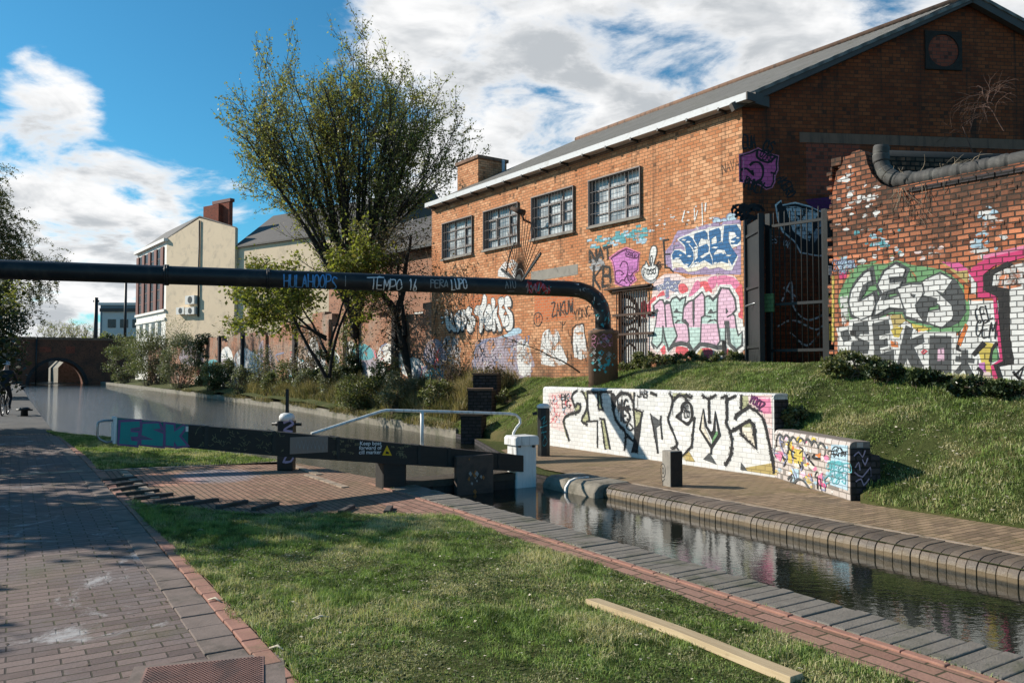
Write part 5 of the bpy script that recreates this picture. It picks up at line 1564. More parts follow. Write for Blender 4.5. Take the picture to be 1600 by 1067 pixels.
# ------------------------------------------------------------------ raised foot bricks of the balance-beam arc
ridge_px = [((158, 753), (208, 748)), ((165, 761), (216, 754)), ((174, 768), (224, 760)), ((182, 775), (242, 768)), ((207, 781), (264, 774)), ((241, 787), (297, 779)), ((284, 791), (335, 783)), ((340, 795), (381, 786)), ((396, 798), (430, 789)), ((466, 801), (489, 791)), ((532, 803), (549, 794)), ((604, 803), (609, 795))]
for i, (a, c) in enumerate(ridge_px):
    p0, p1 = PS(*a), PS(*c)
    p1 = (p0[0] + (p1[0] - p0[0]) * 1.1, p0[1] + (p1[1] - p0[1]) * 1.1)
    b = MB(); b.bar((p0[0], p0[1], .0), (p1[0], p1[1], .0), .07, .075)
    o = b.build('raised_foot_brick', M['ridge'], matrix=CANAL, bevel=.008)
    lab = 'raised dark brick strip across the arc of paving below the balance beam'
    if i < 5: lab = 'short raised dark brick strip in the closely stacked run beside the towpath'
    tag(o, lab, 'foot brick', 'raised foot bricks along the edge of the lawn' if i >= 5 else 'raised foot bricks beside the towpath')

# ------------------------------------------------------------------ timber left in the grass
a = G(915, 944, .02); c = G(1236, 1066, .02)
d = (c - a); ln = d.length; ang = atan2(d.y, d.x)
b = MB(); N_ = 14
for i in range(N_ + 1):
    t = i / N_; x = ln * t; dy = .012 * sin(t * 3.3); dz = .010 * sin(t * 5.1) * t; tw = .05 * (t - .5)
    e = .5 + .5 * ((i * 37) % 7) / 7 * .004
    b.v += [(x + (.006 if i == 0 else 0), -.006 + dy, dz), (x, .105 + dy, dz + tw * .1), (x - (.01 if i == N_ else 0), .105 + dy, .034 + dz + tw * .1), (x, -.006 + dy + .003, .036 + dz)]
    if i: 
        o_ = (i - 1) * 4
        for k in range(4): b.f.append([o_ + k, o_ + (k + 1) % 4, o_ + 4 + (k + 1) % 4, o_ + 4 + k]); b.m.append(0); b.sm.append(False)
b.f += [[0, 1, 2, 3], [N_ * 4 + k for k in (3, 2, 1, 0)]]; b.m += [0, 0]; b.sm += [False, False]
o = b.build('timber_plank', M['timber'], matrix=Matrix.Translation(a) @ Matrix.Rotation(ang, 4, 'Z') @ Matrix.Rotation(radians(-4), 4, 'X'), bevel=.003)
tag(o, 'pale sawn timber plank lying in the grass near the lock edge', 'plank')

# steel cover plate in the path
q = [G(228, 1050), G(412, 1031), G(470, 1120), G(150, 1160)]
v0 = (q[1] - q[0]); vn = v0.normalized(); vp = Vector((vn.y, -vn.x, 0))
PLM = Matrix(((vn.x, -vp.x, 0, q[0].x), (vn.y, -vp.y, 0, q[0].y), (0, 0, 1, 0.010), (0, 0, 0, 1)))
wd = v0.length
b = MB(); b.box(-.06, wd + .1, -.7, .05, -.05, .008)
CPL = thing('inspection_cover', 'ribbed reddish steel inspection cover set in the towpath', 'cover', q[0])
b.build('surround', M['edge_slab'], parent=CPL, matrix=PLM)
b = MB(); b.box(0, wd, -.66, 0, .0, .014)
i = 0
y = -.012
while y > -.62:
    x = .01 + (.009 if i % 2 else 0)
    while x < wd - .014: b.box(x, x + .009, y - .007, y, .014, .0185); x += .018
    y -= .014; i += 1
b.build('ribbed_plate', plain('worn_cover_plate', (0.26, 0.145, 0.115), 0.7, 0.35, 9, 0.3, dirt=(0.12, 0.09, 0.08), dscale=4), parent=CPL, matrix=PLM)

# scraps on the lawn
for (px, py, ln, a, lab, mt) in ((500, 972, .10, .1, 'pale curved scrap of bark lying on the lawn', 'litter'), (432, 1020, .09, -.4, 'pale twig at the edge of the lawn by the red bricks', 'litter'), (335, 943, .10, -.5, 'pale twig on the brick edge of the towpath', 'litter'), (312, 833, .07, .0, 'small pale leaf on the shaded lawn', 'litter')):
    c = G(px, py); b = MB()
    b.tube([(c.x - ln / 2, c.y - a * .05, .02), (c.x, c.y + .01, .035), (c.x + ln / 2, c.y + a * .08, .03)], [.004, .008, .004], 6)
    tag(b.build('twig', M[mt]), lab, 'twig')

# ------------------------------------------------------------------ cyclist on the far towpath
cb = G(7.5, 648.5)
BK = thing('bicycle', 'dark bicycle being ridden along the far towpath', 'bicycle', cb)
BM = Matrix.Translation(cb) @ Matrix.Rotation(radians(24), 4, 'Z')      # local y = riding direction, away along the path
def ringpts(cy, cz, r, n=24): return [(0, cy + r * cos(2 * pi * k / n), cz + r * sin(2 * pi * k / n)) for k in range(n + 1)]
for (cy, nm) in ((-.5, 'rear'), (.52, 'front')):
    b = MB(); b.tube(ringpts(cy, .34, .33), .022, 6, caps=False); wl = b.build('wheel', M['rubber'], parent=BK, matrix=BM)
    b = MB(); b.tube(ringpts(cy, .34, .305), .010, 5, caps=False)
    for k in range(10):
        t = 2 * pi * k / 10; b.tube([(0, cy, .34), (0, cy + .3 * cos(t), .34 + .3 * sin(t))], .002, 3)
    b.tube([(-.05, cy, .34), (.05, cy, .34)], .02, 8); b.build('rim', M['steel'], parent=wl, matrix=BM)
b = MB()
for (p, q, r) in (((0, -.5, .34), (0, -.08, .32), .012), ((0, -.5, .34), (0, -.16, .82), .010), ((0, -.08, .32), (0, -.19, .88), .016), ((0, -.08, .32), (0, .38, .78), .018), ((0, -.17, .82), (0, .36, .86), .016), ((0, .52, .34), (0, .34, .98), .014)): b.tube([p, q], r, 7)
b.build('frame', M['iron'], parent=BK, matrix=BM)
b = MB(); b.tube([(-.29, .34, 1.0), (-.12, .38, 1.03), (0, .36, 1.0), (.12, .38, 1.03), (.29, .34, 1.0)], .014, 7); b.build('handlebar', M['iron'], parent=BK, matrix=BM)
b = MB(); b.hexa([(-.08, -.32, .88), (.08, -.32, .88), (.03, -.04, .9), (-.03, -.04, .9), (-.07, -.31, .93), (.07, -.31, .93), (.025, -.05, .93), (-.025, -.05, .93)]); b.build('saddle', M['rubber'], parent=BK, matrix=BM, bevel=.015)
b = MB(); b.tube([(-.06, -.08, .32), (.06, -.08, .32)], .02, 8); b.tube([(.07, -.08, .32), (.07, .02, .19)], .01, 6); b.tube([(-.07, -.08, .32), (-.07, -.18, .45)], .01, 6); b.box(.08, .18, -.02, .06, .175, .2); b.box(-.18, -.08, -.22, -.14, .44, .465); b.build('crankset', M['steel'], parent=BK, matrix=BM)

def skin_body(name, joints, bones, mats, parent, matrix, root, sub=2):
    me = bpy.data.meshes.new(name)
    keys = list(joints)
    me.from_pydata([joints[k][0] for k in keys], [(keys.index(a), keys.index(c)) for (a, c) in bones], [])
    o = bpy.data.objects.new(name, me); COL.objects.link(o)
    md = o.modifiers.new('skin', 'SKIN')
    for i, k in enumerate(keys):
        sv = me.skin_vertices[0].data[i]; r = joints[k][1]; sv.radius = r if isinstance(r, tuple) else (r, r); sv.use_root = (k == root)
    md.use_smooth_shade = True
    sb = o.modifiers.new('subd', 'SUBSURF'); sb.levels = sub; sb.render_levels = sub
    dg = bpy.context.evaluated_depsgraph_get()
    m2 = bpy.data.meshes.new_from_object(o.evaluated_get(dg))
    bpy.data.objects.remove(o)
    o2 = bpy.data.objects.new(name, m2); COL.objects.link(o2)
    m2.materials.clear()
    for q in mats: m2.materials.append(q)
    o2.matrix_world = matrix; WORLD[o2.name] = matrix.copy()
    if parent is not None:
        o2.parent = parent; o2.matrix_parent_inverse = WORLD[parent.name].inverted()
    return o2
J = {'pelvis': ((0, -.17, .98), (.15, .12)), 'waist': ((0, -.10, 1.14), (.14, .105)), 'chest': ((0, .02, 1.36), (.175, .12)), 'neck': ((0, .08, 1.50), .058), 'skull': ((0, .11, 1.60), (.075, .09)), 'crown': ((0, .12, 1.71), (.072, .085))}
BNS = [('pelvis', 'waist'), ('waist', 'chest'), ('chest', 'neck'), ('neck', 'skull'), ('skull', 'crown')]
for sx, nm in ((-1, 'a'), (1, 'b')):
    J['sh' + nm] = ((.19 * sx, .04, 1.42), .062); J['el' + nm] = ((.27 * sx, .16, 1.18), .045); J['wr' + nm] = ((.28 * sx, .32, 1.035), .030); J['hd' + nm] = ((.28 * sx, .38, 1.02), .034)
    BNS += [('chest', 'sh' + nm), ('sh' + nm, 'el' + nm), ('el' + nm, 'wr' + nm), ('wr' + nm, 'hd' + nm)]
    kz, ky = (.60, .18) if sx > 0 else (.78, .16)
    fz, fy = (.28, .0) if sx > 0 else (.53, -.2)
    J['hip' + nm] = ((.09 * sx, -.12, .93), .088); J['kn' + nm] = ((.13 * sx, ky, kz), .058); J['an' + nm] = ((.13 * sx, fy - .05, fz), .04); J['to' + nm] = ((.13 * sx, fy + .13, fz - .05), .034)
    BNS += [('pelvis', 'hip' + nm), ('hip' + nm, 'kn' + nm), ('kn' + nm, 'an' + nm), ('an' + nm, 'to' + nm)]
PE = skin_body('person', J, BNS, [M['jacket'], M['skin'], M['trousers']], None, BM, 'pelvis')
tag(PE, 'cyclist in dark clothes and pale helmet riding on the far towpath', 'person')
for p in PE.data.polygons:
    z = p.center.z; y = p.center.y
    hand = abs(p.center.x) > .2 and y > .31
    p.material_index = 1 if (z > 1.5 or hand) else (2 if z < .99 and not (abs(p.center.x) > .2 and z > .9) else 0)
b = MB(); b.lathe((0, .13, 1.66), [(.112, 0), (.118, .03), (.108, .08), (.075, .125), (.02, .142)], 18); b.build('helmet', M['helmet_white'], parent=PE, matrix=BM)
b = MB()
for k in range(5): b.box(-.075 + k * .03, -.065 + k * .03, .04, .20, 1.74, 1.803); 
b.build('helmet_vents', M['jacket'], parent=PE, matrix=BM)
# ------------------------------------------------------------------ trees and shrubs
def leaf_quads(pts, size, rng, up=0.35, aspect=.62):
    n = len(pts)
    d = rng.normal(size=(n, 3)); d /= np.linalg.norm(d, axis=1)[:, None]
    nr = rng.normal(size=(n, 3)) + np.array([0, 0, up * 2]); nr /= np.linalg.norm(nr, axis=1)[:, None]
    t = np.cross(d, nr); t /= (np.linalg.norm(t, axis=1)[:, None] + 1e-9)
    l = np.cross(nr, t)
    s = size * rng.uniform(.55, 1.3, n)[:, None]
    a = pts; c = pts + l * s
    m = pts + l * s * .48 - nr * s * .08
    v = np.stack([a, m + t * s * aspect / 2, c, m - t * s * aspect / 2], 1).reshape(-1, 3)
    f = np.arange(n * 4)
    return v, f

class Tubes:
    """many thin tubes as one array mesh"""
    def __init__(self): self.v, self.f, self.n = [], [], 0
    def add(self, pts, rad, sides):
        pts = np.asarray(pts, float); k = len(pts)
        d = np.gradient(pts, axis=0); d /= (np.linalg.norm(d, axis=1)[:, None] + 1e-9)
        ref = np.array([0.31, 0.77, 0.55]); x = np.cross(d, ref); x /= (np.linalg.norm(x, axis=1)[:, None] + 1e-9); y = np.cross(d, x)
        t = np.linspace(0, 2 * pi, sides, endpoint=False)
        ring = pts[:, None, :] + (x[:, None, :] * np.cos(t)[None, :, None] + y[:, None, :] * np.sin(t)[None, :, None]) * np.asarray(rad)[:, None, None]
        self.v.append(ring.reshape(-1, 3))
        i = np.arange(k - 1)[:, None] * sides; j = np.arange(sides)[None, :]; j2 = (j + 1) % sides
        q = np.stack([i + j, i + j2, i + sides + j2, i + sides + j], -1).reshape(-1, 4) + self.n
        self.f.append(q); self.n += k * sides
    def build(self, name, mat, parent):
        return raw_mesh(name, np.concatenate(self.v), np.concatenate(self.f).ravel(), 4, mat, parent, smooth=True)

def limb(rng, p, d, L, nseg, wob, trop):
    pts = [p]; d = d / np.linalg.norm(d)
    for i in range(nseg):
        d = d + rng.normal(0, wob, 3) + np.array([0, 0, trop]); d /= np.linalg.norm(d)
        pts.append(pts[-1] + d * L / nseg)
    return np.array(pts), d

def around(rng, d, ang):
    """direction turned away from d by ang at a random azimuth"""
    a = np.cross(d, rng.normal(size=3)); a /= np.linalg.norm(a)
    return d * cos(ang) + a * sin(ang)

def grow(rng, T, tips, p, d, L, r, lev, spec):
    S_ = spec[lev]
    pts, de = limb(rng, p, d, L, S_['seg'], S_['wob'], S_['trop'])
    rr = np.linspace(r, r * S_['taper'], len(pts))
    T.add(pts, rr, S_['sides'])
    if lev + 1 < len(spec):
        nx = spec[lev + 1]
        n = S_['kids']
        for k in range(n):
            t = S_['from'] + (1 - S_['from']) * (k + rng.uniform(0, .9)) / n
            i = min(int(t * (len(pts) - 1)), len(pts) - 2); fr = t * (len(pts) - 1) - i
            q = pts[i] * (1 - fr) + pts[i + 1] * fr
            dd = pts[i + 1] - pts[i]; dd /= np.linalg.norm(dd)
            nd = around(rng, dd, rng.uniform(*nx['ang']))
            nd = nd + np.array([0, 0, nx.get('lift', 0)])
            grow(rng, T, tips, q, nd, nx['len'] * rng.uniform(.6, 1.2) * (1.05 - .45 * t), max(rr[i] * nx['rad'], nx['rmin']), lev + 1, spec)
    if S_.get('leaf'):
        nl = S_['leaf']
        t = rng.uniform(S_.get('lfrom', .2), 1, nl) * (len(pts) - 1)
        i = np.minimum(t.astype(int), len(pts) - 2); fr = (t - i)[:, None]
        tips.append(pts[i] * (1 - fr) + pts[i + 1] * fr + rng.normal(0, S_.get('spread', .04), (nl, 3)))

def tree(name, label, base, stems, spec, bark, leafmat, lsize, seed, group=None, cat='tree', leafkeep=None, up=.35):
    rng = np.random.default_rng(seed)
    t = thing(name, label, cat, base, group)
    T = Tubes(); tips = []
    for (off, d, L, r) in stems:
        grow(rng, T, tips, np.array(base, float) + np.array(off, float), np.array(d, float), L, r, 0, spec)
    T.build('trunk', bark, t)
    if tips:
        pts = np.concatenate(tips)
        if leafkeep is not None: pts = pts[leafkeep(pts, rng)]
        v, f = leaf_quads(pts, lsize, rng, up)
        raw_mesh('crown', v, f, 4, leafmat, t)
    return t

def shrub(name, label, base, rx, ry, h, n, lsize, leafmat, seed, twig=None, ntwig=30, cat='shrub', group=None, clumps=26, skirt=.0, shape=1.0, tw_r=.012):
    """a bush of many leaf clumps carried on thin stems"""
    rng = np.random.default_rng(seed)
    t = thing(name, label, cat, base, group)
    cs = rng.normal(size=(clumps, 3)); cs /= np.linalg.norm(cs, axis=1)[:, None]
    cs *= (rng.uniform(.35, 1.0, clumps) ** .6)[:, None]
    cs[:, 2] = cs[:, 2] * .5 + .52
    cs *= np.array([rx, ry, h]) * .88
    cr = rng.uniform(.16, .38, clumps) * min(rx, h * .6) * 1.1
    w = cr ** 2; w /= w.sum()
    idx = rng.choice(clumps, n, p=w)
    o = rng.normal(size=(n, 3)); o /= np.linalg.norm(o, axis=1)[:, None]; o *= (rng.uniform(0, 1, n) ** .4)[:, None]
    pts = cs[idx] + o * cr[idx][:, None] * np.array([1.15, 1.15, .85])
    pts = pts[pts[:, 2] > .02] + np.array(base)
    v, f = leaf_quads(pts, lsize, rng, .3)
    T = Tubes()
    for k in range(ntwig):
        c = cs[rng.integers(clumps)] * rng.uniform(.8, 1.22)
        s0 = np.array([rng.normal(0, rx * .18), rng.normal(0, ry * .18), -.05])
        m = (s0 + c) / 2 + rng.normal(0, .12, 3) * rx; 
        pp = [s0, s0 * .5 + m * .5 + rng.normal(0, .05, 3), m, (m + c) / 2 + rng.normal(0, .06, 3), c]
        T.add(np.array(pp) + np.array(base), np.linspace(tw_r * 1.6, tw_r * .3, 5), 4)
    T.build('stem', twig or M['twig'], t)
    raw_mesh('foliage', v, f, 4, leafmat, t)
    return t

# the big half-leafed tree
bb = DP(556, 585, 30.5)
stems = []
rg = np.random.default_rng(5)
fork = Vector((bb.x, bb.y, bb.z + 1.6))
tips_ = []
for k in range(60):
    th = radians(-100 + 200 * (k + rg.uniform(-.4, .4)) / 59)
    rr = (1.0, .93, .66, .82, .48)[k % 5] * rg.uniform(.94, 1.03)
    tip = DP(545 + 166 * sin(th) * rr, 243 - 152 * cos(th) * rr, 30.5); tip.y += rg.uniform(-3.2, 3.2)
    tips_.append((th, tip))
mains = []
for m in range(11):                                   # main limbs leave the fork ...
    th = radians(-78 + 156 * m / 10 + rg.uniform(-5, 5)); e = DP(545 + 100 * sin(th), 255 - 100 * cos(th), 30.5); e.y += rg.uniform(-1.6, 1.6)
    o = fork + Vector((rg.uniform(-.12, .12), rg.uniform(-.12, .12), rg.uniform(-.2, .9)))
    mains.append((th, o, e)); stems.append((tuple(o - bb), tuple((e - o).normalized()), (e - o).length, .12 + .05 * cos(th)))
for (th, tip) in tips_:                               # ... and divide again towards the edge of the crown
    c = min(mains, key=lambda q: abs(q[0] - th) + rg.uniform(0, .2)); o = c[1] + (c[2] - c[1]) * rg.uniform(.18, .75); d = tip - o
    stems.append((tuple(o - bb), tuple(d.normalized()), d.length, .048))
stems.append(((0, 0, -.6), (.02, 0, 1), 2.6, .30))
spec = [dict(seg=10, wob=.035, trop=.006, taper=.10, sides=6, kids=14, **{'from': .15}, leaf=8, lfrom=.4, spread=.1),
        dict(seg=6, wob=.07, trop=.05, taper=.25, sides=4, kids=6, **{'from': .12}, ang=(.4, 1.0), len=1.9, rad=.34, rmin=.012, lift=.15, leaf=11, spread=.07, lfrom=.25),
        dict(seg=4, wob=.10, trop=.06, taper=.4, sides=3, kids=0, ang=(.35, .8), len=.85, rad=.5, rmin=.008, lift=.18, leaf=13, spread=.06, lfrom=.15, **{'from': .2})]
def keep_big(p, rng):
    z = p[:, 2]; return rng.uniform(0, 1, len(p)) < np.interp(z, [2, 6, 10, 14], [.66, .66, .58, .5])
tree('half_leafed_tree', 'tall multi-stemmed tree just coming into leaf above the pipe, standing against the sky', bb, stems, spec, M['bark_dark'], M['leaf_bud'], .100, 21, leafkeep=keep_big)

# brighter green lower tree in front to the left
bb = DP(500, 590, 25.5)
stems = [((.2, 0, 0), (-.30, -.1, 1), 3.7, .07), ((.3, 0, 0), (.05, .1, 1), 3.9, .07), ((.2, 0, 1.2), (-.95, -.1, .62), 3.0, .05), ((.3, 0, 1.0), (.35, -.2, .9), 3.0, .05), ((.2, 0, .8), (-.7, .4, .8), 3.4, .05), ((.2, 0, 1.3), (-.75, -.3, .45), 2.6, .04)]
spec2 = [dict(seg=7, wob=.09, trop=.02, taper=.2, sides=6, kids=12, **{'from': .5}, leaf=0),
         dict(seg=5, wob=.12, trop=-.01, taper=.25, sides=4, kids=6, **{'from': .2}, ang=(.5, 1.2), len=1.6, rad=.42, rmin=.014, lift=.05, leaf=22, spread=.10),
         dict(seg=4, wob=.14, trop=.0, taper=.4, sides=3, kids=0, ang=(.5, 1.1), len=.7, rad=.5, rmin=.007, lift=.0, leaf=22, spread=.12, **{'from': .2})]
tree('young_maple', 'smaller tree with bright yellow-green leaves below the pipe, left of the tall tree', bb, stems, spec2, M['bark_dark'], M['leaf_maple'], .13, 22)

# leaning dead-ivied tree by the warehouse corner
bb = DP(650, 600, 26.5)
stems = [((0, 0, -.2), (-.24, .05, 1), 3.0, .20), ((-.66, .1, 2.4), (-.75, .0, .8), 2.2, .13), ((-.66, .1, 2.4), (.25, .0, 1), 2.6, .12), ((-.4, .1, 1.6), (-.1, .2, 1), 3.2, .09)]
spec3 = [dict(seg=7, wob=.07, trop=.02, taper=.35, sides=7, kids=16, **{'from': .35}, leaf=0),
         dict(seg=6, wob=.16, trop=-.07, taper=.3, sides=4, kids=7, **{'from': .15}, ang=(.6, 1.4), len=1.5, rad=.25, rmin=.012, lift=.1, leaf=5, spread=.1),
         dict(seg=5, wob=.2, trop=-.10, taper=.4, sides=3, kids=0, ang=(.5, 1.2), len=.9, rad=.5, rmin=.006, leaf=8, spread=.1, **{'from': .2})]
tree('leaning_tree', 'leaning dark-trunked tree hung with bare brown creeper beside the warehouse', bb, stems, spec3, M['bark_dark'], M['leaf_brown'], .085, 23)

# drooping birch and evergreen at the left edge
bb = DP(-62, 610, 50.0)
stems = [((0, 0, -.5), (.12, 0, 1), 13.5, .26), ((.3, 0, 4), (.45, -.1, 1), 8.0, .13), ((.2, 0, 5.0), (.2, -.3, 1), 7.5, .12), ((.2, 0, 3.2), (.75, .2, .8), 6, .1)]
spec4 = [dict(seg=10, wob=.05, trop=.03, taper=.1, sides=6, kids=26, **{'from': .25}, leaf=0),
         dict(seg=7, wob=.08, trop=-.06, taper=.2, sides=4, kids=11, **{'from': .2}, ang=(.6, 1.1), len=3.2, rad=.28, rmin=.02, lift=.25, leaf=0),
         dict(seg=7, wob=.06, trop=-.30, taper=.3, sides=3, kids=0, ang=(.6, 1.2), len=2.2, rad=.5, rmin=.011, leaf=44, spread=.06, **{'from': .2})]
tree('drooping_birch', 'tall birch with drooping brown twigs leaning in at the left edge', bb, stems, spec4, M['twig_red'], M['leaf_birch'], .12, 24)
bb = DP(-66, 610, 44.0)
shrub('evergreen_tree', 'dark evergreen tree below the pipe at the far left', bb, 3.3, 3.0, 6.2, 24000, .16, M['leaf_dark'], 31, M['bark_dark'], 50, 'tree', clumps=60, tw_r=.03)
bb = DP(-70, 600, 39.0)
shrub('flowering_tree', 'leafy tree with yellow-green sprays hanging over the pipe at the left edge', (bb.x, bb.y, 3.6), 3.2, 2.2, 3.4, 4200, .14, M['leaf_maple'], 32, M['bark_dark'], 60, 'tree', clumps=40, tw_r=.03)

# bare trees beyond the bridge
for i, (px, Y, h, lab) in enumerate(((75, 150, 9.0, 'bare pale tree beyond the bridge, nearest to the dark evergreen'), (100, 158, 10.5, 'tall bare pale tree beyond the bridge, between the evergreen and the short pole'), (125, 150, 8.5, 'bare pale tree beyond the bridge, just left of the short dark pole'))):
    b0 = DP(px, 560, Y); b0 = Vector((b0.x, Y, 3.5))
    stems = [((0, 0, 0), (dx, dy, 1), h * .62, .16) for (dx, dy) in ((-.4, .1), (-.15, -.2), (.1, .2), (.35, -.1), (.55, .1))]
    spec5 = [dict(seg=6, wob=.06, trop=.02, taper=.2, sides=4, kids=9, **{'from': .25}, leaf=0), dict(seg=4, wob=.1, trop=.03, taper=.3, sides=3, kids=6, **{'from': .2}, ang=(.4, .9), len=3.0, rad=.4, rmin=.035, leaf=4, spread=.2), dict(seg=3, wob=.1, trop=.03, taper=.4, sides=3, kids=0, ang=(.4, .9), len=1.4, rad=.5, rmin=.022, leaf=4, spread=.15, **{'from': .2})]
    tree('bare_tree', lab, b0, stems, spec5, M['twig_pale'], M['leaf_bud'], .22, 40 + i, 'bare trees beyond the bridge')
b0 = DP(150, 550, 112); shrub('yellow_shrub', 'yellow-green flowering shrub behind the bridge parapet beside the short pole', (b0.x, 112, 3.8), 2.6, 2, 3.2, 2600, .24, M['leaf_maple'], 45, M['twig'], 20)
b0 = DP(185, 545, 109); shrub('dark_shrub', 'low dark shrub on the bridge end below the grey office block', (b0.x, 109, 4.6), 3.2, 2, 2.0, 2600, .24, M['leaf_dark'], 46, M['twig'], 20)

# shrubs along the far bank (pixel of the base, distance, size)
def on_ray(px, p):
    """the spot on the ray below a pixel column that lies p metres across the canal"""
    x = (px - 800) / FPX; Y = p / (x * NV.x + NV.y)
    return Vector((x * Y, Y, 0))
bank = [(196, 10.0, 62, 85, 'leaf_shrub', 7200, 'rounded green shrub at the waterside nearest to the bridge'),
        (238, 10.2, 84, 104, 'leaf_shrub', 9000, 'bushy green shrub below the windows of the cream building'),
        (285, 10.2, 74, 92, 'leaf_shrub_grey', 8200, 'tall grey-green shrub below the corner of the cream building'),
        (333, 10.2, 48, 52, 'leaf_shrub', 4200, 'green shrub leaning over the water between the tall grey-green shrub and the ivy'),
        (378, 10.1, 44, 46, 'leaf_shrub_grey', 3600, 'low grey-green bush by the water right of the ivied stump'),
        (425, 10.3, 34, 40, 'leaf_shrub', 2400, 'low bush by the water in front of the white-painted piers'),
        (478, 10.4, 44, 52, 'leaf_shrub_grey', 2600, 'pale leafy bush right of the paddle rod against the brick wall'),
        (562, 9.6, 76, 66, 'leaf_shrub', 4200, 'leafy bramble bush spilling over the stone bank behind the handrail'),
        (622, 9.7, 64, 66, 'leaf_shrub_grey', 3800, 'grey-green bramble bush behind the handrail post'),
        (352, 10.8, 44, 58, 'leaf_shrub', 2600, 'green bush against the bank wall right of the ivied stump'),
        (452, 10.8, 54, 54, 'leaf_shrub', 2600, 'bush at the wall foot below the young tree'),
        (522, 10.5, 50, 62, 'leaf_shrub_grey', 2800, 'grey-green bush under the left end of the handrail, against the wall'),
        (600, 10.3, 56, 78, 'leaf_shrub', 3200, 'tall green bush at the foot of the leaning trunk'),
        (415, 11.0, 60, 74, 'leaf_shrub_grey', 2600, 'loose grey-green scrub against the bank wall left of the young tree'),
        (486, 11.0, 74, 118, 'leaf_brown', 2600, 'tall brownish scrub around the stems of the young tree'),
        (545, 11.0, 70, 128, 'leaf_shrub', 3000, 'tall green scrub around the foot of the tall tree'),
        (683, 9.7, 60, 56, 'leaf_shrub', 3400, 'low tangled bush just left of the stepped wing wall')]
for i, (px, p, wpx, hpx, lm, n, lab) in enumerate(bank):
    q = on_ray(px, p); Y = q.y; s = q.dot(DV); rx = wpx / 2 * Y / FPX
    z = float(HR(np.array(p), np.array(s))) if p > PR(s) else 0.05
    shrub('bank_shrub', lab, (q.x, q.y, max(z, -.1) - .05), rx, rx * .75, hpx * Y / FPX, n, .048 + .0012 * Y, M[lm], 60 + i, M['twig'], 60, group='shrubs along the far bank', clumps=40)
# dark ivy over the wall
for i, (px, p, wpx, hpx, n, lab) in enumerate(((318, 11.0, 44, 100, 4200, 'tall dark ivy-covered stump on the bank wall under the cream building'), (508, 10.9, 48, 92, 2600, 'mass of dark ivy hanging on the brick wall below the young tree'), (552, 10.9, 36, 80, 2000, 'dark ivy beside the leaning trunk on the brick wall'))):
    q = on_ray(px, p); rx = wpx / 2 * q.y / FPX; shrub('ivy_mass', lab, (q.x, q.y, .3), rx, .4, hpx * q.y / FPX, n, .07 + .0012 * q.y, M['leaf_ivy'], 80 + i, M['twig'], 24, 'ivy', 'ivy on the far bank wall', clumps=30)
# bare brown thickets, most of them behind the wall
for i, (px, p, wpx, hpx, n, lab) in enumerate(((378, 12.6, 100, 118, 2200, 'bare brown thicket behind the white-painted wall left of the young tree'), (262, 11.2, 130, 110, 3600, 'brown and green thicket in front of the cream gable'), (440, 12.4, 80, 100, 1500, 'thin brown thicket behind the wall below the young tree'), (595, 11.9, 96, 180, 1900, 'dense bare creeper thicket between the tall tree and the leaning trunk'), (705, 10.6, 84, 66, 600, 'tangle of dry brambles at the foot of the faded white graffiti'), (772, 10.7, 76, 44, 500, 'low dry brambles at the foot of the warehouse wall left of the pier'))):
    q = on_ray(px, p); s = q.dot(DV); z = float(HR(np.array(p), np.array(s))); rx = wpx / 2 * q.y / FPX
    shrub('bare_thicket', lab, (q.x, q.y, z), rx, rx * .5, hpx * q.y / FPX, n, .06 + .0006 * q.y, M['leaf_brown'] if i != 1 else M['leaf_shrub'], 90 + i, M['twig'], 190 if i != 1 else 120, group='bare thickets along the wall', clumps=60, tw_r=.006 + .0002 * q.y)
# dry branches leaning on the wall by the pier
rng = np.random.default_rng(3); T = Tubes()
tb = thing('fallen_branch', 'bare brown branch leaning on the bank below the pipe, left of the pier', 'branch', DP(905, 595, 17.2))
sp = [dict(seg=9, wob=.13, trop=.0, taper=.2, sides=5, kids=9, **{'from': .2}, leaf=0), dict(seg=5, wob=.14, trop=.03, taper=.3, sides=3, kids=3, **{'from': .3}, ang=(.4, .9), len=.7, rad=.5, rmin=.008), dict(seg=4, wob=.2, trop=0, taper=.3, sides=3, kids=0, ang=(.4, .9), len=.4, rad=.6, rmin=.005, **{'from': .2})]
grow(rng, T, [], np.array(DP(906, 582, 17.2)), np.array((-1.0, .25, .42)), 2.2, .020, 0, sp); T.build('branch', M['twig'], tb)

# leafy ivy and nettles at the foot of the right-hand walls
wallplants = [(1335, 582, 12.0, .5, .42, 5000, 'M', 'bright green leafy clump at the foot of the gate post end of the ruined wall'), (1385, 590, 11.5, .35, .3, 2200, 'D', 'small dark ivy clump under the K of the lower graffiti'), (1450, 600, 11.0, .34, .24, 2400, 'D', 'dark ivy patch under the painted square of the ruined wall'), (1515, 612, 10.5, .42, .27, 3000, 'D', 'trailing dark ivy under the painted star of the ruined wall'), (1580, 620, 10.1, .40, .22, 2600, 'D', 'trailing dark ivy at the right end of the ruined wall')]
for i, (px, py, Y, rx, h, n, k, lab) in enumerate(wallplants):
    q = DP(px, py, Y); p, s = q.dot(NV), q.dot(DV); z = float(HR(np.array(p), np.array(s)))
    shrub('ivy_clump', lab, (q.x, q.y, z - .03), rx, rx * .6, h, n, .055, M['leaf_shrub'] if k == 'M' else M['leaf_ivy'], 120 + i, M['twig'], 30, 'ivy', 'ivy clumps along the foot of the ruined wall', clumps=40, tw_r=.006)
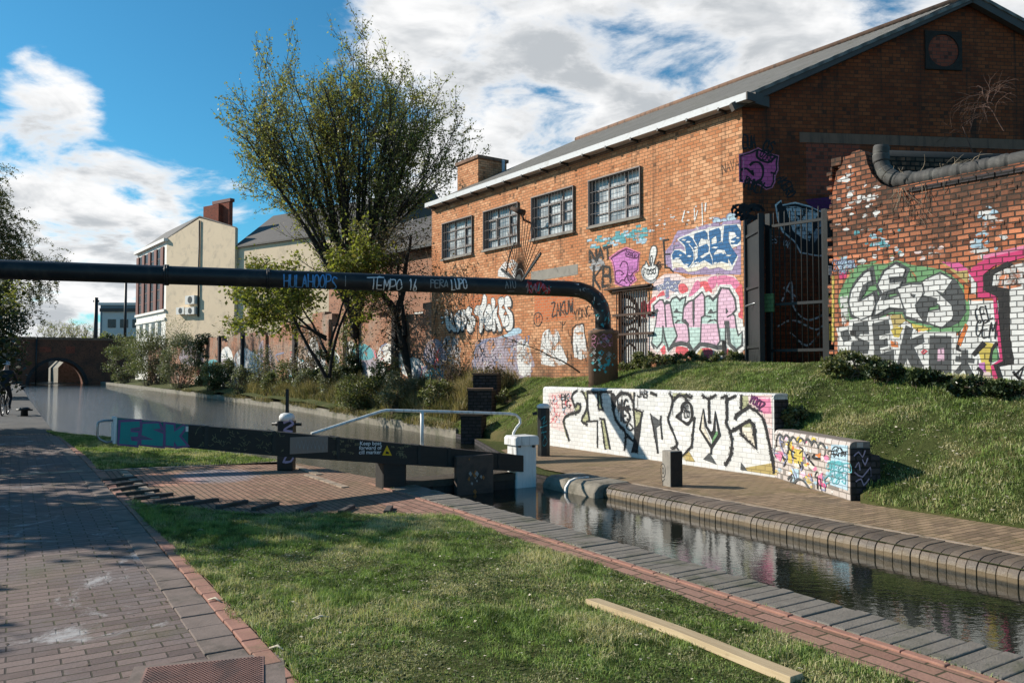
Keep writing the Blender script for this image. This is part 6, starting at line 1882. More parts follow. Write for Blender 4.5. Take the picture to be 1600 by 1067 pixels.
for i, (px, py, Y, rx, h, n, lab) in enumerate(((1022, 568, 16.9, .55, .40, 2400, 'nettles below the left end of the NEVER lettering'), (1075, 566, 16.1, .5, .26, 1800, 'low weeds below the middle of the NEVER lettering'), (1140, 572, 15.3, .4, .3, 1600, 'weeds at the sunlit corner of the warehouse'), (985, 572, 17.4, .35, .32, 1300, 'weeds below the barred doorway behind the pier'), (800, 600, 19.5, .7, .3, 1800, 'weeds on the bank left of the pier'), (1240, 672, 11.3, .25, .28, 1300, 'dark weeds growing behind the end of the white wall'))):
    q = DP(px, py, Y); p, s = q.dot(NV), q.dot(DV); z = float(HR(np.array(p), np.array(s)))
    shrub('wall_weeds', lab, (q.x, q.y, z - .03), rx, rx * .5, h, n, .06, M['leaf_shrub'], 140 + i, M['twig'], 20, 'weeds', 'weeds at the foot of the walls', clumps=26, tw_r=.005)
# weeds on top of the ruined wall, and the creeper on the corner of the warehouse
rng = np.random.default_rng(9)
tw = thing('wall_creeper', 'dry creeper stems trailing over the coping of the ruined wall', 'creeper', FC.w(-.9, -.1, 4.1))
T = Tubes()
for k in range(34):
    x = -rng.uniform(.3, 2.2); o = FC.w(x, -.12, ztop + .1)
    pts, _ = limb(rng, np.array(o), np.array((rng.normal(0, .6), rng.normal(0, .3) - .1, 1.0)), rng.uniform(.2, .5), 6, .25, -.18); T.add(pts, np.linspace(.006, .002, 7), 3)
for k in range(16):
    x = -rng.uniform(1.0, 1.8); o = FC.w(x, .05, ztop - .05)
    pts, _ = limb(rng, np.array(o), np.array((rng.normal(0, .5), -.1, -1.0)), rng.uniform(.3, .8), 6, .2, -.05); T.add(pts, np.linspace(.005, .002, 7), 3)
T.build('stem', M['twig_pale'], tw)
tw = thing('corner_creeper', 'bare creeper climbing the far corner of the warehouse side wall', 'creeper', FS.w(11.4, .1, 1.5))
T = Tubes(); tips = []
for k in range(60):
    x = rng.uniform(9.2, 12.0); o = FS.w(x, .05 + rng.uniform(0, .2), rng.uniform(1.2, 4.0)); L = rng.uniform(.8, 2.4)
    pts, _ = limb(rng, np.array(o), np.array((rng.normal(0, .4), rng.normal(0, .2), 1.0)), L, 7, .2, .05); T.add(pts, np.linspace(.012, .003, 8), 3)
    tips.append(pts[rng.integers(0, 8, 14)] + rng.normal(0, .1, (14, 3)))
T.build('stem', M['twig'], tw); v, f = leaf_quads(np.concatenate(tips), .08, rng); raw_mesh('foliage', v, f, 4, M['leaf_brown'], tw)

# small bare birch behind the ruined wall
b0 = DP(1571, 300, 14.2)
spb = [dict(seg=9, wob=.05, trop=.0, taper=.2, sides=5, kids=16, **{'from': .35}, leaf=0), dict(seg=6, wob=.12, trop=-.16, taper=.3, sides=3, kids=5, **{'from': .2}, ang=(.7, 1.2), len=.75, rad=.35, rmin=.006, lift=.3), dict(seg=5, wob=.15, trop=-.2, taper=.3, sides=3, kids=0, ang=(.4, 1.0), len=.4, rad=.6, rmin=.0035, **{'from': .2})]
tree('bare_sapling', 'thin bare sapling rising behind the ruined wall in front of the gable', (b0.x, 14.2, 1.6), [((0, 0, 0), (.03, 0, 1), 4.5, .035), ((-.0, 0, 4.2), (-.45, 0, .75), .8, .012)], spb, M['twig_red'], M['leaf_birch'], .05, 27)

# trees along the near towpath, standing left of the camera's view; their shade falls across the path
SHADE = [(-11.5, 9.9, 6.6, 2.2, 1.25, 8000, 'tree beside the towpath, slim and nearest but one to the camera'),
         (-12.4, 13.2, 4.4, 2.2, 2.7, 9000, 'broad low tree beside the towpath opposite the balance beam arc'),
         (-14.6, 19.0, 4.6, 2.4, 2.9, 9000, 'broad low tree beside the towpath opposite the far lawn'),
         (-9.0, 5.6, 3.4, 1.3, 1.1, 6500, 'low bushy tree beside the towpath nearest to the camera')]
for i, (x, y, h, rx, ry, n, lab) in enumerate(SHADE):
    t = shrub('towpath_tree', lab, (x, y, .6), rx, ry, h - .6, n, .19, M['leaf_dark'], 160 + i, M['bark_dark'], 60, 'tree', 'trees beside the towpath', clumps=70, tw_r=.04)
    b = MB(); b.tube([(x, y, -.1), (x + .05, y, .8), (x, y + .05, h * .6)], [.16, .13, .06], 8); b.build('trunk', M['bark_dark'], parent=t)

# bits lying about on the lawns and paving: dead leaves, clover, daisies gone over
def scatter(name, poly, n, size, mat, z, seed, label, flat=3.0):
    p = sample(poly, n, seed, z); rng = np.random.default_rng(seed)
    w = p[:, 0:1] * np.array([[NV.x, NV.y, 0]]) + p[:, 1:2] * np.array([[DV.x, DV.y, 0]]) + np.array([[0, 0, 1]]) * p[:, 2:3]
    v, f = leaf_quads(w, size, rng, flat, .8)
    tag(raw_mesh(name, v, f, 4, mat), label, 'ground litter', kind='stuff')
scatter('fallen_leaves', vis_near, 380, .022, M['litter'], lambda p, s: .02 + .02 * NPR.uniform(0, 1, len(p)), 201, 'small pale dead leaves and scraps scattered over the near lawn')
scatter('clover_leaves', [q for q in vis_near], 9000, .024, M['leaf_shrub'], lambda p, s: .022 + .016 * np.clip(fbm(p * 2.5, s * 2.5, 7.0), -.8, 1), 202, 'clover and small weeds growing through the near lawn')
scatter('paving_litter', [(-2.4, 2), (.9, 2), (.9, 9), (-3.5, 9)], 260, .022, M['leaf_brown'], .012, 203, 'small brown leaves lying on the towpath paving')
scatter('bank_litter', [(8.3, 3), (10.8, 3), (10.8, 9), (9.6, 9), (8.8, 6), (8.3, 5)], 800, .035, M['litter'], lambda p, s: HR(p, s) + .03, 204, 'pale dead leaves scattered over the grass bank')
edge = [(1.19, -1), (1.27, -1), (1.26, 10), (1.17, 10)]
pt = sample(edge, 7000, 205, .006); pt[:, 0] += .03 * fbm(pt[:, 1] * 4, pt[:, 1], 2.0)
blades('verge_grass', pt, M['blade'], .05, .0045, 1.1, None, 206, 'ragged grass growing over the red brick edge of the towpath')
# ------------------------------------------------------------------ painted lettering and tags
class Paint:
    """sheets of paint lying on a surface; fn(u, v, off) -> point in the surface's own space"""
    def __init__(self, fn, uv, old=False, maxseg=None):
        self.old, self.maxseg = old, maxseg
        self.drip = 0.0; self.mist = False; self.rng = random.Random(77)
        self.fn, self.uv = fn, uv                # uv: photograph pixel -> surface coordinates
        self.b = MB(); self.mats = []; self.count = 0
    def mi(self, m):
        if self.old and m.startswith('p_'): m = old_paint(m)
        if m not in self.mats: self.mats.append(m)
        return self.mats.index(m)
    def off(self, layer):
        self.count += 1
        return .0022 + layer * .0016 + self.count * .000012
    def poly(self, pts, m, layer=0, smooth=0, raw=False):
        p = pts if raw else [self.uv(*q) for q in pts]
        if smooth: p = catmull(p, True, smooth)
        o = self.off(layer)
        tris = tessellate_polygon([[Vector((x, z, 0)) for (x, z) in p]])
        self.b.add([self.fn(x, z, o) for (x, z) in p], [tuple(t) for t in tris], self.mi(m))
    def line(self, pts, w, m, layer=1, smooth=0, closed=False, raw=False, jit=0.0):
        p = list(pts) if raw else [self.uv(*q) for q in pts]
        if smooth: p = catmull(p, closed, smooth)
        q = [p[0]]
        for c in p[1:]:
            if math.hypot(c[0] - q[-1][0], c[1] - q[-1][1]) > w * .12: q.append(c)
        p = q
        if self.maxseg:
            r = [p[0]]
            for c in p[1:]:
                a = r[-1]; L = math.hypot(c[0] - a[0], c[1] - a[1]); n = max(1, int(math.ceil(L / self.maxseg)))
                r += [(a[0] + (c[0] - a[0]) * i / n, a[1] + (c[1] - a[1]) * i / n) for i in range(1, n + 1)]
            p = r
        if closed and len(p) > 2 and math.hypot(p[0][0] - p[-1][0], p[0][1] - p[-1][1]) < w * .2: p.pop()
        n = len(p)
        if n < 2: return
        if self.mist and m in ('p_black', 'p_charcoal', 'p_black_worn') and not closed and w > .018:
            keep, self.mist, dk, self.drip = self.mist, False, self.drip, 0
            self.line(p, w * 1.9, 'p_mist', layer - .4, raw=True); self.mist, self.drip = keep, dk
        if self.drip and m in ('p_black', 'p_charcoal', 'p_white', 'p_black_worn') and w > .015:
            dk, self.drip, keep, self.mist = self.drip, 0, self.mist, False
            for q in p[::3]:
                if self.rng.random() < dk:
                    ln = self.rng.uniform(.05, .26); self.line([(q[0], q[1]), (q[0] + .003, q[1] - ln * .6), (q[0], q[1] - ln)], self.rng.uniform(.007, .013), m, layer, raw=True)
            self.drip, self.mist = dk, keep
        o = self.off(layer)
        L, R = [], []
        w0 = w; ph = self.count * 1.7
        for i in range(n):
            w = w0 * (1 + .16 * sin(ph + i * .9) + .10 * sin(ph * 2 + i * 2.3))
            a = p[i - 1] if (i > 0 or closed) else p[i]; c = p[(i + 1) % n] if (i < n - 1 or closed) else p[i]
            d0 = (p[i][0] - a[0], p[i][1] - a[1]); d1 = (c[0] - p[i][0], c[1] - p[i][1])
            l0 = math.hypot(*d0) or 1; l1 = math.hypot(*d1) or 1
            if (i == 0 and not closed): t = (d1[0] / l1, d1[1] / l1); k = 1
            elif (i == n - 1 and not closed): t = (d0[0] / l0, d0[1] / l0); k = 1
            else:
                t = (d0[0] / l0 + d1[0] / l1, d0[1] / l0 + d1[1] / l1); lt = math.hypot(*t)
                if lt < 1e-6: t = (d1[0] / l1, d1[1] / l1); lt = 1; k = 1
                else:
                    t = (t[0] / lt, t[1] / lt); cs = abs(t[0] * d1[0] / l1 + t[1] * d1[1] / l1); k = min(1 / max(cs, .3), 1.6)
            nx, nz = -t[1] * w / 2 * k, t[0] * w / 2 * k
            e = (0, 0)
            if not closed and i == 0: e = (-t[0] * w * .35, -t[1] * w * .35)
            if not closed and i == n - 1: e = (t[0] * w * .35, t[1] * w * .35)
            L.append((p[i][0] + nx + e[0], p[i][1] + nz + e[1])); R.append((p[i][0] - nx + e[0], p[i][1] - nz + e[1]))
        vs = [self.fn(x, z, o) for (x, z) in L + R]
        fs = [(i, i + 1, n + i + 1, n + i) for i in range(n - 1)]
        if closed: fs.append((n - 1, 0, n, 2 * n - 1))
        self.b.add(vs, fs, self.mi(m))
    def shape(self, pts, fill, line, w, layer=0, smooth=0, halo=None, hw=0):
        if halo: self.line(pts, hw, halo, layer, smooth, True)
        self.poly(pts, fill, layer + 1, smooth)
        if line: self.line(pts, w, line, layer + 2, smooth, True)
    def text(self, s, at, along, h, w, m, layer=3, lw=.012, gap=.28, slant=0.0, jit=.06, seed=0, raw=False):
        """hand-lettered strokes: at/along in pixels (start and end of the base line), h in surface units"""
        rng = random.Random(hash(s) % 1000 + seed if False else sum(map(ord, s)) + seed)
        a = at if raw else self.uv(*at); e = along if raw else self.uv(*along)
        d = (e[0] - a[0], e[1] - a[1]); L = math.hypot(*d); d = (d[0] / L, d[1] / L)
        up = (-d[1], d[0])
        if up[1] < 0: up = (-up[0], -up[1])
        n = len(s); cw = L / (n + gap * (n - 1))
        for i, ch in enumerate(s):
            x0 = i * cw * (1 + gap)
            for st in GLYPH.get(ch, []):
                pts = []
                dy = rng.uniform(-jit, jit)
                for (x, y) in st:
                    x = x + rng.uniform(-jit, jit) * .7 + slant * y; y = y + rng.uniform(-jit, jit) * .7 + dy
                    u = x0 + x * cw; v = y * h
                    pts.append((a[0] + d[0] * u + up[0] * v, a[1] + d[1] * u + up[1] * v))
                self.line(pts, lw, m, layer, 3 if len(pts) > 3 else 0, raw=True)
    def scribble(self, x0, y0, x1, y1, n, w, m, layer, seed, loops=2.5):
        rng = random.Random(seed)
        for k in range(n):
            t0 = rng.uniform(0, 1); cx = x0 + (x1 - x0) * t0; cy = rng.uniform(y0, y1)
            pts = []
            r = rng.uniform(.2, .5) * min(abs(y1 - y0), abs(x1 - x0)); ph = rng.uniform(0, 6)
            for j in range(int(5 * loops)):
                a = ph + j * 1.25; pts.append((cx + (j - 6) * r * .22 + r * .6 * cos(a), cy + r * .6 * sin(a * rng.uniform(.9, 1.1))))
            self.line(pts, w, m, layer, 3)
    def build(self, name, parent, matrix, label=None):
        o = self.b.build(name, [M[q] for q in self.mats], parent=parent, matrix=matrix, fix=False)
        if label: o['label'] = label
        return o

_c = lambda cx, cy, rx, ry, a0, a1, n=9: [(cx + rx * cos(a0 + (a1 - a0) * i / (n - 1)), cy + ry * sin(a0 + (a1 - a0) * i / (n - 1))) for i in range(n)]
GLYPH = {'A': [[(0, 0), (.5, 1), (1, 0)], [(.2, .4), (.8, .4)]], 'B': [[(0, 0), (0, 1)], [(0, 1), (.8, .95), (.85, .6), (0, .52)], [(0, .52), (.95, .45), (.9, .05), (0, 0)]],
         'C': [_c(.55, .5, .5, .5, .9, 5.4)], 'D': [[(0, 0), (0, 1), (.7, .9), (1, .5), (.7, .1), (0, 0)]], 'E': [[(1, 1), (0, 1), (0, 0), (1, 0)], [(0, .5), (.75, .5)]],
         'F': [[(1, 1), (0, 1), (0, 0)], [(0, .52), (.7, .52)]], 'G': [_c(.55, .5, .5, .5, .9, 6.0), [(1.0, .42), (.6, .42)]], 'H': [[(0, 0), (0, 1)], [(1, 0), (1, 1)], [(0, .5), (1, .5)]],
         'I': [[(.5, 0), (.5, 1)]], 'J': [[(1, 1), (1, .2), (.5, 0), (0, .25)]], 'K': [[(0, 0), (0, 1)], [(1, 1), (0, .45), (1, 0)]], 'L': [[(0, 1), (0, 0), (1, 0)]],
         'M': [[(0, 0), (.1, 1), (.5, .4), (.9, 1), (1, 0)]], 'N': [[(0, 0), (0, 1), (1, 0), (1, 1)]], 'O': [_c(.5, .5, .5, .5, 0, 6.2, 11)], 'P': [[(0, 0), (0, 1)], [(0, 1), (.9, .95), (.95, .55), (0, .45)]],
         'Q': [_c(.5, .5, .5, .5, 0, 6.2, 11), [(.6, .3), (1, -.1)]], 'R': [[(0, 0), (0, 1)], [(0, 1), (.9, .9), (.85, .6), (0, .5), (1, 0)]], 'S': [[(1, .85), (.5, 1), (.05, .75), (.5, .52), (.95, .28), (.5, 0), (0, .12)]],
         'T': [[(-.1, 1), (1.1, 1)], [(.5, 1), (.5, 0)]], 'U': [[(0, 1), (.05, .2), (.5, 0), (.95, .2), (1, 1)]], 'V': [[(0, 1), (.5, 0), (1, 1)]], 'W': [[(0, 1), (.25, 0), (.5, .7), (.75, 0), (1, 1)]],
         'X': [[(0, 0), (1, 1)], [(0, 1), (1, 0)]], 'Y': [[(0, 1), (.5, .5), (1, 1)], [(.5, .5), (.5, 0)]], 'Z': [[(0, 1), (1, 1), (0, 0), (1, 0)]],
         '1': [[(.2, .8), (.5, 1), (.5, 0)]], '2': [[(0, .8), (.5, 1), (.95, .7), (0, 0), (1, 0)]], '5': [[(1, 1), (.1, 1), (0, .55), (.7, .6), (.9, .25), (.4, 0), (0, .1)]], '6': [[(.8, 1), (.2, .6), (.05, .2), (.5, 0), (.95, .25), (.5, .5), (.1, .3)]],
         '@': [_c(.5, .5, .5, .5, .3, 5.9, 11), _c(.5, .5, .2, .22, 0, 6.2, 8)], '*': [[(.5, 0), (.5, 1)], [(0, .25), (1, .75)], [(0, .75), (1, .25)]]}

def wallpaint(frame, old=False): return Paint(lambda x, z, o: (x, o, z), lambda px, py: frame.px(px, py), old)

# ---- warehouse side wall
g = wallpaint(FS); g.drip = .02
z = ZF(1010, 420, 7.1125)
PO = lambda pts, m, l=0, s=0: g.poly(z(pts), m, l, s)
PO([(10, 380), (60, 330), (80, 150), (200, 60), (340, 50), (450, 110), (560, 90), (680, 80), (800, 50), (980, 80), (1040, 160), (1072, 300), (1075, 1010), (20, 960), (10, 600)], 'p_blush', 0)
for pts, m in (([(12, 400), (100, 300), (125, 450), (90, 540), (8, 500)], 'p_red'), ([(1000, 190), (1066, 180), (1070, 560), (1010, 500), (985, 330)], 'p_red'), ([(800, 80), (960, 90), (1040, 180), (930, 240), (800, 200)], 'p_rose'),
               ([(360, 180), (420, 165), (465, 220), (440, 280), (370, 260)], 'p_red'), ([(590, 150), (700, 150), (730, 260), (640, 290)], 'p_red'), ([(460, 340), (540, 150), (590, 140), (590, 230), (500, 340)], 'p_rose'), ([(115, 310), (190, 240), (205, 330), (150, 335)], 'p_red'),
               ([(680, 120), (760, 80), (790, 90), (780, 170), (730, 230)], 'p_rose'), ([(200, 340), (290, 290), (300, 320), (240, 390)], 'p_rose'),
               ([(150, 870), (200, 840), (215, 930), (180, 950)], 'p_red'), ([(330, 870), (450, 860), (470, 960), (420, 990), (340, 960)], 'p_red'), ([(620, 880), (720, 870), (740, 980), (640, 980)], 'p_red'), ([(900, 890), (960, 880), (985, 960), (900, 985)], 'p_red'), ([(560, 900), (620, 890), (640, 990), (580, 990)], 'p_ochre'), ([(780, 890), (860, 880), (850, 980), (790, 980)], 'p_cream'), ([(20, 560), (90, 560), (70, 700), (15, 700)], 'p_white'), ([(990, 560), (1068, 560), (1068, 700), (1000, 720)], 'p_white')):
    PO(pts, m, 1, 2)
PO([(200, 100), (260, 90), (270, 130), (385, 130), (350, 180), (360, 275), (290, 250), (250, 230), (250, 320), (210, 330), (215, 230), (130, 250), (100, 190), (190, 165)], 'p_slate', 2)
for k, (x, y) in enumerate(((140, 200), (180, 190), (235, 160), (240, 215), (285, 205), (320, 165), (330, 230), (160, 230))): g.line(z([(x - 16, y + 8), (x + 4, y - 16), (x + 16, y + 6)]), .016, 'p_white', 4)
def clip_v(pts, y, keep_below):
    out = []
    n = len(pts)
    for i in range(n):
        a, c = pts[i], pts[(i + 1) % n]
        ia = (a[1] > y) == keep_below; ic = (c[1] > y) == keep_below
        if ia: out.append(a)
        if ia != ic: t = (y - a[1]) / (c[1] - a[1]); out.append((a[0] + (c[0] - a[0]) * t, y))
    return out
LET = {'N': ([(85, 480), (80, 410), (150, 345), (185, 345), (205, 400), (225, 385), (265, 380), (280, 470), (300, 600), (345, 745), (245, 900), (185, 640), (175, 810), (120, 880), (60, 820), (100, 640), (125, 460)], 'p_pink', 'p_mint', 650),
       'E': ([(265, 380), (290, 330), (335, 310), (370, 345), (440, 310), (430, 380), (415, 420), (410, 500), (400, 580), (460, 620), (475, 700), (482, 800), (450, 830), (390, 820), (310, 835), (345, 745), (300, 600), (285, 480)], 'p_mint', 'p_pink', 610),
       'V': ([(420, 420), (470, 365), (525, 345), (620, 258), (645, 300), (652, 520), (615, 540), (602, 820), (525, 915), (482, 830), (462, 620), (408, 580), (410, 480)], 'p_pink', 'p_mint', 650),
       'E2': ([(650, 320), (690, 300), (740, 340), (800, 280), (790, 470), (790, 590), (810, 690), (822, 800), (780, 865), (690, 835), (602, 840), (615, 540), (652, 520)], 'p_mint', 'p_pink', 610),
       'R': ([(800, 280), (830, 213), (920, 220), (985, 330), (1000, 450), (960, 500), (985, 520), (1000, 650), (1025, 740), (1066, 700), (1066, 850), (995, 902), (925, 835), (905, 600), (880, 600), (880, 800), (822, 800), (790, 590), (790, 400)], 'p_pink', 'p_mint', 660)}
for k, (pts, top, bot, yy) in LET.items(): g.line(z(pts), .17, 'p_white', 2, 0, True)
for k, (pts, top, bot, yy) in LET.items():
    g.poly(z(pts), top, 3); g.poly(z(clip_v(pts, yy, True)), bot, 4)
for k, (pts, top, bot, yy) in LET.items(): g.line(z(pts), .034, 'p_charcoal', 5, 0, True)
LN = lambda pts, w, m='p_charcoal', l=6, s=0: g.line(z(pts), w, m, l, s)
LN([(205, 400), (212, 520), (222, 640)], .03); LN([(185, 640), (205, 760), (245, 880)], .04)
PO([(515, 350), (538, 345), (535, 600), (525, 650), (515, 560)], 'p_charcoal', 6); PO([(310, 480), (340, 435), (360, 475)], 'p_charcoal', 6); LN([(310, 480), (370, 482), (405, 492)], .028); PO([(318, 600), (350, 565), (392, 575), (350, 590), (330, 610)], 'p_charcoal', 6); LN([(290, 535), (340, 540)], .025); LN([(400, 580), (430, 575), (462, 620)], .055)
PO([(690, 485), (720, 440), (745, 480)], 'p_charcoal', 6); LN([(690, 487), (745, 487), (790, 470)], .028); PO([(680, 600), (710, 560), (760, 565), (715, 585)], 'p_charcoal', 6); LN([(655, 525), (720, 530)], .025); LN([(760, 565), (795, 590)], .03)
PO([(885, 430), (912, 470), (885, 502)], 'p_charcoal', 6); LN([(960, 500), (900, 535)], .03); LN([(880, 600), (905, 600), (925, 835), (995, 902)], .07)
LN([(300, 845), (390, 825), (455, 840), (522, 915), (600, 835), (690, 845), (780, 872), (870, 870)], .085); LN([(60, 820), (85, 880)], .05); LN([(80, 410), (90, 485), (125, 462)], .06); LN([(245, 900), (310, 840)], .05); LN([(340, 310), (375, 350), (400, 320)], .04); LN([(700, 300), (740, 345), (800, 283), (830, 215)], .045); LN([(205, 395), (225, 360), (265, 375), (290, 330)], .035); LN([(865, 820), (872, 1010)], .1, 'p_black', 6)
g.build('graffiti', WSIDE, FS.mat, 'pink and mint NEVER lettering on a red and white ground')
g = wallpaint(FS)
PO = lambda pts, m, l=0, s=0: g.poly(z(pts), m, l, s)
# blue piece above
z = ZF(1010, 320, 9.7)
PO([(380, 600), (430, 470), (480, 390), (700, 370), (900, 300), (1150, 260), (1432, 225), (1435, 1060), (700, 1060), (400, 1010), (290, 900), (290, 700)], 'p_lilac', 0)
PO([(370, 780), (400, 715), (430, 680), (520, 670), (580, 700), (580, 640), (470, 530), (500, 495), (660, 435), (720, 395), (900, 370), (950, 340), (1130, 325), (1180, 295), (1400, 280), (1434, 320), (1434, 600), (1300, 660), (1395, 790), (1295, 1000), (1200, 990), (1100, 940), (960, 970), (900, 930), (760, 1000), (640, 1015), (540, 940), (420, 960), (400, 1000)], 'p_white', 1)
PO([(400, 860), (520, 890), (640, 975), (760, 930), (900, 870), (980, 930), (1140, 880), (1240, 910), (1290, 960), (1200, 985), (1100, 945), (960, 975), (900, 935), (760, 1005), (640, 1020), (540, 945), (410, 960)], 'p_cream', 2)
for pts in ([(482, 530), (640, 470), (692, 500), (770, 640), (722, 700), (720, 830), (650, 950), (560, 890), (520, 830), (400, 830), (390, 760), (430, 690), (500, 690), (600, 750), (590, 650), (560, 600)],
            [(730, 440), (890, 390), (930, 440), (930, 540), (830, 510), (790, 600), (800, 640), (920, 590), (950, 640), (940, 720), (880, 740), (810, 790), (850, 810), (960, 740), (1000, 850), (1000, 910), (880, 840), (740, 910), (722, 860), (780, 800), (780, 700), (790, 640), (722, 520)],
            [(950, 400), (1100, 350), (1130, 400), (1130, 550), (1070, 580), (1060, 470), (990, 520), (990, 600), (1150, 560), (1190, 640), (1190, 690), (1080, 680), (1020, 740), (1030, 760), (1180, 720), (1240, 790), (1240, 890), (1140, 860), (1010, 900), (1005, 800), (962, 700), (970, 600), (950, 480)],
            [(1180, 320), (1370, 300), (1432, 400), (1432, 540), (1380, 600), (1280, 600), (1290, 520), (1370, 480), (1340, 420), (1250, 410), (1250, 560), (1300, 660), (1380, 770), (1300, 920), (1250, 830), (1192, 700), (1160, 560), (1170, 440)]):
    PO(pts, 'p_blue', 3)
for (x, y, a) in ((570, 535, 40), (640, 565, 40), (470, 815, 45), (655, 780, 35), (520, 765, 25), (615, 910, 35), (770, 880, 35), (735, 700, 40), (1040, 650, 50), (1250, 770, 45), (1390, 505, 28), (1310, 560, 45), (920, 540, 35), (1170, 735, 25), (755, 650, 35), (1050, 885, 30)):
    PO([(x - a, y + 6), (x - a * .3, y - 14), (x + a, y - 8), (x + a * .4, y + 14)], 'p_white', 5)
for q in ([(600, 750), (590, 650), (560, 600), (482, 530)], [(650, 600), (720, 700), (722, 850), (650, 950)]): g.line(z(q), .02, 'p_white', 5, 3)
g.line(z([(335, 528), (258, 542), (275, 750), (285, 950), (350, 956), (405, 1018)]), .035, 'p_black', 4); g.line(z([(275, 750), (355, 750)]), .03, 'p_black', 4); g.line(z([(412, 690), (415, 625), (490, 620)]), .025, 'p_slate', 4)
for (x, y, r) in ((1070, 250, 62), (1180, 250, 50), (1295, 195, 78)):
    c = [(x + r * cos(t), y + r * .9 * sin(t)) for t in np.linspace(0, 2 * pi, 14, endpoint=False)]; g.poly(z(c), 'p_sky', 2); g.line(z(c[7:] + c[:1]), .022, 'p_slate', 3)
PO([(1010, 270), (1430, 225), (1430, 290), (1150, 300), (1000, 330)], 'p_lilac', 3)
g.build('graffiti', WSIDE, FS.mat, 'dark blue interlocked lettering with white edge on lilac')
g = wallpaint(FS)
# splashes of white above
for k in range(46):
    x, y = RNG.uniform(1020, 1118), RNG.uniform(312, 356); y += (1118 - x) * .12
    a = RNG.uniform(1, 3.2); g.poly([(x - a, y), (x, y - a * .6), (x + a, y - a * .2), (x + a * .3, y + a * .6)], 'p_white_worn', 1)
g.line([(1097, 318), (1098, 352)], .03, 'p_white', 2); g.line([(1085, 326), (1086, 345), (1090, 330)], .03, 'p_white', 2); g.line([(1070, 330), (1066, 345)], .03, 'p_white', 2); g.line([(1103, 318), (1102, 330)], .04, 'p_white', 2)
# teal wash, pink figure piece, white piece, black tags
for k in range(70):
    x = RNG.gauss(975, 26); y = 373 - (x - 975) * .18 + RNG.gauss(0, 6)
    g.poly([(x - 4, y + 1), (x + 3.5, y - .3), (x + 3.5, y - 4.2), (x - 4, y - 3)], 'p_teal' if k % 3 else 'p_sky', 0)
g.build('graffiti', WSIDE, FS.mat, 'white splashes and teal wash under the windows')
g = wallpaint(FS)
PO = lambda pts, m, l=0, s=0: g.poly(z(pts), m, l, s)
z = ZF(830, 380, 5.615)
pk = [(700, 130), (760, 85), (832, 48), (948, 92), (938, 170), (935, 232), (890, 265), (912, 320), (870, 355), (855, 385), (800, 372), (742, 348), (735, 240), (718, 155)]
g.shape(z(pk), 'p_magenta', 'p_purple_dark', .022, 1, halo='p_rose', hw=.08)
for q in ([(700, 135), (832, 55), (832, 112), (925, 130), (948, 92)], [(782, 205), (800, 165), (835, 168), (850, 205), (845, 270), (820, 320)], [(742, 250), (775, 238), (812, 268), (790, 280)], [(740, 250), (738, 320), (770, 350), (800, 320), (840, 350)], [(892, 265), (870, 290), (850, 282), (850, 320), (880, 355)]): g.line(z(q), .026, 'p_purple_dark', 5, 3)
g.text('SORER', z([(840, 100)])[0], z([(918, 128)])[0], .085, 0, 'p_purple_dark', 6, .014)
g.text('LOZ', z([(856, 330)])[0], z([(892, 322)])[0], .09, 0, 'p_purple_dark', 6, .012)
for k in range(7): x = 860 + k * 11; g.line(z([(x, 205), (x, 262)]), .007, 'p_purple_dark', 5)
g.build('graffiti', WSIDE, FS.mat, 'pink throw-up with a dark purple outline')
g = wallpaint(FS)
wp = [(1046, 60), (1070, 24), (1100, 36), (1102, 90), (1085, 150), (1075, 190), (1100, 190), (1116, 225), (1110, 285), (1062, 332), (1002, 312), (972, 250), (978, 205), (1000, 190), (1010, 160), (1032, 205), (1045, 190), (1036, 150)]
g.shape(z(wp), 'p_white', 'p_charcoal', .028, 1, 2); g.line(z([(1052, 200), (1048, 130), (1060, 112), (1066, 150), (1055, 200)]), .022, 'p_charcoal', 5, 2); g.line(z([(985, 215), (1020, 232), (1052, 240), (1085, 225), (1100, 200)]), .016, 'p_charcoal', 5, 3)
g.line(z([(972, 240), (985, 300), (1050, 345), (1095, 320)]), .045, 'p_grey', 4, 3)
g.text('FOSO', z([(990, 285)])[0], z([(1092, 270)])[0], .13, 0, 'p_black', 6, .016); g.text('KOGE', z([(1096, 195)])[0], z([(1135, 235)])[0], .13, 0, 'p_black', 6, .014)
g.build('graffiti', WSIDE, FS.mat, 'white hand-shaped throw-up with a dark outline')
g = wallpaint(FS); g.drip = .10; g.mist = True
g.text('NAT', z([(520, 165)])[0], z([(700, 125)])[0], .26, 0, 'p_black_worn', 3, .055); g.text('KB', z([(545, 385)])[0], z([(690, 385)])[0], .48, 0, 'p_black_worn', 3, .05)
PO([(500, 160), (600, 130), (650, 200), (540, 250)], 'p_grey_worn', 1, 2)
g.text('ZAKUW', z([(185, 645)])[0], z([(370, 610)])[0], .32, 0, 'p_black_worn', 4, .03); g.line(z([(24, 670), (35, 620), (80, 615), (100, 665), (70, 725), (35, 715), (24, 670)]), .02, 'p_black_worn', 3, 3); g.text('P', z([(48, 700)])[0], z([(80, 690)])[0], .25, 0, 'p_black_worn', 3, .018)
g.text('YONCS', z([(380, 670)])[0], z([(560, 625)])[0], .24, 0, 'p_black_worn', 3, .018); g.line(z([(250, 690), (285, 720), (300, 690)]), .018, 'p_black_worn', 3); g.line(z([(275, 690), (270, 770)]), .018, 'p_black_worn', 3)
PO([(95, 830), (120, 770), (160, 755), (180, 790), (205, 755), (240, 780), (290, 960), (310, 1060), (90, 1060)], 'p_white_worn', 1, 2); g.line(z([(370, 960), (360, 750), (430, 712), (460, 712), (470, 800), (500, 940)]), .02, 'p_black_worn', 3, 2); PO([(375, 760), (430, 722), (462, 730), (480, 900), (490, 1000), (380, 1000)], 'p_white_worn', 1, 2)
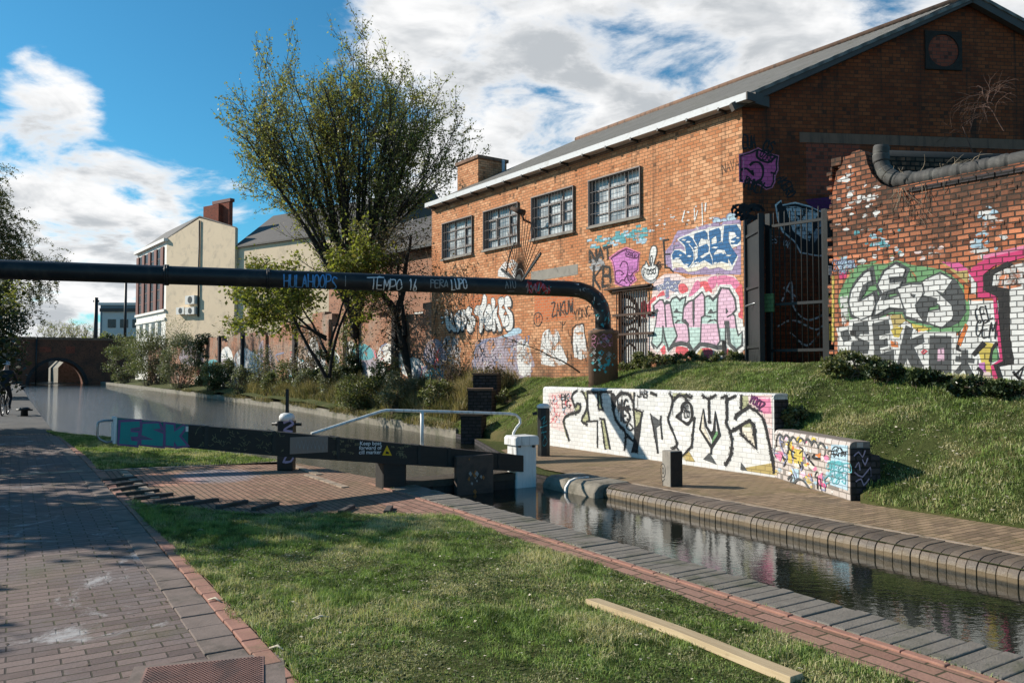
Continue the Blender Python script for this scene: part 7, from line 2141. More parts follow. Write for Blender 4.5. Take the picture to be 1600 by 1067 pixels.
for k in range(26): x = RNG.uniform(100, 500); y = RNG.uniform(800, 1040); g.line(z([(x, y), (x + RNG.uniform(-15, 15), y - RNG.uniform(30, 90))]), .014, 'p_black_worn', 3)
# arrow-shaped white splash by the fan
g.poly([(778, 432), (786, 412), (800, 405), (812, 416), (820, 434)], 'p_white_worn', 1, 2)
g.build('graffiti', WSIDE, FS.mat, 'black tags and faded white shapes on the wall by the pier')
g = wallpaint(FS)
# bubble letters
z = ZF(670, 440, 6.667)
MD = [[(168, 330), (186, 283), (205, 330), (214, 420), (228, 330), (242, 322), (252, 400), (268, 450), (290, 490), (290, 520), (262, 528), (238, 500), (214, 522), (188, 480), (172, 400)],
      [(262, 380), (300, 312), (330, 300), (322, 350), (340, 400), (330, 480), (310, 528), (292, 520), (285, 450)], [(330, 310), (370, 290), (386, 310), (380, 360), (398, 400), (380, 470), (352, 515), (335, 490), (345, 400)], [(395, 280), (430, 258), (455, 300), (440, 345), (470, 355), (492, 390), (485, 460), (442, 532), (400, 505), (400, 440), (420, 390), (388, 340)]]
TK = [[(475, 300), (498, 250), (548, 242), (566, 150), (585, 133), (606, 170), (600, 260), (570, 330), (575, 400), (560, 510), (540, 537), (525, 500), (525, 370), (480, 345)], [(580, 330), (618, 238), (650, 250), (664, 340), (664, 470), (640, 505), (592, 495), (578, 410)], [(650, 190), (675, 168), (696, 210), (690, 280), (722, 250), (712, 340), (735, 400), (762, 500), (735, 522), (715, 480), (695, 400), (698, 500), (680, 526), (662, 500), (665, 330)], [(722, 190), (760, 160), (788, 180), (790, 230), (760, 270), (800, 300), (780, 350), (830, 350), (835, 450), (780, 470), (755, 400), (730, 330), (735, 270)], [(790, 170), (830, 148), (860, 200), (860, 258), (820, 270), (870, 330), (882, 430), (865, 500), (820, 515), (800, 480), (840, 430), (820, 340), (790, 260)]]
for q in MD + TK: g.line(z([(x + 5, y + 8) for (x, y) in q]), .075, 'p_black', 1, 3, True)
for q in MD + TK: g.shape(z(q), 'p_white', 'p_charcoal', .022, 2, 3)
for q in ([(600, 430), (598, 370), (622, 330), (632, 370), (612, 400)], [(425, 400), (455, 385), (445, 420)], [(790, 420), (800, 360), (830, 345)], [(608, 460), (655, 455)]): g.line(z(q), .022, 'p_charcoal', 5, 2)
for q in ([(122, 380), (140, 350), (158, 368), (145, 390)], [(132, 430), (150, 405), (160, 425), (145, 445)]): g.shape(z(q), 'p_white', 'p_black', .03, 2, 2)
PO([(480, 700), (520, 610), (700, 580), (880, 540), (1000, 600), (1060, 720), (1060, 1000), (480, 1000)], 'p_mauve_worn', 0, 2); PO([(920, 640), (1000, 610), (1060, 700), (1060, 960), (940, 960)], 'p_white_worn', 1, 2); PO([(720, 590), (960, 540), (940, 480), (860, 500), (820, 540)], 'p_sky', 1, 2)
PO([(150, 640), (180, 570), (260, 580), (310, 640), (330, 900), (320, 1000), (110, 1000), (130, 800)], 'p_grey_worn', 0, 2)
for k in range(30): x = RNG.uniform(120, 330); y = RNG.uniform(620, 980); g.line(z([(x, y), (x + RNG.uniform(-8, 8), y - RNG.uniform(40, 110))]), RNG.uniform(.02, .05), 'p_black_worn' if k % 2 else 'p_grey_worn', 2)
for k in range(60): x = RNG.uniform(480, 1050); y = RNG.uniform(640, 980); g.line(z([(x, y), (x + RNG.uniform(-25, 25), y - RNG.uniform(20, 80)), (x + RNG.uniform(-30, 30), y - RNG.uniform(40, 90))]), RNG.uniform(.012, .035), ('p_slate', 'p_white_worn', 'p_mauve_worn', 'p_black_worn')[k % 4], 2, 3)
g.line(z([(490, 900), (478, 760), (520, 660), (620, 610)]), .06, 'p_slate', 2, 3)
g.build('graffiti', WSIDE, FS.mat, 'white bubble letters over faded mauve and grey paint')
g = wallpaint(FS)
# purple of the gable piece comes round the corner
g.poly([(1156, 247), (1163, 247), (1163, 284), (1157, 284)], 'p_rose', 1)
g.text('NAVA', (1129, 272), (1155, 262), .2, 0, 'p_black_worn', 2, .012)
g.build('graffiti', WSIDE, FS.mat, 'small black tag and pink edge at the sunlit corner')
# door behind the bars
FDR = Frame(FS.w(0, -.12, 0), (FS.u.x, FS.u.y))
g = wallpaint(FDR); z = ZF(830, 380, 5.615)
for q, w in (([(790, 470), (850, 470), (910, 520), (940, 590), (950, 720)], .09), ([(800, 600), (840, 560), (900, 570), (925, 610), (880, 660), (820, 640), (800, 600)], .05), ([(795, 700), (840, 715), (900, 690), (930, 650)], .06), ([(790, 900), (850, 770), (920, 760), (940, 860)], .06), ([(800, 960), (860, 880), (920, 930)], .05)): g.line(z(q), w, 'p_black', 2, 4)
g.poly(z([(960, 520), (1000, 500), (1030, 560), (1000, 660), (965, 640)]), 'p_red', 1)
g.build('graffiti', DOOR, FDR.mat, 'black loops and an eye painted on the white door')

# ---- far bank wall: faded white and coloured patches
g = wallpaint(FB)
for k in range(44):
    x = RNG.uniform(300, 690); y = RNG.uniform(548, 592); a = RNG.uniform(7, 20); h = RNG.uniform(10, 26)
    g.poly([(x - a, y + h * .5), (x - a * .8, y - h * .6), (x, y - h), (x + a * .7, y - h * .5), (x + a, y + h * .6), (x + a * .2, y + h)], ('p_white', 'p_white_worn', 'p_white_worn', 'p_mauve_worn', 'p_white', 'p_teal', 'p_grey_worn')[k % 7], k % 3, 3)
for k in range(60):
    x = RNG.uniform(300, 690); y = RNG.uniform(550, 598); g.line([(x, y), (x + RNG.uniform(-6, 6), y - RNG.uniform(6, 16)), (x + RNG.uniform(-5, 8), y - RNG.uniform(4, 20))], RNG.uniform(.03, .07), ('p_black_worn', 'p_slate', 'p_grey_worn', 'p_red')[k % 4], 4, 3)
g.build('graffiti', BWALL, FB.mat, 'faded white and coloured paint along the far bank wall')

# ---- gable
g = wallpaint(FG); z = ZF(1160, 200, 5.34)
PO = lambda pts, m, l=0, s=0: g.poly(z(pts), m, l, s)
pg_ = [(-14, 235), (60, 215), (130, 182), (200, 215), (290, 242), (282, 300), (285, 350), (258, 395), (258, 450), (240, 490), (200, 502), (165, 480), (140, 462), (90, 455), (50, 425), (20, 445), (-14, 440)]
g.shape(z(pg_), 'p_purple', 'p_black', .03, 1, 0, halo='p_rose', hw=.075)
for q in ([(65, 310), (90, 290), (140, 292), (170, 340), (165, 410), (130, 450), (90, 452)], [(-5, 350), (30, 340), (70, 370), (90, 392), (82, 360)], [(240, 375), (270, 382)], [(125, 190), (125, 250), (215, 290), (270, 245)], [(140, 460), (175, 480)]): g.line(z(q), .045, 'p_black', 4, 3)
g.text('OZRH', z([(140, 240)])[0], z([(240, 290)])[0], .16, 0, 'p_black', 5, .022)
g.text('EUA', z([(5, 165)])[0], z([(110, 170)])[0], .24, 0, 'p_black', 3, .035); g.text('OS', z([(165, 180)])[0], z([(240, 215)])[0], .22, 0, 'p_black', 3, .035); g.text('PUKEY', z([(10, 500)])[0], z([(160, 550)])[0], .22, 0, 'p_black', 3, .03); g.text('AKERO', z([(280, 430)])[0], z([(380, 590)])[0], .2, 0, 'p_black', 3, .03)
g.scribble(1162, 322, 1188, 350, 7, .05, 'p_black', 2, 4)
g.build('graffiti', WGABLE, FG.mat, 'purple throw-up and black tags on the shaded gable')
g = wallpaint(FG)
PO([(270, 640), (325, 600), (330, 640), (440, 618), (560, 650), (650, 692), (800, 650), (900, 640), (900, 1000), (640, 1075), (480, 1045), (430, 950), (330, 870), (290, 770)], 'p_white', 0); PO([(285, 650), (322, 612), (335, 650), (440, 632), (560, 662), (650, 702), (800, 662), (880, 655), (880, 990), (640, 1062), (490, 1035), (440, 945), (345, 862), (302, 765)], 'p_black', 1)
PO([(360, 660), (440, 655), (600, 695), (640, 720), (580, 790), (590, 850), (560, 945), (500, 920), (420, 860), (390, 760)], 'p_white_worn', 2); PO([(660, 720), (760, 690), (760, 900), (700, 940), (650, 880), (600, 960), (590, 880), (640, 800)], 'p_grey', 2)
g.line(z([(600, 780), (650, 760), (680, 800), (640, 840), (600, 820)]), .03, 'p_black', 4, 3)
PO([(520, 600), (850, 560), (850, 650), (650, 690), (560, 650)], 'p_purple_dark', 0, 0)
g.text('VAL', z([(330, 985)])[0], z([(395, 1010)])[0], .13, 0, 'p_white_worn', 4, .014); g.text('EST', z([(240, 960)])[0], z([(315, 960)])[0], .12, 0, 'p_white_worn', 4, .014)
for q in ([(1222, 470), (1236, 440), (1240, 480), (1262, 500), (1290, 490)], [(1215, 510), (1240, 500), (1275, 515), (1292, 500)], [(1235, 520), (1260, 540), (1280, 520)], [(1225, 450), (1245, 465)]): g.line(q, .035, 'p_white_worn', 2, 4)
g.build('graffiti', WGABLE, FG.mat, 'black and white piece on the gable behind the gate')

# ---- ruined wall
g = wallpaint(FC, True)
PO = lambda pts, m, l=0, s=0: g.poly(z(pts), m, l, s)
g.poly([(1309, 528), (1345, 508), (1400, 497), (1450, 528), (1500, 524), (1512, 470), (1560, 470), (1562, 560), (1590, 600), (1590, 620), (1309, 580)], 'p_white', 0)
g.poly([(1310, 470), (1318, 445), (1336, 418), (1356, 413), (1385, 412), (1402, 407), (1425, 414), (1465, 420), (1490, 433), (1510, 455), (1515, 490), (1505, 512), (1478, 527), (1440, 514), (1395, 490), (1372, 503), (1345, 506), (1322, 498)], 'p_green', 1, 3)
z = ZF(1300, 390, 4.85)
CE = [[(245, 178), (290, 152), (305, 240), (268, 250), (215, 330), (205, 392), (245, 372), (318, 328), (330, 420), (300, 500), (220, 532), (150, 492), (128, 400), (145, 310), (190, 240)], [(395, 165), (480, 108), (560, 150), (540, 205), (440, 212), (440, 250), (532, 240), (515, 290), (402, 320), (402, 380), (512, 350), (550, 452), (440, 440), (325, 500), (332, 420), (380, 330), (345, 270)], [(492, 290), (590, 262), (690, 262), (700, 330), (635, 420), (645, 470), (695, 545), (560, 505), (530, 400)]]
S_ = [(x, y) for (x, y) in [(1440 + a / 4.445, 370 + c / 4.445) for (a, c) in [(-8, 330), (30, 300), (130, 255), (212, 300), (152, 390), (98, 372), (128, 402), (212, 480), (222, 560), (142, 628), (40, 592), (-5, 530), (60, 520), (132, 508), (128, 470), (5, 412)]]]
g.poly([(1440 + a / 4.445, 370 + c / 4.445) for (a, c) in [(150, 255), (240, 300), (300, 400), (312, 520), (262, 595), (190, 630), (120, 640), (220, 560), (205, 470), (140, 395)]], 'p_charcoal', 2)
for q in CE: g.line(z([(x + 8, y + 6) for (x, y) in q]), .09, 'p_charcoal', 2, 0, True)
for q in CE: g.poly(z(q), 'p_white', 3)
g.line(S_, .05, 'p_charcoal', 2, 0, True); g.poly(S_, 'p_white', 4)
for q in CE: g.line(z(q), .018, 'p_charcoal', 5, 0, True)
PO([(240, 265), (270, 250), (255, 330), (205, 392), (212, 330)], 'p_charcoal', 5); PO([(640, 420), (695, 345), (800, 370), (800, 420), (740, 440), (720, 540), (690, 545), (645, 470)], 'p_charcoal', 4); PO([(380, 330), (420, 320), (405, 380), (372, 380)], 'p_charcoal', 5); PO([(590, 335), (635, 340), (620, 368)], 'p_charcoal', 6)
# lower row of dark letters
LT = [[(160, 560), (272, 540), (282, 640), (215, 640), (190, 665), (285, 700), (272, 790), (140, 782), (150, 700), (210, 690), (150, 640)], [(305, 560), (430, 530), (442, 630), (352, 652), (362, 690), (420, 670), (426, 730), (362, 746), (372, 790), (420, 770), (470, 760), (472, 850), (420, 862), (330, 832)], [(560, 570), (616, 600), (590, 680), (690, 640), (702, 700), (622, 740), (692, 880), (660, 922), (600, 882), (570, 820), (540, 892), (495, 872), (530, 700)], [(742, 650), (905, 655), (905, 940), (735, 920)], [(65, 620), (120, 605), (150, 680), (90, 700), (70, 660)]]
for q in LT: g.line(z(q), .11, 'p_white', 2, 0, True)
for q in LT: g.poly(z(q), 'p_charcoal', 4)
PO([(805, 748), (852, 745), (854, 840), (802, 842)], 'p_pink', 5); PO([(140, 612), (182, 612), (182, 648), (140, 648)], 'p_black', 6)
PO([(448, 610), (480, 580), (540, 590), (510, 665), (470, 660)], 'p_yellow', 3); PO([(445, 690), (500, 700), (505, 740), (450, 735)], 'p_orange', 4); PO([(440, 500), (530, 490), (560, 540), (470, 600)], 'p_ochre', 3); PO([(600, 560), (700, 580), (760, 600), (690, 620), (620, 600)], 'p_yellow', 3)
PO([(430, 880), (520, 870), (500, 960), (430, 940)], 'p_blush', 3); g.line(z([(680, 780), (700, 755), (720, 770), (690, 790)]), .02, 'p_red', 5)
PO([(52, 70), (110, 50), (170, 80), (165, 170), (90, 185), (45, 130)], 'p_sky', 1, 2); g.scribble(1312, 402, 1334, 426, 6, .010, 'p_slate', 3, 8); PO([(52, 180), (110, 170), (112, 215), (60, 225)], 'p_hotpink', 1); PO([(0, 200), (18, 200), (18, 700), (0, 700)], 'p_yellow', 1)
PO([(60, 360), (120, 340), (130, 520), (160, 560), (80, 600)], 'p_white_worn', 1)
g.build('graffiti', RWALL, FC.mat, 'white lettering with a green edge over dark painted letters')
g = wallpaint(FC, True)
z = ZF(1440, 370, 4.445)
for q in ([(300, 795), (296, 960)], [(245, 850), (362, 862)], [(250, 920), (345, 800)], [(300, 880), (340, 970)]): g.line(z(q), .16, 'p_white', 2)
for q in ([(300, 800), (300, 890)], [(252, 848), (355, 860)], [(250, 940), (300, 880), (340, 965)]): g.line(z(q), .085, 'p_charcoal', 4)
PO([(320, 240), (400, 180), (480, 140), (720, 88), (720, 142), (500, 205), (430, 262), (430, 340), (520, 400), (540, 600), (565, 862), (500, 892), (555, 1045), (510, 1045), (478, 900), (545, 850), (500, 480), (500, 430), (390, 420), (390, 330)], 'p_hotpink', 3)
PO([(430, 262), (600, 170), (640, 190), (500, 262), (490, 340), (612, 362), (612, 700), (645, 850), (640, 882), (540, 900), (585, 1045), (555, 1045), (500, 892), (565, 862), (530, 420), (430, 372)], 'p_black', 4)
PO([(612, 362), (720, 340), (720, 1060), (590, 1040), (545, 905), (645, 882), (618, 700)], 'p_white', 3); PO([(500, 262), (640, 195), (720, 180), (720, 345), (612, 362), (490, 345)], 'p_white_worn', 2)
PO([(395, 790), (440, 732), (500, 740), (470, 850), (492, 950), (460, 962), (418, 880)], 'p_yellow', 3); PO([(305, 600), (327, 620), (272, 762), (250, 742)], 'p_orange', 4); g.line(z([(300, 640), (262, 700), (248, 780), (270, 790)]), .03, 'p_black', 3); PO([(480, 780), (520, 760), (540, 850), (490, 870)], 'p_green', 4); PO([(395, 880), (440, 870), (450, 940), (410, 930)], 'p_magenta', 4); PO([(415, 930), (480, 940), (490, 1030), (420, 1030)], 'p_blush', 3)
g.line(z([(365, 815), (430, 745)]), .07, 'p_black', 4); g.line(z([(395, 915), (420, 940), (400, 1000)]), .04, 'p_black', 5, 2); g.line(z([(520, 740), (490, 790), (480, 860)]), .04, 'p_black', 5, 2)
g.text('CEL', z([(388, 598)])[0], z([(500, 570)])[0], .19, 0, 'p_black', 5, .016); g.text('GEM', z([(372, 690)])[0], z([(510, 700)])[0], .21, 0, 'p_black', 5, .016); g.line(z([(640, 940), (680, 990), (711, 900), (650, 960), (711, 1000)]), .03, 'p_black', 5)
PO([(345, 300), (382, 320), (378, 400), (345, 390)], 'p_white', 2); PO([(350, 480), (500, 470), (520, 760), (380, 760), (270, 760), (330, 610)], 'p_white', 2); PO([(130, 180), (320, 210), (320, 330), (290, 300), (200, 230)], 'p_ochre', 0); PO([(140, 175), (260, 180), (330, 230), (250, 240)], 'p_purple', 1); PO([(295, 330), (330, 350), (320, 450), (300, 430)], 'p_orange', 2)
PO([(430, 130), (711, 60), (711, 120), (520, 160), (420, 200)], 'p_rose', 1)
g.build('graffiti', RWALL, FC.mat, 'pink and black edged white piece with a painted star and small tags')
g = wallpaint(FC, True)
for (cx, cy, sx, sy, n, ms) in ((1368, 375, 18, 10, 30, ('p_teal', 'p_teal', 'p_sky')), (1350, 330, 10, 26, 16, ('p_white', 'p_white_worn')), (1322, 310, 7, 22, 16, ('p_white_worn', 'p_white')), (1545, 355, 18, 16, 26, ('p_sky', 'p_white_worn')), (1425, 392, 40, 12, 12, ('p_white_worn', 'p_blush')), (1530, 400, 8, 26, 14, ('p_white_worn', 'p_sky')), (1360, 410, 26, 8, 12, ('p_green', 'p_white_worn'))):
    for k in range(n):
        x, z0 = g.uv(RNG.gauss(cx, sx), RNG.gauss(cy, sy))
        if x > -.02 or z0 > ztop + .3 and x < -.6: continue
        a = RNG.uniform(.03, .075); q = RNG.uniform(.6, 1.6)
        pp = [(min(x + a * q * cos(t) * RNG.uniform(.6, 1.2), -.004), z0 + a * .6 * sin(t) * RNG.uniform(.6, 1.2)) for t in np.linspace(0, 2 * pi, 7, endpoint=False)]
        g.poly(pp, ms[k % len(ms)], 0, raw=True)
g.build('graffiti', RWALL, FC.mat, 'scattered white and teal bricks on the upper part of the ruined wall')

# ---- low white wall: black outlined letters
g = wallpaint(FW); g.drip = .045; g.mist = True; z = ZF(850, 590, 8.205)
PO = lambda pts, m, l=0, s=0: g.poly(z(pts), m, l, s)
LN = lambda pts, w, m='p_black', l=3, s=3: g.line(z(pts), w * .72, m, l, s)
PO([(55, 200), (350, 160), (380, 340), (380, 440), (270, 500), (250, 600), (280, 700), (90, 640)], 'p_blush', 0); 
for k in range(46): x = RNG.uniform(60, 350); y = RNG.uniform(200, 520); LN([(x, y), (x + RNG.uniform(-25, 25), y + RNG.uniform(20, 60)), (x + RNG.uniform(-30, 30), y + RNG.uniform(0, 70))], .022, ('p_red', 'p_red', 'p_sky', 'p_black_worn')[k % 4], 1)
g.text('BK', z([(228, 290)])[0], z([(320, 285)])[0], .12, 0, 'p_black', 4, .018); g.text('EG', z([(240, 385)])[0], z([(340, 380)])[0], .14, 0, 'p_black', 4, .018)
PO([(495, 175), (562, 178), (560, 372), (545, 330)], 'p_olive', 1); PO([(555, 420), (582, 540), (530, 600), (490, 555)], 'p_olive', 1); PO([(395, 370), (430, 330), (465, 340), (465, 400), (430, 440), (395, 420)], 'p_olive', 1); PO([(690, 185), (715, 180), (745, 405), (705, 405)], 'p_olive', 1); PO([(735, 540), (775, 535), (845, 905), (785, 915)], 'p_olive', 1); PO([(262, 520), (285, 690), (320, 800), (285, 760), (245, 600)], 'p_olive', 1)
LN([(430, 162), (375, 205), (358, 260), (385, 340), (400, 372), (430, 332), (465, 345), (465, 400), (430, 440), (330, 470), (268, 512), (255, 580), (285, 680), (320, 795)], .060); LN([(488, 172), (540, 270), (552, 370), (530, 440), (485, 552), (552, 602)], .055); LN([(545, 560), (685, 552), (686, 890)], .035, s=0)
LN([(560, 180), (560, 380), (585, 545)], .05); LN([(560, 178), (690, 188), (702, 400), (748, 410), (722, 182), (862, 182), (885, 400), (922, 540), (1040, 690), (1052, 760), (1032, 925)], .058, s=0); LN([(720, 530), (775, 535), (845, 905)], .05, s=0); LN([(738, 560), (785, 910)], .045, s=0)
PO([(870, 190), (900, 200), (930, 260), (915, 350), (890, 420)], 'p_black', 2)
O_ = [(942, 250), (1000, 195), (1080, 215), (1148, 330), (1165, 560), (1168, 700), (1150, 812), (1060, 720), (1040, 690), (930, 560), (902, 430), (912, 350)]
LN(O_, .05); LN([(930, 260), (985, 200), (1060, 200), (1110, 240), (1150, 330)], .075)
g.text('WG', z([(945, 430)])[0], z([(1090, 430)])[0], .2, 0, 'p_black', 5, .03); g.text('TES', z([(975, 560)])[0], z([(1110, 560)])[0], .24, 0, 'p_black', 5, .03); LN([(1085, 560), (1060, 640), (1110, 670), (1140, 640), (1100, 590)], .03)
PO([(1070, 190), (1170, 185), (1150, 330), (1120, 270)], 'p_cream', 1); PO([(1150, 395), (1255, 435), (1240, 540), (1180, 640), (1165, 560)], 'p_olive', 2); PO([(1240, 540), (1195, 620), (1185, 700), (1118, 960), (1190, 955), (1228, 700)], 'p_black', 3); LN([(1150, 330), (1150, 395), (1258, 440), (1238, 560), (1222, 700), (1190, 950)], .06, s=0); LN([(1150, 400), (1168, 560), (1180, 690)], .05)
PO([(1370, 470), (1420, 500), (1480, 545), (1500, 485), (1505, 590), (1440, 640), (1470, 955), (1450, 955), (1400, 620)], 'p_charcoal', 2); LN([(1370, 470), (1400, 620), (1432, 800), (1460, 955)], .04); LN([(1500, 490), (1500, 600), (1516, 785)], .035); g.text('JAB', z([(1200, 245)])[0], z([(1320, 260)])[0], .12, 0, 'p_black', 4, .02); LN([(1160, 190), (1150, 330)], .04); LN([(1370, 195), (1440, 220)], .06)
z = ZF(1030, 600, 7.116)
LN([(120, 100), (150, 180), (125, 300), (100, 395), (140, 500), (192, 630), (190, 692), (145, 722)], .05); LN([(150, 195), (180, 160), (230, 118), (290, 150), (308, 190)], .055); PO([(150, 100), (230, 100), (225, 125), (160, 185)], 'p_olive', 1); PO([(240, 100), (310, 100), (305, 185)], 'p_olive', 1)
OV = [(310, 200), (350, 230), (365, 300), (362, 380), (320, 440), (275, 420), (215, 375), (200, 355), (248, 310), (258, 240)]
g.line(z(OV), .05, 'p_black', 3, 3, True); PO([(200, 355), (248, 315), (250, 390), (275, 420)], 'p_charcoal', 2); LN([(305, 120), (350, 150)], .07); g.text('SNZ', z([(270, 320)])[0], z([(335, 300)])[0], .1, 0, 'p_black', 4, .016); g.text('LU', z([(285, 375)])[0], z([(340, 365)])[0], .09, 0, 'p_black', 4, .016)
LN([(395, 375), (382, 480), (362, 690), (322, 730), (260, 800), (192, 695)], .042, s=0); LN([(365, 400), (395, 375)], .05)
D_ = [(492, 280), (455, 500), (582, 700), (672, 565), (625, 310), (612, 520), (580, 548), (522, 470)]
PO([(492, 300), (455, 500), (582, 700), (560, 600), (500, 470)], 'p_cream', 1); PO([(582, 700), (672, 565), (640, 520), (590, 610)], 'p_green', 1); PO([(525, 490), (580, 550), (640, 520), (590, 620)], 'p_black', 2); g.line(z(D_), .045, 'p_black', 3, 0, True); LN([(582, 700), (578, 772)], .04, s=0)
LN([(552, 165), (556, 300), (558, 430)], .05); LN([(480, 125), (550, 168), (632, 118)], .05, s=0); LN([(750, 130), (755, 380), (742, 430), (796, 535), (812, 640), (795, 795), (742, 885)], .055, s=0); LN([(692, 150), (750, 125), (765, 170), (850, 130)], .05, s=0)
LN([(915, 130), (915, 290)], .05, s=0); PO([(915, 130), (990, 130), (1000, 245), (920, 300)], 'p_olive', 1); LN([(848, 385), (860, 340), (920, 305), (1000, 250), (1080, 300), (1150, 370), (1192, 500), (1235, 700), (1285, 975)], .06, s=0); PO([(845, 330), (915, 300), (925, 320), (850, 395)], 'p_charcoal', 2)
LN([(785, 535), (900, 465), (1000, 408), (1050, 445), (1062, 560), (1080, 715), (920, 565), (908, 480)], .06, s=0); PO([(918, 480), (1000, 420), (1055, 560), (1075, 705), (925, 565)], 'p_cream', 1); PO([(918, 470), (1000, 412), (1050, 470), (960, 480)], 'p_olive', 2)
PO([(490, 835), (560, 760), (640, 892)], 'p_charcoal', 2); PO([(912, 868), (985, 962), (905, 952)], 'p_charcoal', 2); PO([(260, 805), (325, 735), (400, 862), (270, 850)], 'p_ochre', 1); PO([(720, 900), (745, 860), (745, 920)], 'p_charcoal', 2); PO([(940, 930), (1290, 870), (1290, 1010), (960, 960)], 'p_ochre', 1)
PO([(960, 125), (1256, 115), (1256, 480), (1195, 440), (1110, 320), (1000, 240)], 'p_blush', 0); PO([(1040, 130), (1240, 150), (1250, 330), (1160, 330)], 'p_rose', 0); PO([(1195, 480), (1258, 490), (1262, 980), (1240, 720)], 'p_blush', 0); g.text('YOOZ', z([(1000, 190)])[0], z([(1140, 300)])[0], .12, 0, 'p_purple_dark', 4, .024)
g.build('graffiti', W1, FW.mat, 'large white letters with black outlines across the wall')

# ---- lower multicoloured end
g = wallpaint(FW2); z = ZF(1100, 640, 6.667)
cs = ['p_pink', 'p_sky', 'p_ochre', 'p_cream', 'p_white_worn', 'p_orange', 'p_grey', 'p_yellow', 'p_rose', 'p_blush']
for k in range(70):
    x = RNG.uniform(740, 1480); t = (x - 720) / 780; y = RNG.uniform(250 + t * 110, 700 + t * 210); a = RNG.uniform(10, 34)
    m = cs[k % 10] if x < 1280 else ('p_sky', 'p_white', 'p_sky')[k % 3]
    g.poly(z([(x - a, y), (x - a * .4, y - a), (x + a * .6, y - a * .7), (x + a, y + a * .3), (x + a * .1, y + a)]), m, 0)
for pts, m in (([(880, 320), (920, 330), (920, 560), (880, 550)], 'p_yellow'), ([(940, 400), (1030, 420), (1030, 570), (940, 550)], 'p_yellow'), ([(740, 460), (790, 430), (830, 450), (800, 540), (760, 500)], 'p_rose'), ([(1180, 700), (1240, 650), (1230, 780), (1200, 790)], 'p_rose'), ([(1230, 760), (1280, 770), (1270, 820), (1230, 800)], 'p_hotpink'), ([(1160, 470), (1220, 450), (1215, 510)], 'p_orange'), ([(1330, 360), (1500, 370), (1500, 840), (1320, 780)], 'p_sky'), ([(920, 610), (990, 620), (990, 740), (930, 750)], 'p_sky')): g.poly(z(pts), m, 2)
for k in range(34):
    x = RNG.uniform(740, 1260); t = (x - 720) / 780; y = RNG.uniform(270 + t * 110, 660 + t * 200)
    g.line(z([(x, y), (x + RNG.uniform(-30, 40), y + RNG.uniform(20, 70)), (x + RNG.uniform(-20, 60), y + RNG.uniform(40, 150))]), RNG.uniform(.012, .03), ('p_black', 'p_black_worn', 'p_slate')[k % 3], 3, 3)
for (x, y) in ((790, 250), (860, 260), (930, 280), (1010, 290), (1080, 300), (1150, 320), (1220, 340)): g.line(z([(x - 30, y + 50), (x, y), (x + 40, y + 50)]), .03, 'p_charcoal', 3, 3)
g.scribble(1298, 700, 1322, 712, 5, .012, 'p_black', 4, 6); g.scribble(1298, 722, 1322, 752, 9, .013, 'p_teal', 4, 7)
g.line(z([(880, 720), (900, 690), (920, 700), (905, 745), (940, 760), (990, 720), (1050, 750), (1100, 820)]), .03, 'p_charcoal', 4, 3)
g.build('graffiti', W2, FW2.mat, 'patchwork of small coloured tags')
FEND = Frame(FW2.w(-.018, 0, 0), (-FW2.n.x, -FW2.n.y))
g = wallpaint(FEND); g.fn = lambda x, zz, o: (x, o, zz)
for q in ([(1335, 712), (1342, 706), (1348, 714), (1352, 704)], [(1337, 730), (1342, 722), (1344, 734)], [(1348, 718), (1352, 726), (1356, 716)], [(1336, 738), (1348, 745), (1360, 730), (1362, 744)], [(1338, 752), (1346, 748), (1350, 758), (1358, 748)]): g.line(q, .014, 's_lilac', 1, 2)
g.build('graffiti', W2E, FEND.mat, 'pale purple tag on the dark end of the wall')

# ---- balance beam
g = wallpaint(FGATE); z = ZF(140, 560, 4.1027)
for q in ([(200, 408), (320, 402), (322, 438), (262, 448), (262, 470), (312, 474), (308, 500), (262, 500), (268, 526), (308, 530), (302, 556), (190, 545)], [(340, 418), (442, 415), (455, 448), (405, 455), (472, 482), (468, 562), (332, 550), (332, 520), (412, 520), (332, 490)], [(487, 420), (537, 425), (542, 470), (600, 430), (612, 442), (572, 498), (622, 556), (560, 562), (542, 530), (537, 562), (487, 556)]):
    g.line(z(q), .045, 's_purple', 1.5, 0, True); g.poly(z(q), 's_teal_letter', 3)
for k in range(46):
    x = RNG.uniform(680, 1230); t = (x - 630) / 650; y = RNG.uniform(445 + t * 30, 565 + t * 45); pp = [(x, y)]
    for j in range(RNG.randint(3, 6)): x += RNG.uniform(-6, 16); y += RNG.uniform(-14, 14); pp.append((x, y))
    g.line(z(pp), .0045, 's_olive', 1, 3)
for (x0, x1, y) in ((518, 552, 688), (520, 560, 697), (520, 562, 705), (612, 640, 700), (614, 638, 710)):
    g.scribble(x0, y - 4, x1, y + 4, 4, .005, 's_olive', 1, int(x0 + y))
for k in range(8): x = 462 + k * 6; g.line([(x, 702 + RNG.uniform(-2, 2)), (x + 3, 688 + RNG.uniform(-2, 2)), (x + 6, 700)], .006, 's_grey', 6, 0)
g.poly([(597, 711), (604.5, 695.5), (612, 711.5)], 's_sign_yellow', 1.5); g.poly([(601.8, 708.5), (603.2, 704.5), (606.5, 705.5), (607.8, 709)], 's_black', 4)
for k in range(16):
    x = RNG.gauss(735, 8); y = RNG.gauss(738, 10); a = RNG.uniform(1, 3.5); y = max(y, 716)
    if abs(x - 738) < 22: g.poly([(x - a, y), (x, y - a * 1.4), (x + a, y), (x + a * .3, y + a * 1.6)], 's_rust' if k % 3 else 's_grey', 58)
g.build('graffiti', BEAM, FGATE.mat, 'ESK in teal letters, scratched tags and a yellow warning triangle')
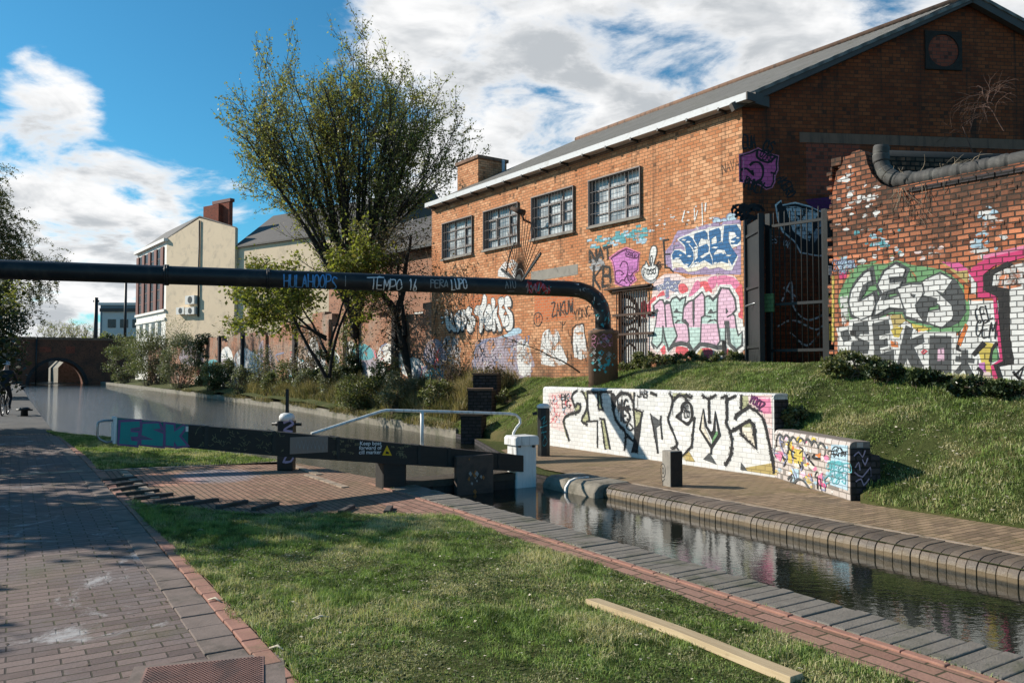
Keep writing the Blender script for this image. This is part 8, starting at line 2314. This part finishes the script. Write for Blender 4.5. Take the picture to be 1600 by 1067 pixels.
def lettering(body, frame, px, size_px, parent, mat, off=.004, name='lettering', ang=0.0, sp=1.0):
    fc = bpy.data.curves.new(name, 'FONT'); fc.body = body; fc.align_x = 'CENTER'; fc.align_y = 'CENTER'
    x, zz = frame.px(*px); x2, z2 = frame.px(px[0], px[1] + size_px)
    fc.size = abs(zz - z2); fc.space_line = sp
    fc.offset = .0006
    o = bpy.data.objects.new(name, fc); COL.objects.link(o)
    me = bpy.data.meshes.new_from_object(o.evaluated_get(bpy.context.evaluated_depsgraph_get()))
    bpy.data.objects.remove(o); bpy.data.curves.remove(fc)
    o = bpy.data.objects.new(name, me); COL.objects.link(o); me.materials.clear(); me.materials.append(mat)
    m = frame.mat @ Matrix.Translation((x, off, zz)) @ Matrix.Rotation(pi, 4, 'Z') @ Matrix.Rotation(pi / 2, 4, 'X') @ Matrix.Rotation(ang, 4, 'Z')
    o.matrix_world = m; WORLD[o.name] = m.copy(); o.parent = parent; o.matrix_parent_inverse = WORLD[parent.name].inverted()
    return o
lt = lettering("Keep boat\nforward of\ncill marker", FGATE, (578.5, 699.5), 8.6, BEAM, M['s_sign_white'], .005, ang=-.045, sp=.80)
lt['label'] = 'white sign lettering reading Keep boat forward of cill marker'

# ---- pipe: wrap the strokes round the tube
pm = (pr_ - pl_).normalized(); pc0 = pl_
side_n = Vector((pm.y, -pm.x, 0)).normalized(); up_n = side_n.cross(pm); up_n = up_n if up_n.z > 0 else -up_n
def pipe_fn(u, v, o):
    a = v / PR_; r = PR_ + o
    return pc0 + pm * u + side_n * (r * cos(a)) + up_n * (r * sin(a))
FPI = Frame(pl_, (-pm.x, -pm.y))
def pipe_uv(px, py):
    r = ray(px, py); c = Vector((0, 0, EYE)); n = side_n
    t = (pc0 + side_n * PR_ - c).dot(n) / r.dot(n); q = c + r * t - pc0
    return (q.dot(pm), max(-.25, min(.25, q.dot(up_n) * 1.05)))
g = Paint(pipe_fn, pipe_uv, maxseg=.035)
def pipe_tag(label):
    global g
    g.build('painted_tag', PIPE, Matrix(), label); g = Paint(pipe_fn, pipe_uv, maxseg=.035)
g.text('HULAHOOPS', (444, 450), (526, 452), .26, 0, 's_blue', 0, .024, .25, seed=2, jit=.09); pipe_tag('HULAHOOPS in thin blue capitals')
g.text('TEMPO', (580, 453), (628, 455), .24, 0, 's_white', 0, .020, .22, seed=3, jit=.09); g.text('16', (640, 455), (652, 455), .24, 0, 's_white', 0, .022, .3); g.line([(574, 434), (600, 433.5)], .02, 's_white', 1); pipe_tag('TEMPO 16 in white capitals')
g.line([(540, 431), (540, 447)], .012, 's_grey', 1)
g.text('PERA', (673, 448), (700, 449), .14, 0, 's_grey', 0, .018, .3, jit=.1); pipe_tag('PERA in small grey capitals')
g.text('LUPO', (707, 453), (730, 451), .21, 0, 's_white', 0, .022, .2, jit=.1); pipe_tag('LUPO in white capitals')
g.text('AIU', (790, 450), (806, 450), .15, 0, 's_grey', 0, .014, .3); g.line([(794, 455), (804, 455)], .012, 's_grey', 0); pipe_tag('faint grey tag under the spiked fan')
for k in range(26):
    x = 822 + k * 2.7; g.line([(x, 452 + RNG.uniform(-8, 8)), (x + RNG.uniform(1, 6), 447 + RNG.uniform(-8, 8)), (x + RNG.uniform(2, 8), 455 + RNG.uniform(-7, 4))], RNG.uniform(.02, .05), 's_red', 1, 2)
for k in range(20):
    x = 822 + k * 3.4; g.line([(x, 454 + RNG.uniform(-8, 5)), (x + RNG.uniform(1, 5), 448 + RNG.uniform(-7, 7)), (x + RNG.uniform(2, 7), 455 + RNG.uniform(-7, 4))], .013, ('s_grey', 's_pink', 's_teal')[k % 3], 2, 2)
pipe_tag('red scribbles before the bend')
# tags on the downward bend: strokes follow the bend's own tube
epts = [PIPE_END] + elb
def bend_fn(u, v, o):
    f = max(0, min(.999, u)) * (len(epts) - 1); i = int(f); q = epts[i] + (epts[i + 1] - epts[i]) * (f - i)
    d = (epts[i + 1] - epts[i]).normalized(); nn = Vector((0, -1, 0)); nn = (nn - d * nn.dot(d)).normalized(); t = d.cross(nn)
    return q + (nn * cos(v) + t * sin(v)) * (PR_ + o + .006)
g = Paint(bend_fn, lambda a, c: (a, c), maxseg=.05)
for k in range(34):
    u = RNG.uniform(.05, .93); v = RNG.uniform(-.9, .9); m = ('s_grey', 's_white', 's_grey')[k % 3] if u < .5 else ('s_teal', 's_teal', 's_grey')[k % 3]
    g.line([(u, v), (u + RNG.uniform(-.03, .03), v + RNG.uniform(-.25, .25)), (u + RNG.uniform(-.03, .05), v + RNG.uniform(-.3, .3))], .018 if u > .5 else .014, m, 0, 0, raw=True)
g.build('bend_tags', PIPE, Matrix(), 'teal and white tags on the bend')
# pier and black bollard
def cyl_fn(c, r): return lambda u, v, o: (c.x + (r + o) * sin(u), c.y - (r + o) * cos(u), v)
def cyl_uv(c, r): return lambda px, py: (math.asin(max(-.98, min(.98, (DP(px, py, c.y - r).x - c.x) / r))), DP(px, py, c.y - r).z)
g = Paint(cyl_fn(PIER_C, PIER_R), cyl_uv(PIER_C, PIER_R), maxseg=.05)
for k in range(34):
    x = RNG.uniform(924, 960); y = RNG.uniform(524, 582); a = RNG.uniform(2, 5)
    m = ('s_teal', 's_grey', 's_teal')[k % 3] if y > 545 else ('s_pink', 's_grey', 's_purple')[k % 3]
    g.poly([(x - a, y), (x, y - a), (x + a, y - a * .2), (x + a * .2, y + a)], m, 0)
g.text('RASH', (926, 542), (957, 542), .18, 0, 's_pink', 2, .012, .2)
g.build('painted_tags', PIER, Matrix(), 'pink tag and teal smears')
g = Paint(cyl_fn(BOLLARD_C, BOLLARD_R * 1.01), cyl_uv(BOLLARD_C, BOLLARD_R), maxseg=.05)
for q in ([(846, 655), (852, 650), (848, 662), (854, 658)], [(844, 668), (855, 664)], [(852, 650), (848, 672), (852, 684)], [(853, 680), (848, 690), (850, 697), (855, 690), (852, 682)], [(846, 676), (854, 674)]): g.line(q, .016, 's_teal', 0, 2)
g.build('painted_tag', BOLLARD_POST, Matrix(), 'pale blue-green tag')
g = Paint(lambda x, zz, o: (x, o, zz), lambda px, py: FST.px(px, py))
x0, z0 = FST.px(1036, 735)
g.line([(x0 + .0 + .055 * cos(t), z0 + .09 * sin(t)) for t in np.linspace(.6, 6.6, 14)], .010, 's_black', 0, 0, raw=True); g.line([(x0 + .022 * cos(t), z0 + .04 * sin(t)) for t in np.linspace(0, 6.2, 10)], .009, 's_black', 0, 0, raw=True); g.line([(x0 - .04, z0 - .1), (x0 + .01, z0 - .14), (x0 + .04, z0 - .1)], .010, 's_black', 0, 2, raw=True); g.line([(x0 + .005, z0 - .14), (x0 + .005, z0 - .28)], .010, 's_black', 0, raw=True)
g.build('painted_swirl', STB, FST.mat, 'black swirl')
# lilac squiggles on the paddle stand
FPS = Frame(Vector((PST.location.x, PST.location.y - w2 * .8, 0)) if False else Vector((PST.location.x, PST.location.y - 12.2 * PST.location.y / FPX * .8 - .001, 0)), (-1, 0))
g = wallpaint(FPS)
for q in ([(444, 660), (453, 657), (458, 662), (450, 667), (444, 672), (456, 674)], [(443, 722), (448, 712), (458, 712), (455, 720), (446, 722)]): g.line(q, .03, 's_lilac', 0, 3)
g.build('painted_tag', ps, FPS.mat, 'lilac squiggles')
# pale tags on the stepped wall
